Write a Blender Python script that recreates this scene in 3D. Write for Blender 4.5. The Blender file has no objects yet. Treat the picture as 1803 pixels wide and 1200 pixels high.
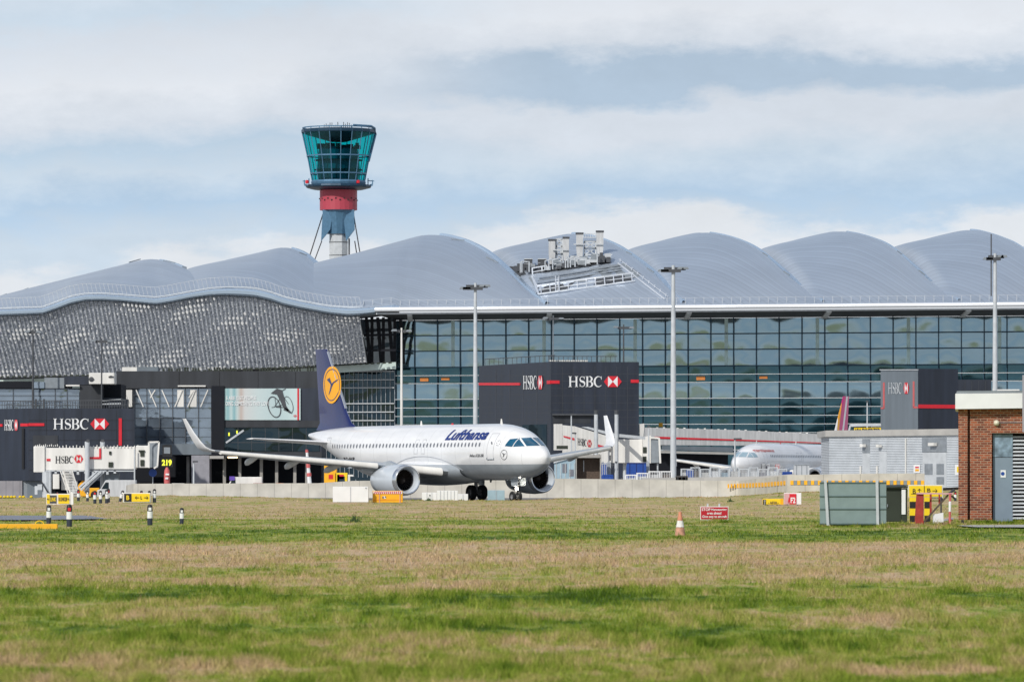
import bpy, bmesh, math, random
import numpy as np
from mathutils import Vector, Matrix
random.seed(7); rng=np.random.default_rng(7)
SC=bpy.context.scene
COL=SC.collection
F,CX,HZ,H=9600.0,901.5,846.0,1.5      # focal length in photo pixels, centre column, horizon row, eye height
def P(px,py,Y): return Vector(((px-CX)*Y/F, Y, H-(py-HZ)*Y/F))
def ZA(py,Y): return H-(py-HZ)*Y/F
def XA(px,Y): return (px-CX)*Y/F
R=math.radians
# ------------------------------------------------------------------ materials
def lin(c): return tuple(x/12.92 if x<=.04045 else ((x+.055)/1.055)**2.4 for x in c)
def hexc(r,g,b): return lin((r/255,g/255,b/255))
def node(nt,t,**kw):
    n=nt.nodes.new(t)
    for k,v in kw.items(): setattr(n,k,v)
    return n
def mat(name,col,rough=.6,metal=0.,var=.12,scale=1.5,bump=0.,bscale=20.,coat=0.,emit=None,dirt=0.,spec=.5,streak=0.):
    m=bpy.data.materials.new(name); m.use_nodes=True; nt=m.node_tree; b=nt.nodes['Principled BSDF']
    b.inputs['Roughness'].default_value=rough; b.inputs['Metallic'].default_value=metal
    b.inputs['Coat Weight'].default_value=coat; b.inputs['Specular IOR Level'].default_value=spec
    tc=node(nt,'ShaderNodeTexCoord'); nz=node(nt,'ShaderNodeTexNoise'); nz.inputs['Scale'].default_value=scale; nz.inputs['Detail'].default_value=6
    nt.links.new(tc.outputs['Object'],nz.inputs['Vector'])
    if streak:      # rain streaks run down the face
        mp0=node(nt,'ShaderNodeMapping'); mp0.inputs['Scale'].default_value=(streak,streak,streak*.12); nt.links.new(tc.outputs['Object'],mp0.inputs[0]); nt.links.new(mp0.outputs[0],nz.inputs['Vector'])
    cr=node(nt,'ShaderNodeMapRange'); cr.inputs[1].default_value=.3; cr.inputs[2].default_value=.7; cr.inputs[3].default_value=1-var; cr.inputs[4].default_value=1+var
    nt.links.new(nz.outputs['Fac'],cr.inputs[0])
    mx=node(nt,'ShaderNodeVectorMath',operation='SCALE'); mx.inputs[0].default_value=col; nt.links.new(cr.outputs[0],mx.inputs['Scale'])
    nt.links.new(mx.outputs[0],b.inputs['Base Color'])
    r2=node(nt,'ShaderNodeMapRange'); r2.inputs[3].default_value=max(0,rough-.08); r2.inputs[4].default_value=min(1,rough+.1); nt.links.new(nz.outputs['Fac'],r2.inputs[0]); nt.links.new(r2.outputs[0],b.inputs['Roughness'])
    if bump:
        n2=node(nt,'ShaderNodeTexNoise'); n2.inputs['Scale'].default_value=bscale; n2.inputs['Detail'].default_value=4; nt.links.new(tc.outputs['Object'],n2.inputs['Vector'])
        bp=node(nt,'ShaderNodeBump'); bp.inputs['Strength'].default_value=bump; bp.inputs['Distance'].default_value=.05
        nt.links.new(n2.outputs['Fac'],bp.inputs['Height']); nt.links.new(bp.outputs[0],b.inputs['Normal'])
    if emit:
        b.inputs['Emission Color'].default_value=(*col,1); b.inputs['Emission Strength'].default_value=emit
    m['c']=col
    return m
M={}
def mk(k,*a,**kw): M[k]=mat(k,*a,**kw); return M[k]
mk('white_paint',(.78,.79,.8),.35,var=.05); mk('offwhite',(.5,.51,.52),.55,var=.15,streak=2); mk('bridge_white',(.72,.71,.68),.45,var=.12,scale=.8,streak=1.5)
mk('grey_steel',(.33,.36,.39),.45,.5,var=.15); mk('light_grey',(.5,.53,.56),.5,var=.1); mk('mid_grey',(.22,.25,.28),.6); mk('dark_grey',(.06,.065,.075),.6)
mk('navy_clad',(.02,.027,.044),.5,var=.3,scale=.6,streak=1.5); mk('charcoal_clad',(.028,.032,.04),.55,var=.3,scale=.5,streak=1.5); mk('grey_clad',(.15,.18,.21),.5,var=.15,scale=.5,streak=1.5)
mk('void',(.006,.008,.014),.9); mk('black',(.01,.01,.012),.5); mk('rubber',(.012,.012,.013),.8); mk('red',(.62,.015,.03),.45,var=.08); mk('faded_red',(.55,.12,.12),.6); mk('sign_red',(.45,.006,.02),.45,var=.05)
mk('yellow',(.85,.6,.01),.45,var=.06); mk('amber',(.85,.42,.01),.5,var=.08); mk('orange',(.75,.2,.02),.5,var=.15); mk('rust_red',(.33,.035,.025),.65,var=.3,scale=6); mk('pink_paint',(.6,.35,.36),.6)
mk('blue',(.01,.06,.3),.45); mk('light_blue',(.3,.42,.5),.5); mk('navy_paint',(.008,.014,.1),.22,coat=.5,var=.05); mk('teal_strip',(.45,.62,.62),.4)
mk('brown',(.09,.065,.05),.8,var=.3,scale=5); mk('dark_green',(.02,.028,.018),.6,var=.2); mk('screen_green',(.2,.27,.27),.5,var=.08,scale=3); mk('magenta',(.5,.01,.16),.35)
mk('concrete',(.36,.34,.31),.85,var=.14,scale=.8,bump=.2); mk('concrete_light',(.42,.41,.39),.85,var=.1,scale=.7)
mk('column_concrete',(.33,.32,.3),.8); mk('purple',(.12,.06,.4),.5)
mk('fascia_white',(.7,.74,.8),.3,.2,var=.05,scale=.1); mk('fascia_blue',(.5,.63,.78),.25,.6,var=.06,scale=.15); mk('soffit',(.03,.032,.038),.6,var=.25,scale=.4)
mk('wing_grey',(.42,.46,.5),.35,.2,var=.06); mk('nacelle',(.55,.6,.66),.22,.0,coat=.5,var=.04); mk('lip_metal',(.75,.77,.8),.18,.9,var=.04); mk('liner',(.32,.33,.36),.35,.5)
mk('fan_dark',(.05,.04,.035),.35,.4); mk('strut_metal',(.35,.35,.36),.4,.5); mk('glass_dark',(.01,.03,.045),.08,var=.3,spec=.8); mk('cockpit',(.01,.09,.17),.06,var=.3,scale=2,spec=.9)
mk('win_grey',(.16,.17,.2),.3); mk('line_grey',(.4,.42,.46),.5); mk('black_ink',(.015,.015,.02),.5); mk('blue_ink',(.008,.03,.2),.35); mk('logo_yellow',(.9,.41,.015),.35,var=.04)
mk('tower_blue',(.09,.2,.32),.45,.3); mk('tower_dark',(.012,.045,.085),.4,.3); mk('tower_red',(.42,.05,.08),.5,var=.08,scale=.2); mk('lamp_on',(1,.93,.78),emit=40,var=0); mk('lamp_warm',(1,.75,.4),emit=3,var=.3)
mk('digit_yellow',(.8,.85,.05),emit=.5,var=0); mk('panel_lilac',(.3,.3,.34),.7); mk('light_plate_orange',(.5,.17,.03),.6); mk('cable',(.03,.03,.035),.7)
# aircraft white with grey belly below a paint line
def livery(name,line,belly=(.37,.41,.45),top=(.82,.83,.85)):
    m=mat(name,top,.22,var=.03,scale=.4,coat=.5); nt=m.node_tree; b=nt.nodes['Principled BSDF']; tc=[n for n in nt.nodes if n.type=='TEX_COORD'][0]
    sx=node(nt,'ShaderNodeSeparateXYZ'); nt.links.new(tc.outputs['Object'],sx.inputs[0])
    gt=node(nt,'ShaderNodeMath',operation='GREATER_THAN'); gt.inputs[1].default_value=line; nt.links.new(sx.outputs['Z'],gt.inputs[0])
    n3=node(nt,'ShaderNodeTexNoise'); n3.inputs['Scale'].default_value=1.2; n3.inputs['Detail'].default_value=8; nt.links.new(tc.outputs['Object'],n3.inputs['Vector'])
    rp=node(nt,'ShaderNodeMixRGB'); rp.inputs[1].default_value=(*[c*.72 for c in belly],1); rp.inputs[2].default_value=(*[c*1.1 for c in belly],1); nt.links.new(n3.outputs['Fac'],rp.inputs[0])
    mx=node(nt,'ShaderNodeMixRGB'); src=b.inputs['Base Color'].links[0].from_socket
    dv=node(nt,'ShaderNodeMath',operation='DIVIDE'); dv.inputs[1].default_value=2.13; nt.links.new(sx.outputs['X'],dv.inputs[0]); fr_=node(nt,'ShaderNodeMath',operation='FRACT'); nt.links.new(dv.outputs[0],fr_.inputs[0])
    l1=node(nt,'ShaderNodeMath',operation='LESS_THAN'); l1.inputs[1].default_value=.018; nt.links.new(fr_.outputs[0],l1.inputs[0])
    ds=node(nt,'ShaderNodeMath',operation='MULTIPLY_ADD'); ds.inputs[1].default_value=-.22; ds.inputs[2].default_value=1; nt.links.new(l1.outputs[0],ds.inputs[0])
    mpq=node(nt,'ShaderNodeMapping'); mpq.inputs['Scale'].default_value=(.7,.7,2.5); nt.links.new(tc.outputs['Object'],mpq.inputs[0]); nq=node(nt,'ShaderNodeTexNoise'); nq.inputs['Scale'].default_value=1; nq.inputs['Detail'].default_value=5; nt.links.new(mpq.outputs[0],nq.inputs['Vector'])
    dq=node(nt,'ShaderNodeMapRange'); dq.inputs[1].default_value=.35; dq.inputs[2].default_value=.7; dq.inputs[3].default_value=1; dq.inputs[4].default_value=.93; nt.links.new(nq.outputs['Fac'],dq.inputs[0]); dm=node(nt,'ShaderNodeMath',operation='MULTIPLY'); nt.links.new(ds.outputs[0],dm.inputs[0]); nt.links.new(dq.outputs[0],dm.inputs[1])
    sv=node(nt,'ShaderNodeVectorMath',operation='SCALE'); nt.links.new(src,sv.inputs[0]); nt.links.new(dm.outputs[0],sv.inputs['Scale']); src=sv.outputs[0]
    nt.links.new(gt.outputs[0],mx.inputs[0]); nt.links.new(rp.outputs[0],mx.inputs[1]); nt.links.new(src,mx.inputs[2]); nt.links.new(mx.outputs[0],b.inputs['Base Color'])
    return m
M['livery']=livery('airliner_paint',2.72); M['livery_white']=livery('airliner_white',-9)
# stripes helper material : mixes two colours by frac(coordinate)
def stripe_mat(name,c1,c2,axis,period,duty=.5,rough=.5,metal=0,bump=.4,coord='Object',var=.1):
    m=bpy.data.materials.new(name); m.use_nodes=True; nt=m.node_tree; b=nt.nodes['Principled BSDF']; b.inputs['Roughness'].default_value=rough; b.inputs['Metallic'].default_value=metal
    tc=node(nt,'ShaderNodeTexCoord'); sx=node(nt,'ShaderNodeSeparateXYZ'); nt.links.new(tc.outputs[coord],sx.inputs[0])
    dv=node(nt,'ShaderNodeMath',operation='DIVIDE'); dv.inputs[1].default_value=period; nt.links.new(sx.outputs[axis],dv.inputs[0])
    fr=node(nt,'ShaderNodeMath',operation='FRACT'); nt.links.new(dv.outputs[0],fr.inputs[0])
    lt=node(nt,'ShaderNodeMath',operation='LESS_THAN'); lt.inputs[1].default_value=duty; nt.links.new(fr.outputs[0],lt.inputs[0])
    nz=node(nt,'ShaderNodeTexNoise'); nz.inputs['Scale'].default_value=.8; nz.inputs['Detail'].default_value=6; nt.links.new(tc.outputs[coord],nz.inputs['Vector'])
    mx=node(nt,'ShaderNodeMixRGB'); mx.inputs[1].default_value=(*c2,1); mx.inputs[2].default_value=(*c1,1); nt.links.new(lt.outputs[0],mx.inputs[0])
    mr=node(nt,'ShaderNodeMapRange'); mr.inputs[1].default_value=.3; mr.inputs[2].default_value=.7; mr.inputs[3].default_value=1-var; mr.inputs[4].default_value=1+var; nt.links.new(nz.outputs['Fac'],mr.inputs[0])
    sc=node(nt,'ShaderNodeVectorMath',operation='SCALE'); nt.links.new(mx.outputs[0],sc.inputs[0]); nt.links.new(mr.outputs[0],sc.inputs['Scale']); nt.links.new(sc.outputs[0],b.inputs['Base Color'])
    if bump:
        bp=node(nt,'ShaderNodeBump'); bp.inputs['Strength'].default_value=bump; bp.inputs['Distance'].default_value=.05; nt.links.new(lt.outputs[0],bp.inputs['Height']); nt.links.new(bp.outputs[0],b.inputs['Normal'])
    m['c']=c1
    return m
M['wall_panels']=stripe_mat('retaining_concrete',(.5,.475,.43),(.33,.31,.28),'X',1.5,.97,.85,var=.16)
M['louvre']=stripe_mat('louvre_clad',(.62,.66,.7),(.12,.14,.17),'Z',.165,.72,.45,.1)
M['navy_ribs']=stripe_mat('navy_ribs',(.02,.027,.045),(.011,.014,.024),'X',1.1,.95,.5)
M['roof']=None
# brick
def brick():
    m=bpy.data.materials.new('brick_wall'); m.use_nodes=True; nt=m.node_tree; b=nt.nodes['Principled BSDF']; b.inputs['Roughness'].default_value=.85
    tc=node(nt,'ShaderNodeTexCoord'); mp=node(nt,'ShaderNodeCombineXYZ'); sx=node(nt,'ShaderNodeSeparateXYZ'); nt.links.new(tc.outputs['Object'],sx.inputs[0])
    ad=node(nt,'ShaderNodeMath',operation='ADD'); nt.links.new(sx.outputs['X'],ad.inputs[0]); nt.links.new(sx.outputs['Y'],ad.inputs[1])
    nt.links.new(ad.outputs[0],mp.inputs['X']); nt.links.new(sx.outputs['Z'],mp.inputs['Y'])
    br=node(nt,'ShaderNodeTexBrick'); br.inputs['Scale'].default_value=1; br.inputs['Brick Width'].default_value=.24; br.inputs['Row Height'].default_value=.085; br.inputs['Mortar Size'].default_value=.012; br.inputs['Mortar Smooth'].default_value=.2
    br.inputs['Color1'].default_value=(.33,.085,.035,1); br.inputs['Color2'].default_value=(.10,.022,.014,1); br.inputs['Mortar'].default_value=(.36,.25,.18,1); br.inputs['Bias'].default_value=-.1
    nt.links.new(mp.outputs[0],br.inputs['Vector'])
    nz=node(nt,'ShaderNodeTexNoise'); nz.inputs['Scale'].default_value=3; nz.inputs['Detail'].default_value=5; nt.links.new(tc.outputs['Object'],nz.inputs['Vector'])
    mr=node(nt,'ShaderNodeMapRange'); mr.inputs[3].default_value=.6; mr.inputs[4].default_value=1.45; nt.links.new(nz.outputs['Fac'],mr.inputs[0])
    sc=node(nt,'ShaderNodeVectorMath',operation='SCALE'); nt.links.new(br.outputs['Color'],sc.inputs[0]); nt.links.new(mr.outputs[0],sc.inputs['Scale']); nt.links.new(sc.outputs[0],b.inputs['Base Color'])
    bp=node(nt,'ShaderNodeBump'); bp.invert=True; bp.inputs['Strength'].default_value=.5; bp.inputs['Distance'].default_value=.02; nt.links.new(br.outputs['Fac'],bp.inputs['Height']); nt.links.new(bp.outputs[0],b.inputs['Normal'])
    return m
M['brick']=brick()
# standing-seam roof : UV driven diagonal seams
def roof_mat():
    m=bpy.data.materials.new('seamed_roof_metal'); m.use_nodes=True; nt=m.node_tree; b=nt.nodes['Principled BSDF']; b.inputs['Roughness'].default_value=.38; b.inputs['Metallic'].default_value=.55
    uv=node(nt,'ShaderNodeUVMap'); sx=node(nt,'ShaderNodeSeparateXYZ'); nt.links.new(uv.outputs[0],sx.inputs[0])
    fr=node(nt,'ShaderNodeMath',operation='FRACT'); nt.links.new(sx.outputs['X'],fr.inputs[0])
    gt=node(nt,'ShaderNodeMath',operation='GREATER_THAN'); gt.inputs[1].default_value=.8; nt.links.new(fr.outputs[0],gt.inputs[0])
    fl=node(nt,'ShaderNodeMath',operation='FLOOR'); nt.links.new(sx.outputs['X'],fl.inputs[0])
    wn=node(nt,'ShaderNodeTexWhiteNoise',noise_dimensions='1D'); nt.links.new(fl.outputs[0],wn.inputs['W'])
    tc=node(nt,'ShaderNodeTexCoord'); nz=node(nt,'ShaderNodeTexNoise'); nz.inputs['Scale'].default_value=.06; nz.inputs['Detail'].default_value=5; nt.links.new(tc.outputs['Object'],nz.inputs['Vector'])
    a=node(nt,'ShaderNodeMath',operation='MULTIPLY_ADD'); a.inputs[1].default_value=.09; a.inputs[2].default_value=.84; nt.links.new(wn.outputs['Value'],a.inputs[0])
    a2=node(nt,'ShaderNodeMath',operation='MULTIPLY_ADD'); a2.inputs[1].default_value=.22; nt.links.new(nz.outputs['Fac'],a2.inputs[0]); nt.links.new(a.outputs[0],a2.inputs[2])
    sb=node(nt,'ShaderNodeMath',operation='MULTIPLY_ADD'); sb.inputs[1].default_value=-.12; nt.links.new(gt.outputs[0],sb.inputs[0]); nt.links.new(a2.outputs[0],sb.inputs[2])
    sc=node(nt,'ShaderNodeVectorMath',operation='SCALE'); sc.inputs[0].default_value=(.53,.6,.69); nt.links.new(sb.outputs[0],sc.inputs['Scale']); nt.links.new(sc.outputs[0],b.inputs['Base Color'])
    bp=node(nt,'ShaderNodeBump'); bp.inputs['Strength'].default_value=.3; bp.inputs['Distance'].default_value=.1; nt.links.new(gt.outputs[0],bp.inputs['Height']); nt.links.new(bp.outputs[0],b.inputs['Normal'])
    return m
M['roof']=roof_mat()
# reflective curtain-wall glass; every pane pillowed a little so it picks sky or field
def glass_mat(name,base,tint,amp,gl=.6,seed=0.,sc=(.12,.3),pane=0,rough=.04):
    m=bpy.data.materials.new(name); m.use_nodes=True; nt=m.node_tree; nt.nodes.remove(nt.nodes['Principled BSDF']); out=nt.nodes['Material Output']
    g=node(nt,'ShaderNodeNewGeometry'); tc=node(nt,'ShaderNodeTexCoord')
    mp=node(nt,'ShaderNodeMapping'); mp.inputs['Scale'].default_value=(sc[0],sc[0],sc[1]); mp.inputs['Location'].default_value=(seed,0,0); nt.links.new(tc.outputs['Object'],mp.inputs[0])
    nz=node(nt,'ShaderNodeTexNoise'); nz.inputs['Scale'].default_value=1; nz.inputs['Detail'].default_value=1.5; nt.links.new(mp.outputs[0],nz.inputs['Vector'])
    sb=node(nt,'ShaderNodeVectorMath',operation='SUBTRACT'); sb.inputs[1].default_value=(.5,.5,.485); nt.links.new(nz.outputs['Color'],sb.inputs[0])
    ml=node(nt,'ShaderNodeVectorMath',operation='MULTIPLY'); ml.inputs[1].default_value=(amp,0,amp); nt.links.new(sb.outputs[0],ml.inputs[0])
    ad=node(nt,'ShaderNodeVectorMath',operation='ADD'); nt.links.new(g.outputs['Normal'],ad.inputs[0]); nt.links.new(ml.outputs[0],ad.inputs[1])
    nm=node(nt,'ShaderNodeVectorMath',operation='NORMALIZE'); nt.links.new(ad.outputs[0],nm.inputs[0])
    gs=node(nt,'ShaderNodeBsdfGlossy'); gs.inputs['Color'].default_value=(*tint,1); gs.inputs['Roughness'].default_value=rough; nt.links.new(nm.outputs[0],gs.inputs['Normal'])
    if pane:      # each pane bows slightly, so its foot picks up the field and its head the sky
        uv=node(nt,'ShaderNodeUVMap'); sx=node(nt,'ShaderNodeSeparateXYZ'); nt.links.new(uv.outputs[0],sx.inputs[0])
        q=node(nt,'ShaderNodeMath',operation='MULTIPLY_ADD'); nt.links.new(sx.outputs['X'],q.inputs[0]); q.inputs[1].default_value=2; q.inputs[2].default_value=-1
        q2=node(nt,'ShaderNodeMath',operation='MULTIPLY'); nt.links.new(q.outputs[0],q2.inputs[0]); nt.links.new(q.outputs[0],q2.inputs[1])
        q3=node(nt,'ShaderNodeMath',operation='MULTIPLY_ADD'); nt.links.new(q2.outputs[0],q3.inputs[0]); q3.inputs[1].default_value=.012*pane; q3.inputs[2].default_value=-.0165*pane
        q4=node(nt,'ShaderNodeMath',operation='MULTIPLY_ADD'); nt.links.new(sx.outputs['Y'],q4.inputs[0]); q4.inputs[1].default_value=.034*pane; nt.links.new(q3.outputs[0],q4.inputs[2])
        cx_=node(nt,'ShaderNodeCombineXYZ'); nt.links.new(q4.outputs[0],cx_.inputs['Z']); ad2=node(nt,'ShaderNodeVectorMath',operation='ADD'); nt.links.new(ad.outputs[0],ad2.inputs[0]); nt.links.new(cx_.outputs[0],ad2.inputs[1]); nt.links.new(ad2.outputs[0],nm.inputs[0])
    df=node(nt,'ShaderNodeBsdfDiffuse'); n2=node(nt,'ShaderNodeTexNoise'); n2.inputs['Scale'].default_value=.5; n2.inputs['Detail'].default_value=3; nt.links.new(tc.outputs['Object'],n2.inputs['Vector'])
    cm=node(nt,'ShaderNodeMixRGB'); cm.inputs[1].default_value=(*[c*.5 for c in base],1); cm.inputs[2].default_value=(*[c*1.6 for c in base],1); nt.links.new(n2.outputs['Fac'],cm.inputs[0]); nt.links.new(cm.outputs[0],df.inputs['Color'])
    mx=node(nt,'ShaderNodeMixShader'); mx.inputs[0].default_value=gl; nt.links.new(df.outputs[0],mx.inputs[1]); nt.links.new(gs.outputs[0],mx.inputs[2]); nt.links.new(mx.outputs[0],out.inputs['Surface'])
    return m
M['glass_up']=glass_mat('teal_reflective_glass',(.07,.105,.125),(.41,.55,.61),.13,.58,0.,(.16,.35),1.,.07)
M['glass_low']=glass_mat('deep_teal_glass',(.006,.022,.03),(.2,.36,.4),.14,.3,9.,(.14,.3),.8,.07)
M['glass_pier']=glass_mat('pale_pier_glass',(.16,.2,.25),(.38,.45,.52),.05,.5,3.,(.8,1.5))
M['glass_night']=glass_mat('dark_pier_glass',(.004,.009,.014),(.2,.28,.32),.2,.2,5.,(.2,.4))
def tower_glass():
    m=bpy.data.materials.new('tower_cab_glass'); m.use_nodes=True; nt=m.node_tree; nt.nodes.remove(nt.nodes['Principled BSDF']); out=nt.nodes['Material Output']
    tr=node(nt,'ShaderNodeBsdfTransparent'); tr.inputs[0].default_value=(.06,.76,.76,1); gs=node(nt,'ShaderNodeBsdfGlossy'); gs.inputs[0].default_value=(.3,.7,.75,1); gs.inputs['Roughness'].default_value=.05
    mx=node(nt,'ShaderNodeMixShader'); mx.inputs[0].default_value=.1; nt.links.new(tr.outputs[0],mx.inputs[1]); nt.links.new(gs.outputs[0],mx.inputs[2]); nt.links.new(mx.outputs[0],out.inputs['Surface']); return m
M['tower_glass']=tower_glass()
# ------------------------------------------------------------------ mesh builder
INV={}
def tag(o,label=None,cat=None,group=None,kind=None):
    if label: o['label']=label
    if cat: o['category']=cat
    if group: o['group']=group
    if kind: o['kind']=kind
    return o
def thing(name,label,cat,loc=(0,0,0),rotz=0,group=None,rotx=0):
    o=bpy.data.objects.new(name,None); COL.objects.link(o); o.location=loc; o.rotation_euler=(rotx,0,rotz); o.empty_display_size=.3
    mw=Matrix.Translation(Vector(loc))@Matrix.Rotation(rotz,4,'Z')@Matrix.Rotation(rotx,4,'X')
    INV[o]=mw.inverted(); return tag(o,label,cat,group)
def lerp(a,b,t): return a+(b-a)*t
SPLIT={'lift_column','column_cap','support_column','red_stripe','glare_washed_stripe','wall_lamp','post','leg','foot','tunnel_grille','cab_window','service_window','red_strut','belly_aerial','aerial_blade','cab_leg','red_band','white_marking','interior_sign','window','neck_fin','stay_cable','black_band','red_stripe','vent','hinge_arm','roof_kit','door_louvre','wall_trim','roof_hoop','drive_strut','roof_fitting','clerestory_shade'}
class MB:
    def __init__(s): s.v=[]; s.f=[]; s.uv=None; s.fm=[]
    def add(s,vs,fs):
        b=len(s.v); s.v+= [tuple(x) for x in vs]; s.f+=[tuple(b+i for i in f) for f in fs]; return s
    def box(s,x0,x1,y0,y1,z0,z1):
        return s.add([(x0,y0,z0),(x1,y0,z0),(x1,y1,z0),(x0,y1,z0),(x0,y0,z1),(x1,y0,z1),(x1,y1,z1),(x0,y1,z1)],[(0,3,2,1),(4,5,6,7),(0,1,5,4),(1,2,6,5),(2,3,7,6),(3,0,4,7)])
    def pbox(s,px0,py0,px1,py1,Y,d=1.):      # box whose front face covers that much of the view at distance Y
        return s.box(XA(px0,Y),XA(px1,Y),Y,Y+d,ZA(py1,Y),ZA(py0,Y))
    def prism(s,poly,dv):                     # polygon of 3D points pushed along dv
        n=len(poly); dv=Vector(dv); a=[Vector(p) for p in poly]; return s.add(a+[p+dv for p in a],[tuple(range(n)),tuple(range(2*n-1,n-1,-1))]+[(i,i+n,(i+1)%n+n,(i+1)%n) for i in range(n)])
    def quad(s,*p): return s.add(p,[tuple(range(len(p)))])
    def bar(s,a,b,w,h=None,up=(0,0,1)):
        a=Vector(a); b=Vector(b); h=h or w; d=(b-a).normalized(); up=Vector(up)
        if abs(d.dot(up))>.95: up=Vector((0,1,0))
        x=d.cross(up).normalized()*w/2; y=d.cross(x).normalized()*h/2
        return s.add([a-x-y,a+x-y,a+x+y,a-x+y,b-x-y,b+x-y,b+x+y,b-x+y],[(0,3,2,1),(4,5,6,7),(0,1,5,4),(1,2,6,5),(2,3,7,6),(3,0,4,7)])
    def tube(s,pts,r,n=8,caps=True):
        pts=[Vector(p) for p in pts]; rs=r if isinstance(r,(list,tuple)) else [r]*len(pts); b=len(s.v); ref=None
        for i,p in enumerate(pts):
            d=(pts[min(i+1,len(pts)-1)]-pts[max(i-1,0)]).normalized()
            if ref is None: ref=Vector((0,0,1)) if abs(d.z)<.9 else Vector((0,1,0))
            x=d.cross(ref).normalized(); y=d.cross(x).normalized()
            for k in range(n):
                t=2*math.pi*k/n; s.v.append(tuple(p+(x*math.cos(t)+y*math.sin(t))*rs[i]))
        for i in range(len(pts)-1):
            for k in range(n): s.f.append((b+i*n+k,b+i*n+(k+1)%n,b+(i+1)*n+(k+1)%n,b+(i+1)*n+k))
        if caps: s.f.append(tuple(b+k for k in range(n-1,-1,-1))); e=b+(len(pts)-1)*n; s.f.append(tuple(e+k for k in range(n)))
        return s
    def lathe(s,prof,c=(0,0,0),axis='Z',n=24,caps=True,phase=0.):   # prof: (radius, along)
        b=len(s.v); c=Vector(c)
        for r,t in prof:
            for k in range(n):
                a=2*math.pi*k/n+phase; u,w=r*math.cos(a),r*math.sin(a)
                v={'Z':(u,w,t),'X':(t,u,w),'Y':(u,t,w)}[axis]; s.v.append(tuple(c+Vector(v)))
        for i in range(len(prof)-1):
            for k in range(n): s.f.append((b+i*n+k,b+i*n+(k+1)%n,b+(i+1)*n+(k+1)%n,b+(i+1)*n+k))
        if caps: s.f.append(tuple(b+k for k in range(n-1,-1,-1))); e=b+(len(prof)-1)*n; s.f.append(tuple(e+k for k in range(n)))
        return s
    def grid(s,rows,close=False):
        b=len(s.v); nr=len(rows); nc=len(rows[0])
        for r in rows: s.v+=[tuple(p) for p in r]
        for i in range(nr-1):
            for j in range(nc-1+(1 if close else 0)): s.f.append((b+i*nc+j,b+i*nc+(j+1)%nc,b+(i+1)*nc+(j+1)%nc,b+(i+1)*nc+j))
        return s
    def ribbon(s,pts,ws,mapf):                # variable-width stroke in 2D mapped to 3D
        L=[];Rr=[]
        for i,(x,y) in enumerate(pts):
            a=pts[max(i-1,0)]; c=pts[min(i+1,len(pts)-1)]; dx,dy=c[0]-a[0],c[1]-a[1]; l=math.hypot(dx,dy) or 1; nx,ny=-dy/l,dx/l; w=(ws[i] if isinstance(ws,(list,tuple)) else ws)/2
            L.append(mapf(x+nx*w,y+ny*w)); Rr.append(mapf(x-nx*w,y-ny*w))
        return s.grid([Rr,L])
    def pieces(s):
        par=list(range(len(s.v)))
        def fd(i):
            while par[i]!=i: par[i]=par[par[i]]; i=par[i]
            return i
        for f in s.f:
            a=fd(f[0])
            for i in f[1:]: par[fd(i)]=a
        g={}
        for f in s.f: g.setdefault(fd(f[0]),[]).append(f)
        out=[]
        for fs in g.values():
            ids=sorted({i for f in fs for i in f}); mp={k:j for j,k in enumerate(ids)}; m_=MB(); m_.v=[s.v[i] for i in ids]; m_.f=[tuple(mp[i] for i in f) for f in fs]; out.append(m_)
        return out
    def build(s,name,m,parent=None,origin=None,smooth=False,bevel=0,**tg):
        if name in SPLIT and parent is not None and s.uv is None:
            ps=s.pieces()
            if 1<len(ps)<=72: return [p._build(name,m,parent,origin,smooth,bevel,**tg) for p in ps][0]
        return s._build(name,m,parent,origin,smooth,bevel,**tg)
    def _build(s,name,m,parent=None,origin=None,smooth=False,bevel=0,**tg):
        if parent is not None:
            inv=INV[parent]; vs=[tuple(inv@Vector(v)) for v in s.v]
        else:
            o0=Vector(origin) if origin is not None else Vector((0,0,0)); vs=[tuple(Vector(v)-o0) for v in s.v]
        me=bpy.data.meshes.new(name); me.from_pydata(vs,[],s.f); me.update()
        if s.uv is not None:
            ul=me.uv_layers.new(name='UVMap'); 
            for lp in me.loops: ul.data[lp.index].uv=s.uv[lp.vertex_index]
        me.materials.append(M[m] if isinstance(m,str) else m)
        if smooth:
            for p in me.polygons: p.use_smooth=True
        bm=bmesh.new(); bm.from_mesh(me); bmesh.ops.recalc_face_normals(bm,faces=bm.faces) if not s.uv and not getattr(s,'keep',0) else None
        if smooth:
            for e in bm.edges:
                if len(e.link_faces)==2 and e.calc_face_angle(0)>R(38): e.smooth=False
        bm.to_mesh(me); bm.free()
        o=bpy.data.objects.new(name,me); COL.objects.link(o)
        if parent is not None: o.parent=parent; INV[o]=INV[parent]
        elif origin is not None: o.location=origin; INV[o]=Matrix.Translation(-Vector(origin))
        else: INV[o]=Matrix.Identity(4)
        if bevel:
            bv=o.modifiers.new('b','BEVEL'); bv.width=bevel; bv.segments=2; bv.limit_method='ANGLE'
        tag(o,**tg) if tg else None
        return o
def cp(root,loc,label=None,rotz=None,name=None):
    def rec(o,par):
        c=o.copy(); COL.objects.link(c); c.parent=par
        for ch in list(o.children): rec(ch,c)
        return c
    kids=list(root.children); r=root.copy(); COL.objects.link(r); r.location=loc
    if rotz is not None: r.rotation_euler=(r.rotation_euler[0],0,rotz)
    for ch in kids: rec(ch,r)
    if label: r['label']=label
    return r
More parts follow.
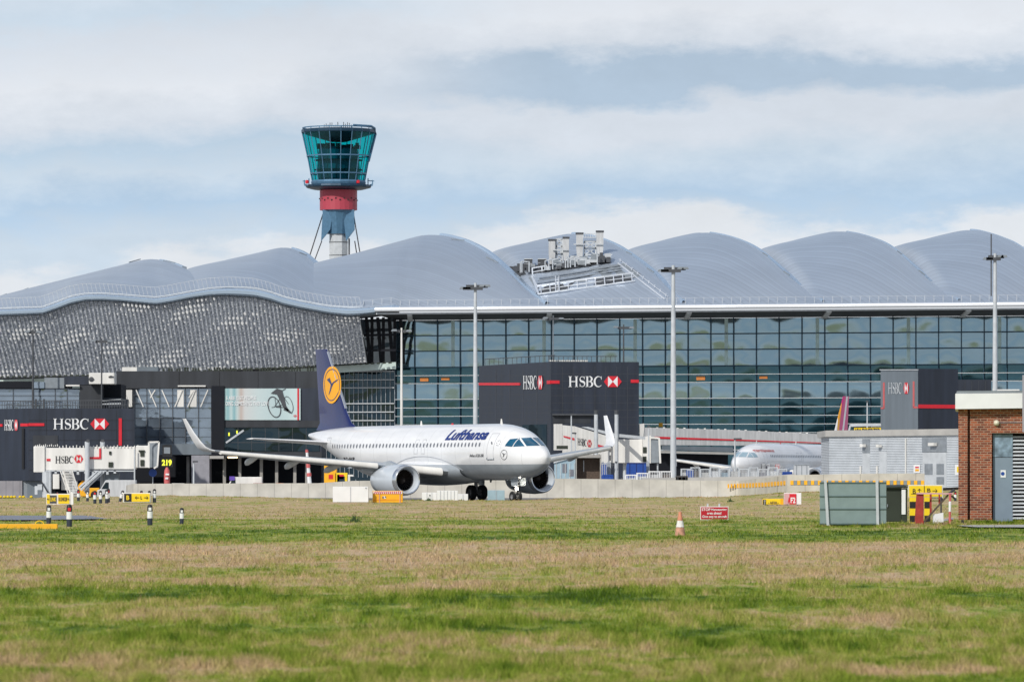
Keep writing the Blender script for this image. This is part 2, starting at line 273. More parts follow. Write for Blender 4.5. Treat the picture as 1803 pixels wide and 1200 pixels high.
class Face:                                   # vertical wall plane through two pixel columns at two distances
    def __init__(s,p0,Y0,p1,Y1): s.a=Vector((XA(p0,Y0),Y0)); s.b=Vector((XA(p1,Y1),Y1)); d=(s.b-s.a); n=Vector((d.y,-d.x)); s.n=n.normalized()*(1 if n.y<0 else -1)
    def Y(s,px):
        k=(px-CX)/F; d=s.b-s.a; t=(k*s.a.y-s.a.x)/(d.x-k*d.y); return s.a.y+t*d.y
    def p(s,px,py,off=0.):
        Y=s.Y(px); v=P(px,py,Y); return v+Vector((s.n.x,s.n.y,0))*off
    def rect(s,mb,px0,py0,px1,py1,o0=0.,o1=.05,flat=True):
        Yr=s.Y((px0+px1)/2)
        def q(px,py,o):
            v=s.p(px,py,o)
            if flat: v.z=H-(py-HZ)*Yr/F
            return v
        mb.prism([q(px0,py1,o1),q(px1,py1,o1),q(px1,py0,o1),q(px0,py0,o1)],Vector((s.n.x,s.n.y,0))*(o0-o1)); return mb
# text ------------------------------------------------------------------
_tc={}
def text2d(body,shear=0.,bold=0.,font=None):
    k=(body,shear,bold)
    if k in _tc: return _tc[k]
    cu=bpy.data.curves.new('t','FONT'); cu.body=body; cu.shear=shear; cu.offset=bold; cu.resolution_u=3
    o=bpy.data.objects.new('t',cu); COL.objects.link(o); bpy.context.view_layer.update()
    dg=bpy.context.evaluated_depsgraph_get(); me=o.evaluated_get(dg).to_mesh()
    bm=bmesh.new(); bm.from_mesh(me); o.evaluated_get(dg).to_mesh_clear()
    bmesh.ops.remove_doubles(bm,verts=bm.verts,dist=1e-5)
    bpy.data.objects.remove(o); bpy.data.curves.remove(cu)
    xs=[v.co.x for v in bm.verts]; ys=[v.co.y for v in bm.verts]; x0,x1,y0,y1=min(xs),max(xs),min(ys),max(ys)
    for v in bm.verts: v.co=((v.co.x-x0)/(x1-x0),(v.co.y-y0)/(y1-y0),0)
    _tc[k]=(bm,(x1-x0)/(y1-y0)); return _tc[k]
def text_mb(body,mapf,shear=0.,bold=0.,cuts=0):   # mapf(u in 0..1, v in 0..1)
    bm0,asp=text2d(body,shear,bold); bm=bm0.copy()
    for i in range(1,cuts):
        bmesh.ops.bisect_plane(bm,geom=bm.verts[:]+bm.edges[:]+bm.faces[:],plane_co=(0,i/cuts,0),plane_no=(0,1,0))
    mb=MB(); bm.verts.index_update(); mb.add([mapf(v.co.x,v.co.y) for v in bm.verts],[[v.index for v in f.verts] for f in bm.faces]); bm.free(); return mb
def plabel(face,px0,py0,px1,py1,off=.06): return lambda u,v: face.p(lerp(px0,px1,u),lerp(max(py0,py1),min(py0,py1),v),off)
def arc(cx,cy,rx,ry,a0,a1,n=14): return [(cx+rx*math.cos(R(lerp(a0,a1,i/n))),cy+ry*math.sin(R(lerp(a0,a1,i/n)))) for i in range(n+1)]
def serif_letters(mapf):                       # H S B C in unit height; returns MB, width
    mb=MB(); rc=lambda x0,y0,x1,y1: mb.quad(mapf(x0,y0),mapf(x1,y0),mapf(x1,y1),mapf(x0,y1))
    for x in (.12,.68): rc(x,0,x+.15,1)
    for x in (.05,.61):
        rc(x,0,x+.29,.05); rc(x,.95,x+.29,1)
    rc(.27,.47,.68,.54)
    # S
    pts=arc(1.28,.74,.2,.22,25,250,12)+arc(1.28,.27,.22,.23,75,-155,12); n=len(pts)
    ws=[.05+.14*math.exp(-((i-n/2)/(n*.16))**2)+.03*math.sin(i) *0 for i in range(n)]; mb.ribbon(pts,ws,mapf)
    rc(1.44,.72,1.49,.98); rc(1.05,.03,1.1,.3)
    # B
    rc(1.66,0,1.81,1); rc(1.59,0,1.9,.05); rc(1.59,.95,1.9,1)
    for cy,ry,rx in ((.745,.23,.26),(.26,.235,.32)):
        pts=[(1.8,cy+ry)]+arc(1.93,cy,rx*.8,ry,90,-90,12)+[(1.8,cy-ry)]; m=len(pts); mb.ribbon(pts,[.05+.12*math.sin(math.pi*i/(m-1))**2 for i in range(m)],mapf)
    # C
    pts=arc(2.75,.5,.36,.47,45,315,18); m=len(pts); mb.ribbon(pts,[.04+.13*math.sin(math.pi*i/(m-1))**2 for i in range(m)],mapf); rc(2.98,.7,3.03,.98)
    return mb
def hexlogo(mapf):                             # (0..1.72, 0..1)
    r=MB(); w=MB()
    r.quad(mapf(0,.5),mapf(.4,0),mapf(.4,1)); r.quad(mapf(1.72,.5),mapf(1.32,1),mapf(1.32,0)); r.quad(mapf(.4,1),mapf(.86,.5),mapf(1.32,1)); r.quad(mapf(.4,0),mapf(1.32,0),mapf(.86,.5))
    w.quad(mapf(.4,0),mapf(.86,.5),mapf(.4,1)); w.quad(mapf(1.32,0),mapf(1.32,1),mapf(.86,.5)); return r,w
def hsbc(parent,face,l0,l1,g0,g1,t,b,ink='white_paint',off=.12,slope=0.):   # letters px l0..l1, logo px g0..g1
    f=lambda x0,w: (lambda u,v: face.p(x0[0]+(x0[1]-x0[0])*u/w, lerp(b,t,v)+slope*(x0[0]+(x0[1]-x0[0])*u/w-l0), off))
    serif_letters(f((l0,l1),3.05)).build('bank_lettering',ink,parent)
    r,w=hexlogo(f((g0,g1),1.72)); lg=r.build('hexagon_emblem','red',parent); w.build('emblem_inlay','white_paint',lg)
# ------------------------------------------------------------------ camera, light, sky
cam=bpy.data.objects.new('camera',bpy.data.cameras.new('camera')); COL.objects.link(cam); SC.camera=cam
cam.location=(0,0,H); cam.rotation_euler=(R(90),0,0); c=cam.data; c.sensor_width=36; c.lens=F/1803*36; c.shift_y=(HZ-600)/1803; c.clip_start=1; c.clip_end=30000
c.dof.use_dof=True; c.dof.focus_distance=420; c.dof.aperture_fstop=8
SUN_AZ=math.atan2(-.52,-.85); SUN_EL=R(34)
sd=Vector((math.sin(SUN_AZ)*math.cos(SUN_EL),math.cos(SUN_AZ)*math.cos(SUN_EL),math.sin(SUN_EL)))
sl=bpy.data.lights.new('sun','SUN'); sl.energy=3.1; sl.angle=R(.9); sl.color=(1,.95,.87); so=bpy.data.objects.new('sun',sl); COL.objects.link(so); so.rotation_euler=sd.to_track_quat('Z','Y').to_euler(); so.location=(0,0,200)
W=bpy.data.worlds.new('World'); SC.world=W; W.use_nodes=True; nt=W.node_tree; bg=nt.nodes['Background']; bg.inputs[1].default_value=.1
sk=node(nt,'ShaderNodeTexSky',sky_type='NISHITA'); sk.sun_disc=False; sk.sun_elevation=SUN_EL; sk.sun_rotation=SUN_AZ; sk.air_density=1; sk.dust_density=.6
tc=node(nt,'ShaderNodeTexCoord'); sx=node(nt,'ShaderNodeSeparateXYZ'); nt.links.new(tc.outputs['Generated'],sx.inputs[0])
def noise(sc,det,loc=(0,0,0),rough=.55):
    mp=node(nt,'ShaderNodeMapping'); mp.inputs['Scale'].default_value=sc; mp.inputs['Location'].default_value=loc; nt.links.new(tc.outputs['Generated'],mp.inputs[0])
    n=node(nt,'ShaderNodeTexNoise'); n.inputs['Scale'].default_value=1; n.inputs['Detail'].default_value=det; n.inputs['Roughness'].default_value=rough; nt.links.new(mp.outputs[0],n.inputs['Vector']); return n.outputs['Fac']
def mth(op,*a):
    n=node(nt,'ShaderNodeMath',operation=op)
    for i,v in enumerate(a):
        if isinstance(v,(int,float)): n.inputs[i].default_value=v
        else: nt.links.new(v,n.inputs[i])
    return n.outputs[0]
nA=noise((20,20,55),8,(3.1,0,.35),.6); nB=noise((75,75,140),7,(1,0,2),.65); nC=noise((9,9,26),3,(7,0,1))
# elevation-layered cloud decks, their edges broken by noise; elevation in 1/100 of unit z
z=mth('ADD',mth('ADD',sx.outputs['Z'],mth('MULTIPLY',mth('SUBTRACT',nA,.5),.019)),mth('MULTIPLY',mth('SUBTRACT',nB,.5),.008)); 
tilt=mth('ADD',z,mth('MULTIPLY',sx.outputs['X'],-.02))
mr=node(nt,'ShaderNodeMapRange'); mr.inputs[1].default_value=.02; mr.inputs[2].default_value=.1; nt.links.new(tilt,mr.inputs[0])
def ramp(fac,stops):
    r=node(nt,'ShaderNodeValToRGB'); e=r.color_ramp.elements
    while len(e)<len(stops): e.new(.5)
    for el,(p,c) in zip(e,stops): el.position=p; el.color=(*c,1) if len(c)==3 else c
    nt.links.new(fac,r.inputs[0]); return r
e2=lambda py:((846-py)/9600-.02)/.08
cl=hexc
BLUE=cl(183,207,230); PALE=cl(203,218,232); GREY=cl(179,198,217); WHT=cl(226,231,238); OFF=cl(213,221,231)
rp=ramp(mr.outputs[0],[(0,WHT),(e2(470),WHT),(e2(415),PALE),(e2(350),BLUE),(e2(285),PALE),(e2(235),OFF),(e2(196),OFF),(e2(165),GREY),(e2(130),GREY),(e2(95),OFF),(e2(40),WHT),(1,OFF)])
rq=ramp(mr.outputs[0],[(0,WHT),(e2(560),WHT),(e2(470),PALE),(e2(400),PALE),(e2(340),BLUE),(e2(290),PALE),(e2(250),cl(190,210,228)),(e2(200),OFF),(e2(130),WHT),(e2(50),OFF),(e2(10),PALE),(1,OFF)])
lr=node(nt,'ShaderNodeMapRange'); lr.interpolation_type='SMOOTHSTEP'; lr.inputs[1].default_value=-.05; lr.inputs[2].default_value=.01; nt.links.new(mth('ADD',sx.outputs['X'],mth('MULTIPLY',mth('SUBTRACT',nC,.5),.06)),lr.inputs[0])
m1=node(nt,'ShaderNodeMixRGB'); nt.links.new(lr.outputs[0],m1.inputs[0]); nt.links.new(rq.outputs[0],m1.inputs[1]); nt.links.new(rp.outputs[0],m1.inputs[2])
# a bright low cloud bank above the roof on the right
cb=node(nt,'ShaderNodeMapRange'); cb.interpolation_type='SMOOTHSTEP'; cb.inputs[1].default_value=.0475; cb.inputs[2].default_value=.0515; cb.inputs[3].default_value=1; cb.inputs[4].default_value=0
nt.links.new(mth('ADD',mth('ADD',sx.outputs['Z'],mth('MULTIPLY',mth('SUBTRACT',nA,.5),.03)),mth('MULTIPLY',mth('SUBTRACT',sx.outputs['X'],.06),-.06)),cb.inputs[0])
m2=node(nt,'ShaderNodeMixRGB'); nt.links.new(mth('MULTIPLY',cb.outputs[0],.9),m2.inputs[0]); nt.links.new(m1.outputs[0],m2.inputs[1]); m2.inputs[2].default_value=(*cl(229,233,238),1)
# fine mottling
mt=node(nt,'ShaderNodeMapRange'); mt.inputs[1].default_value=.3; mt.inputs[2].default_value=.7; mt.inputs[3].default_value=.93; mt.inputs[4].default_value=1.07; nt.links.new(mth('ADD',mth('MULTIPLY',nA,.5),mth('MULTIPLY',nB,.5)),mt.inputs[0])
# away from the horizon: broken cloud over the blue sky
oc=node(nt,'ShaderNodeMapRange'); oc.inputs[1].default_value=.42; oc.inputs[2].default_value=.6; nt.links.new(noise((3,3,5),6,(.4,.2,.7)),oc.inputs[0])
mo=node(nt,'ShaderNodeMixRGB'); nt.links.new(oc.outputs[0],mo.inputs[0]); nt.links.new(sk.outputs[0],mo.inputs[1]); mo.inputs[2].default_value=(6.2,6.5,7,1)
vs=node(nt,'ShaderNodeVectorMath',operation='SCALE'); nt.links.new(m2.outputs[0],vs.inputs[0]); nt.links.new(mth('MULTIPLY',mt.outputs[0],10),vs.inputs['Scale'])
hi=node(nt,'ShaderNodeMapRange'); hi.interpolation_type='SMOOTHSTEP'; hi.inputs[1].default_value=.10; hi.inputs[2].default_value=.2; nt.links.new(sx.outputs['Z'],hi.inputs[0])
mf=node(nt,'ShaderNodeMixRGB'); nt.links.new(hi.outputs[0],mf.inputs[0]); nt.links.new(vs.outputs[0],mf.inputs[1]); nt.links.new(mo.outputs[0],mf.inputs[2]); nt.links.new(mf.outputs[0],bg.inputs[0])
SC.view_settings.view_transform='Standard'; SC.view_settings.look='None'; SC.view_settings.exposure=0; SC.view_settings.gamma=1
try: SC.cycles.use_denoising=True; SC.cycles.max_bounces=8; SC.cycles.transparent_max_bounces=16
except Exception: pass
# ------------------------------------------------------------------ ground
EDGE=[(-1500,877),(0,877),(200,875),(250,872),(400,874),(560,878),(650,880.5),(930,881),(1000,877.5),(1280,875),(1390,867),(1700,861),(3500,861)]
EX=np.array([e[0] for e in EDGE],float); EY=np.array([e[1] for e in EDGE],float)
YR=372.
def sstep(a,b,x): t=np.clip((x-a)/(b-a),0,1); return t*t*(3-2*t)
def gz(x,y):
    x=np.asarray(x,float); y=np.asarray(y,float); px=CX+F*x/np.maximum(y,20)
    zr=H-(np.interp(px,EX,EY)-HZ)*YR/F
    ridge=zr*sstep(285,YR,y)*(1-sstep(YR,386,y))
    und=(.022*np.sin(x*.31+y*.05+1)+.02*np.sin(y*.21+x*.07)+.014*np.sin(x*.9-y*.33)+.03*np.sin(y*.043+2)*np.sin(x*.11))*sstep(15,45,y)*(1-sstep(330,360,y))
    return ridge+und
def ground(px,py,Y0=30.,Y1=YR):                       # first ground point met by that line of sight
    Y=np.linspace(Y0,Y1,4000); x=(px-CX)*Y/F; zz=H-(py-HZ)*Y/F; g=gz(x,Y); i=np.argmax(zz<=g) if (zz<=g).any() else len(Y)-1
    return float(x[i]),float(Y[i]),float(g[i])
ys=np.concatenate([[-4000,-1000,-200,0,10],np.arange(20,120,1.0),np.arange(120,400,1.5),[402,410,420,440,460,478]])
K=np.concatenate([[-3000,-1500,-600,-200],np.arange(-120,121,2.)/1.0,[200,600,1500,3000]])
rows=[]
for y in ys:
    rw=[]
    for k in K:
        x= k*max(y,60)/430. if abs(k)<=120 else k
        rw.append((x,y,float(gz(x,y))))
    rows.append(rw)
def grass_mat(name,blade):
    m=bpy.data.materials.new(name); m.use_nodes=True; nt=m.node_tree; b=nt.nodes['Principled BSDF']; b.inputs['Roughness'].default_value=.8; b.inputs['Specular IOR Level'].default_value=.15
    g=node(nt,'ShaderNodeNewGeometry'); sx=node(nt,'ShaderNodeSeparateXYZ'); nt.links.new(g.outputs['Position'],sx.inputs[0])
    def nz(sc,det,loc=(0,0,0)):
        mp=node(nt,'ShaderNodeMapping'); mp.inputs['Scale'].default_value=sc; mp.inputs['Location'].default_value=loc; nt.links.new(g.outputs['Position'],mp.inputs[0])
        n=node(nt,'ShaderNodeTexNoise'); n.inputs['Scale'].default_value=1; n.inputs['Detail'].default_value=det; n.inputs['Roughness'].default_value=.62; nt.links.new(mp.outputs[0],n.inputs['Vector']); return n.outputs['Fac']
    def mt(op,*a):
        n=node(nt,'ShaderNodeMath',operation=op)
        for i,v in enumerate(a):
            if isinstance(v,(int,float)): n.inputs[i].default_value=v
            else: nt.links.new(v,n.inputs[i])
        return n.outputs[0]
    n1=nz((.35,.11,.3),5); n2=nz((2.6,.5,1),5,(5,2,0)); n3=nz((.09,.04,.1),3,(1,8,0)); n4=nz((7,1.2,1),3,(2,9,0))
    # mown strips run across the view : dead straw and green alternate with distance
    inv=mt('DIVIDE',14400.,mt('MAXIMUM',sx.outputs['Y'],10.)); row=mt('ADD',inv,846.)   # uneven strip spacing
    row=mt('ADD',row,mt('MULTIPLY',mt('SUBTRACT',n3,.5),26.)); row=mt('ADD',row,mt('MULTIPLY',mt('SUBTRACT',n1,.5),16.))
    mr=node(nt,'ShaderNodeMapRange'); mr.inputs[1].default_value=860; mr.inputs[2].default_value=1260; nt.links.new(row,mr.inputs[0])
    r=node(nt,'ShaderNodeValToRGB'); st=[(860,.55),(882,.35),(893,.2),(908,.25),(916,.62),(928,.5),(940,.85),(952,.62),(962,.14),(990,.16),(1006,.38),(1020,.2),(1036,.55),(1055,.88),(1072,.5),(1088,.42),(1104,.8),(1118,.62),(1135,.46),(1160,.55),(1178,.4),(1200,.62),(1230,.5),(1260,.5)]
    e=r.color_ramp.elements
    while len(e)<len(st): e.new(.5)
    for el,(p,v) in zip(e,st): el.position=(p-860)/400; el.color=(v,v,v,1)
    nt.links.new(mr.outputs[0],r.inputs[0])
    f=mt('ADD',r.outputs[0],mt('MULTIPLY',mt('SUBTRACT',n1,.5),1.9)); f=mt('ADD',f,mt('MULTIPLY',mt('SUBTRACT',n2,.5),1.9)); f=mt('ADD',f,mt('MULTIPLY',mt('SUBTRACT',n4,.5),.9))
    cr=node(nt,'ShaderNodeValToRGB'); cs=[(0,(.53,.385,.24)),(.22,(.46,.355,.18)),(.42,(.36,.34,.10)),(.6,(.25,.30,.045)),(.82,(.145,.22,.02)),(1,(.06,.115,.01))]
    e=cr.color_ramp.elements
    while len(e)<len(cs): e.new(.5)
    for el,(p,v) in zip(e,cs): el.position=p; el.color=(*v,1)
    nt.links.new(f,cr.inputs[0]); src=cr.outputs[0]
    if blade:
        oi=node(nt,'ShaderNodeAttribute',attribute_name='shade'); sc=node(nt,'ShaderNodeVectorMath',operation='SCALE'); nt.links.new(src,sc.inputs[0]); nt.links.new(oi.outputs['Fac'],sc.inputs['Scale']); src=sc.outputs[0]
        tl=node(nt,'ShaderNodeBsdfTranslucent'); nt.links.new(src,tl.inputs[0]); mx=node(nt,'ShaderNodeMixShader'); mx.inputs[0].default_value=.35
        nt.links.new(b.outputs[0],mx.inputs[1]); nt.links.new(tl.outputs[0],mx.inputs[2]); nt.links.new(mx.outputs[0],nt.nodes['Material Output'].inputs[0])
    nt.links.new(src,b.inputs['Base Color']); return m
M['soil_turf']=grass_mat('turf',False); M['blades']=grass_mat('grass_blades',True)
MB().grid(rows).build('grass_field','soil_turf',smooth=True,kind='structure')
mb=MB().box(-4500,4500,478.5,12000,-3.,-.8); mb.build('ground','concrete',kind='structure')
def AZ(x): return float(np.interp(x,[6,13],[-.79,.3]))
MB().grid([[(x,y,AZ(x)) for x in (5.8,9,13,14,400)] for y in (507,600,800,985)]).build('pavement','concrete',kind='structure')
mb=MB(); xs_=np.linspace(-60,16,30); mb.grid([[(x,y,float(max(gz(x,390),0))+.012) for x in xs_] for y in (387.5,400,420,440,460,474)]); mb.build('road',mat('taxiway_asphalt',(.16,.155,.145),.9,var=.15,scale=.5),kind='structure')
mb=MB(); 
mb.grid([[(x,y,float(gz(x,y))+.06) for x in np.linspace(XA(-160,y),XA(205-(i*16),y),16)] for i,y in enumerate(np.linspace(203,222,5))]); mb.build('service_path',mat('wet_asphalt',(.2,.21,.25),.5,var=.1),kind='structure')
mb=MB().grid([[(x,y,float(gz(x,y))+.05) for x in np.linspace(XA(1692,175),XA(2100,175),8)] for y in (169,173,177.5)]); mb.build('footpath','concrete_light',kind='structure')
# grass blades : countless, one object
def blades():
    N=120000; py=rng.uniform(872,1225,N)**1.0; px=rng.uniform(-120,1920,N); Y=H*F/(py-HZ+rng.normal(0,.3,N)); Y=np.clip(Y,34,371); x=(px-CX)*Y/F; E_=5200; mu=np.ones(N)
    ex=np.concatenate([rng.uniform(XA(1686,197),XA(1830,197),1500),rng.uniform(XA(1440,177),XA(1564,177),1300),rng.uniform(XA(1560,180),XA(1700,180),1400),rng.normal(XA(1197,142),.25,300),rng.uniform(XA(1240,200),XA(1275,200),300),rng.uniform(XA(584,360),XA(712,360),400)])
    ey=np.concatenate([rng.uniform(196.0,196.9,1500),rng.uniform(175.2,176.6,1300),rng.uniform(176,180,1400),rng.normal(141.5,.3,300),rng.uniform(199,200.5,300),rng.uniform(345,352,400)])
    x=np.concatenate([x,ex]); Y=np.concatenate([Y,ey]); mu=np.concatenate([mu,np.full(E_,1.5)]); N=N+E_
    k=4; N2=N*k; X=np.repeat(x,k); YY=np.repeat(Y,k); sp=np.repeat(.02+Y*.0007,k); X=X+rng.normal(0,1,N2)*sp; YY=YY+rng.normal(0,1,N2)*sp*2
    clump=np.zeros(N2)
    for q in range(14):
        wl=np.exp(rng.uniform(np.log(.35),np.log(3.))); t=rng.uniform(0,math.pi); clump+=np.sin((X*math.cos(t)+YY*math.sin(t)*.35)*2*math.pi/wl+rng.uniform(0,6.28))/14**.5
    clump=np.clip(.5+.45*clump,0,1.4)
    Z=gz(X,YY)-.01; hh=(.03+.05*rng.random(N2))*(.45+1.35*clump**1.5); hh=np.minimum(hh,.11); hh*=np.where(rng.random(N2)<.05,1.7,1)*np.repeat(mu,k); wd=np.maximum(.005,YY*.000085)*(.7+.6*rng.random(N2))
    an=rng.uniform(0,math.pi,N2); ln=rng.normal(0,.45,N2)*hh; l2=rng.normal(0,.45,N2)*hh
    dx=np.cos(an)*wd; dy=np.sin(an)*wd*.6
    V=np.empty((N2,3,3)); V[:,0]=np.stack([X-dx,YY-dy,Z],1); V[:,1]=np.stack([X+dx,YY+dy,Z],1); V[:,2]=np.stack([X+ln,YY+l2,Z+hh],1)
    me=bpy.data.meshes.new('grass'); me.vertices.add(N2*3); me.vertices.foreach_set('co',V.ravel()); me.loops.add(N2*3); me.loops.foreach_set('vertex_index',np.arange(N2*3,dtype=np.int32)); me.polygons.add(N2); me.polygons.foreach_set('loop_start',np.arange(0,N2*3,3,dtype=np.int32)); me.update(calc_edges=True)
    at=me.attributes.new('shade','FLOAT','POINT'); s=np.repeat(np.clip(rng.normal(1.0,.3,N2),.35,1.8),3); at.data.foreach_set('value',s.astype(np.float32))
    me.materials.append(M['blades']); o=bpy.data.objects.new('grass',me); COL.objects.link(o); tag(o,'short winter airfield grass in straw and green strips','grass',kind='stuff')
blades()
# retaining wall (three runs), coping included
def wall_run(pts,name,label,d=.35,m='wall_panels'):
    # pts: (px, top, Y)
    mb=MB(); fr=[];bk=[]
    for px,t,Y in pts: fr.append([P(px,t,Y),(XA(px,Y),Y,-1.0)]); bk.append([P(px,t,Y)+Vector((0,d,0)),(XA(px,Y),Y+d,-1.0)])
    for i in range(len(pts)-1):
        a,b=fr[i],fr[i+1]; c_,d_=bk[i],bk[i+1]; mb.quad(a[0],a[1],b[1],b[0]); mb.quad(c_[0],d_[0],d_[1],c_[1]); mb.quad(a[0],b[0],d_[0],c_[0])
    mb.quad(fr[0][0],bk[0][0],bk[0][1],fr[0][1]); mb.quad(fr[-1][0],fr[-1][1],bk[-1][1],bk[-1][0])
    return mb.build(name,m,origin=(fr[0][1][0],fr[0][1][1],-1.0),label=label,cat='wall')
wall_run([(222,854,486),(235,851,480),(560,850,480),(620,846,480),(1000,842,480),(1215,845,480),(1300,846,478),(1345,841,470),(1385,836,460)],'retaining_wall','long pale concrete panel wall running behind the taxiing airliner')
w2=wall_run([(1386,836,459),(1480,834,457),(1560,833,455),(1628,833,454)],'retaining_wall','short taller concrete wall with yellow and black hazard band below the louvred plant building')
# hazard band : painted blocks fixed to each wall
INV[w2]=Matrix.Translation(-Vector(w2.location)); mbk=MB(); mby=MB()
k=0; px=1392.; WF=[(1386,459),(1480,457),(1560,455),(1628,453.6),(1660,453)]
def wface(tab,px):
    for (a,ya),(b,yb) in zip(tab,tab[1:]):
        if px<=b: return Face(a,ya,b,yb)
    return Face(a,ya,b,yb)
while px<1625:
    wface(WF,px+3).rect(mby if k%2==0 else mbk,px,845.5,px+5.6,853,.005,.06); px+=6.05; k+=1
mby.build('hazard_band','amber',w2); mbk.build('hazard_band','mid_grey',w2)
w1=[o for o in bpy.data.objects if o.name=='retaining_wall'][0]; mb=MB()
Wp=[(1280,478),(1300,478),(1345,470),(1385,460)]
px=1281.; 
while px<1384:
    t=float(np.interp(px,[1281,1345,1385],[851.5,849,845.5])); wface([(1215,480)]+Wp,px+2).rect(mb,px,t,px+2.9,t+7.5,.005,.06); px+=5.5
mb.build('hazard_band','amber',w1)
wall_run([(1130,841,505),(1240,839.5,505),(1340,838,503),(1400,834,500)],'ramp_parapet','low bare concrete ramp parapet between the taxiway wall and the white cargo dollies',.4,'concrete_light')
# ------------------------------------------------------------------ terminal
FT=Face(700,1008,1803,979)
def zf(py): return ZA(py,FT.Y(1000))
T=thing('terminal_building','long glass airport terminal under a rolling grey wave roof behind the piers','terminal',(0,1010,-.8))
def fpt(px,z,off=0.): Y=FT.Y(px); return Vector((XA(px,Y),Y,z))+Vector((FT.n.x,FT.n.y,0))*off
MUL=[1211.7+40.1*i for i in range(-13,16)]      # mullion columns 690..1813
cols=[697.]+[m for m in MUL if m>700]+[1850.]
up=[562,589,616.5,645]; low=[645,660,674,702,717,732,747,762,777,792,880]
def fq(mb,p0,p1,t,b,o):
    if mb.uv is None: mb.uv=[]
    mb.quad(fpt(p0,zf(b),o),fpt(p1,zf(b),o),fpt(p1,zf(t),o),fpt(p0,zf(t),o)); mb.uv+=[(0,0),(1,0),(1,1),(0,1)]
def fbox(mb,p0,p1,t,b,o0,o1):
    n=Vector((FT.n.x,FT.n.y,0)); mb.prism([fpt(p0,zf(b),o1),fpt(p1,zf(b),o1),fpt(p1,zf(t),o1),fpt(p0,zf(t),o1)],n*(o0-o1))
for i in range(len(cols)-1):
    a,b=cols[i],cols[i+1]; mb=MB()
    for j in range(len(up)-1): fq(mb,a+.4,b-.4,up[j],up[j+1],0)
    g=mb.build('glass_bay','glass_up',T); mb=MB()
    for j in range(len(low)-1):
        if j>2: fq(mb,a+.4,b-.4,low[j],low[j+1],-.1)
    mb.build('lower_pane','glass_low',g); mb=MB(); fq(mb,a+.4,b-.4,low[2],low[3],-.1); mb.build('lit_band_pane','glass_up',g); mb=MB(); fq(mb,a+.4,b-.4,low[0],low[1],-.1); fq(mb,a+.4,b-.4,low[1],low[2],-.1); mb.build('middle_pane','glass_low',g)  # paler glass in this row paints in the interior light bands
    mb=MB(); fbox(mb,a-.5,a+.5,560,880,.0,.45)
    mb.build('mullion','tower_dark',g)
    if i in (1,2,13,16,22):   # matte orange plates on the glass, painted in for interior lights
        mb=MB(); w=b-a; q=random.random(); fbox(mb,a+w*(.1+.4*q),a+w*(.45+.45*q),663,670 if i%2 else 668,0.02,.06); mb.build('interior_light_plate','light_plate_orange',g)
for py in (589,616.5,645):
    mb=MB(); fbox(mb,697,1850,py-.8,py+.8,.46,.6); mb.build('transom','tower_dark',T)
for py in low[1:-1]:
    mb=MB(); fbox(mb,697,1850,py-.6,py+.4,.46,.75); mb.build('sunshade_rail','light_grey',T)
for i in range(2,len(cols)-1,4):
    mb=MB(); fbox(mb,cols[i]+24,cols[i]+30,563,645,-.04,.03); mb.build('internal_column','teal_strip',T)
# lower-left glazed flank behind the tail fin
mb=MB(); n=Vector((FT.n.x,FT.n.y,0))
for k in range(9):
    for j in range(8): fq(mb,560+k*15.2,575.2+k*15.2,648+j*29,677+j*29,.4)
mb.build('flank_glazing','glass_night',T)
for py in (652,667,681,709,724,739,754,769):
    mb=MB(); fbox(mb,556,696.5,py-.9,py+.7,.75,1.0); mb.build('flank_rail','light_grey',T)
for k in range(18):
    mb=MB(); fbox(mb,560+k*8,560.8+k*8,650,840,.42,.6); mb.build('flank_mullion','grey_steel',T)
# lip profile (top, bottom rows)
LT=[(-120,547),(0,544.5),(75,542),(100,533),(125,523),(150,518.5),(180,518),(212,520),(250,523),(275,525),(300,521.5),(337,514.5),(370,509),(400,507),(425,507.5),(450,509),(475,515),(500,524),(525,530),(550,535),(580,540),(612,542.5),(635,542),(650,541),(675,538),(695,536),(703,538)]
LH=[(-120,11.5),(0,11.5),(75,11),(125,12),(150,11),(212,10.5),(275,11.5),(337,10.5),(400,13),(450,14),(500,13),(550,12),(612,13.5),(650,12.5),(695,11.5),(703,8)]
ipl=lambda tab,x: float(np.interp(x,[t[0] for t in tab],[t[1] for t in tab]))
def lipY(px): return FT.Y(px)-15 if px>697 else FT.Y(697)-15+(697-px)*.012
def lipTop(px):
    if px>703: Y=FT.Y(px)-15; return 846-(zf(538.5)+.3-H)*F/Y if False else HZ-(ZA(538.5,985)-H)*F/Y
    return ipl(LT,px)
# wavy fascia left
mb=MB(); sec=[]
for px in list(np.linspace(-120,703,110)):
    Y=lipY(px); t=ipl(LT,px); b=t+ipl(LH,px); m_=(t+b)/2
    sec.append([P(px,t,Y+1.6),P(px,t+.4,Y+.5),P(px,lerp(t,b,.3),Y),P(px,lerp(t,b,.72),Y+.1),P(px,b,Y+1.0),P(px,b+.3,Y+2.2)])
mb.grid(sec); mb.build('wave_fascia','fascia_blue',T,smooth=True)
mb=MB(); mb.grid([[P(px,ipl(LT,px)+ipl(LH,px)+.2,lipY(px)+2.),P(px,ipl(LT,px)+ipl(LH,px)+6,lipY(px)+15)] for px in np.linspace(-120,703,90)]); mb.build('wave_soffit','mid_grey',T,smooth=True)
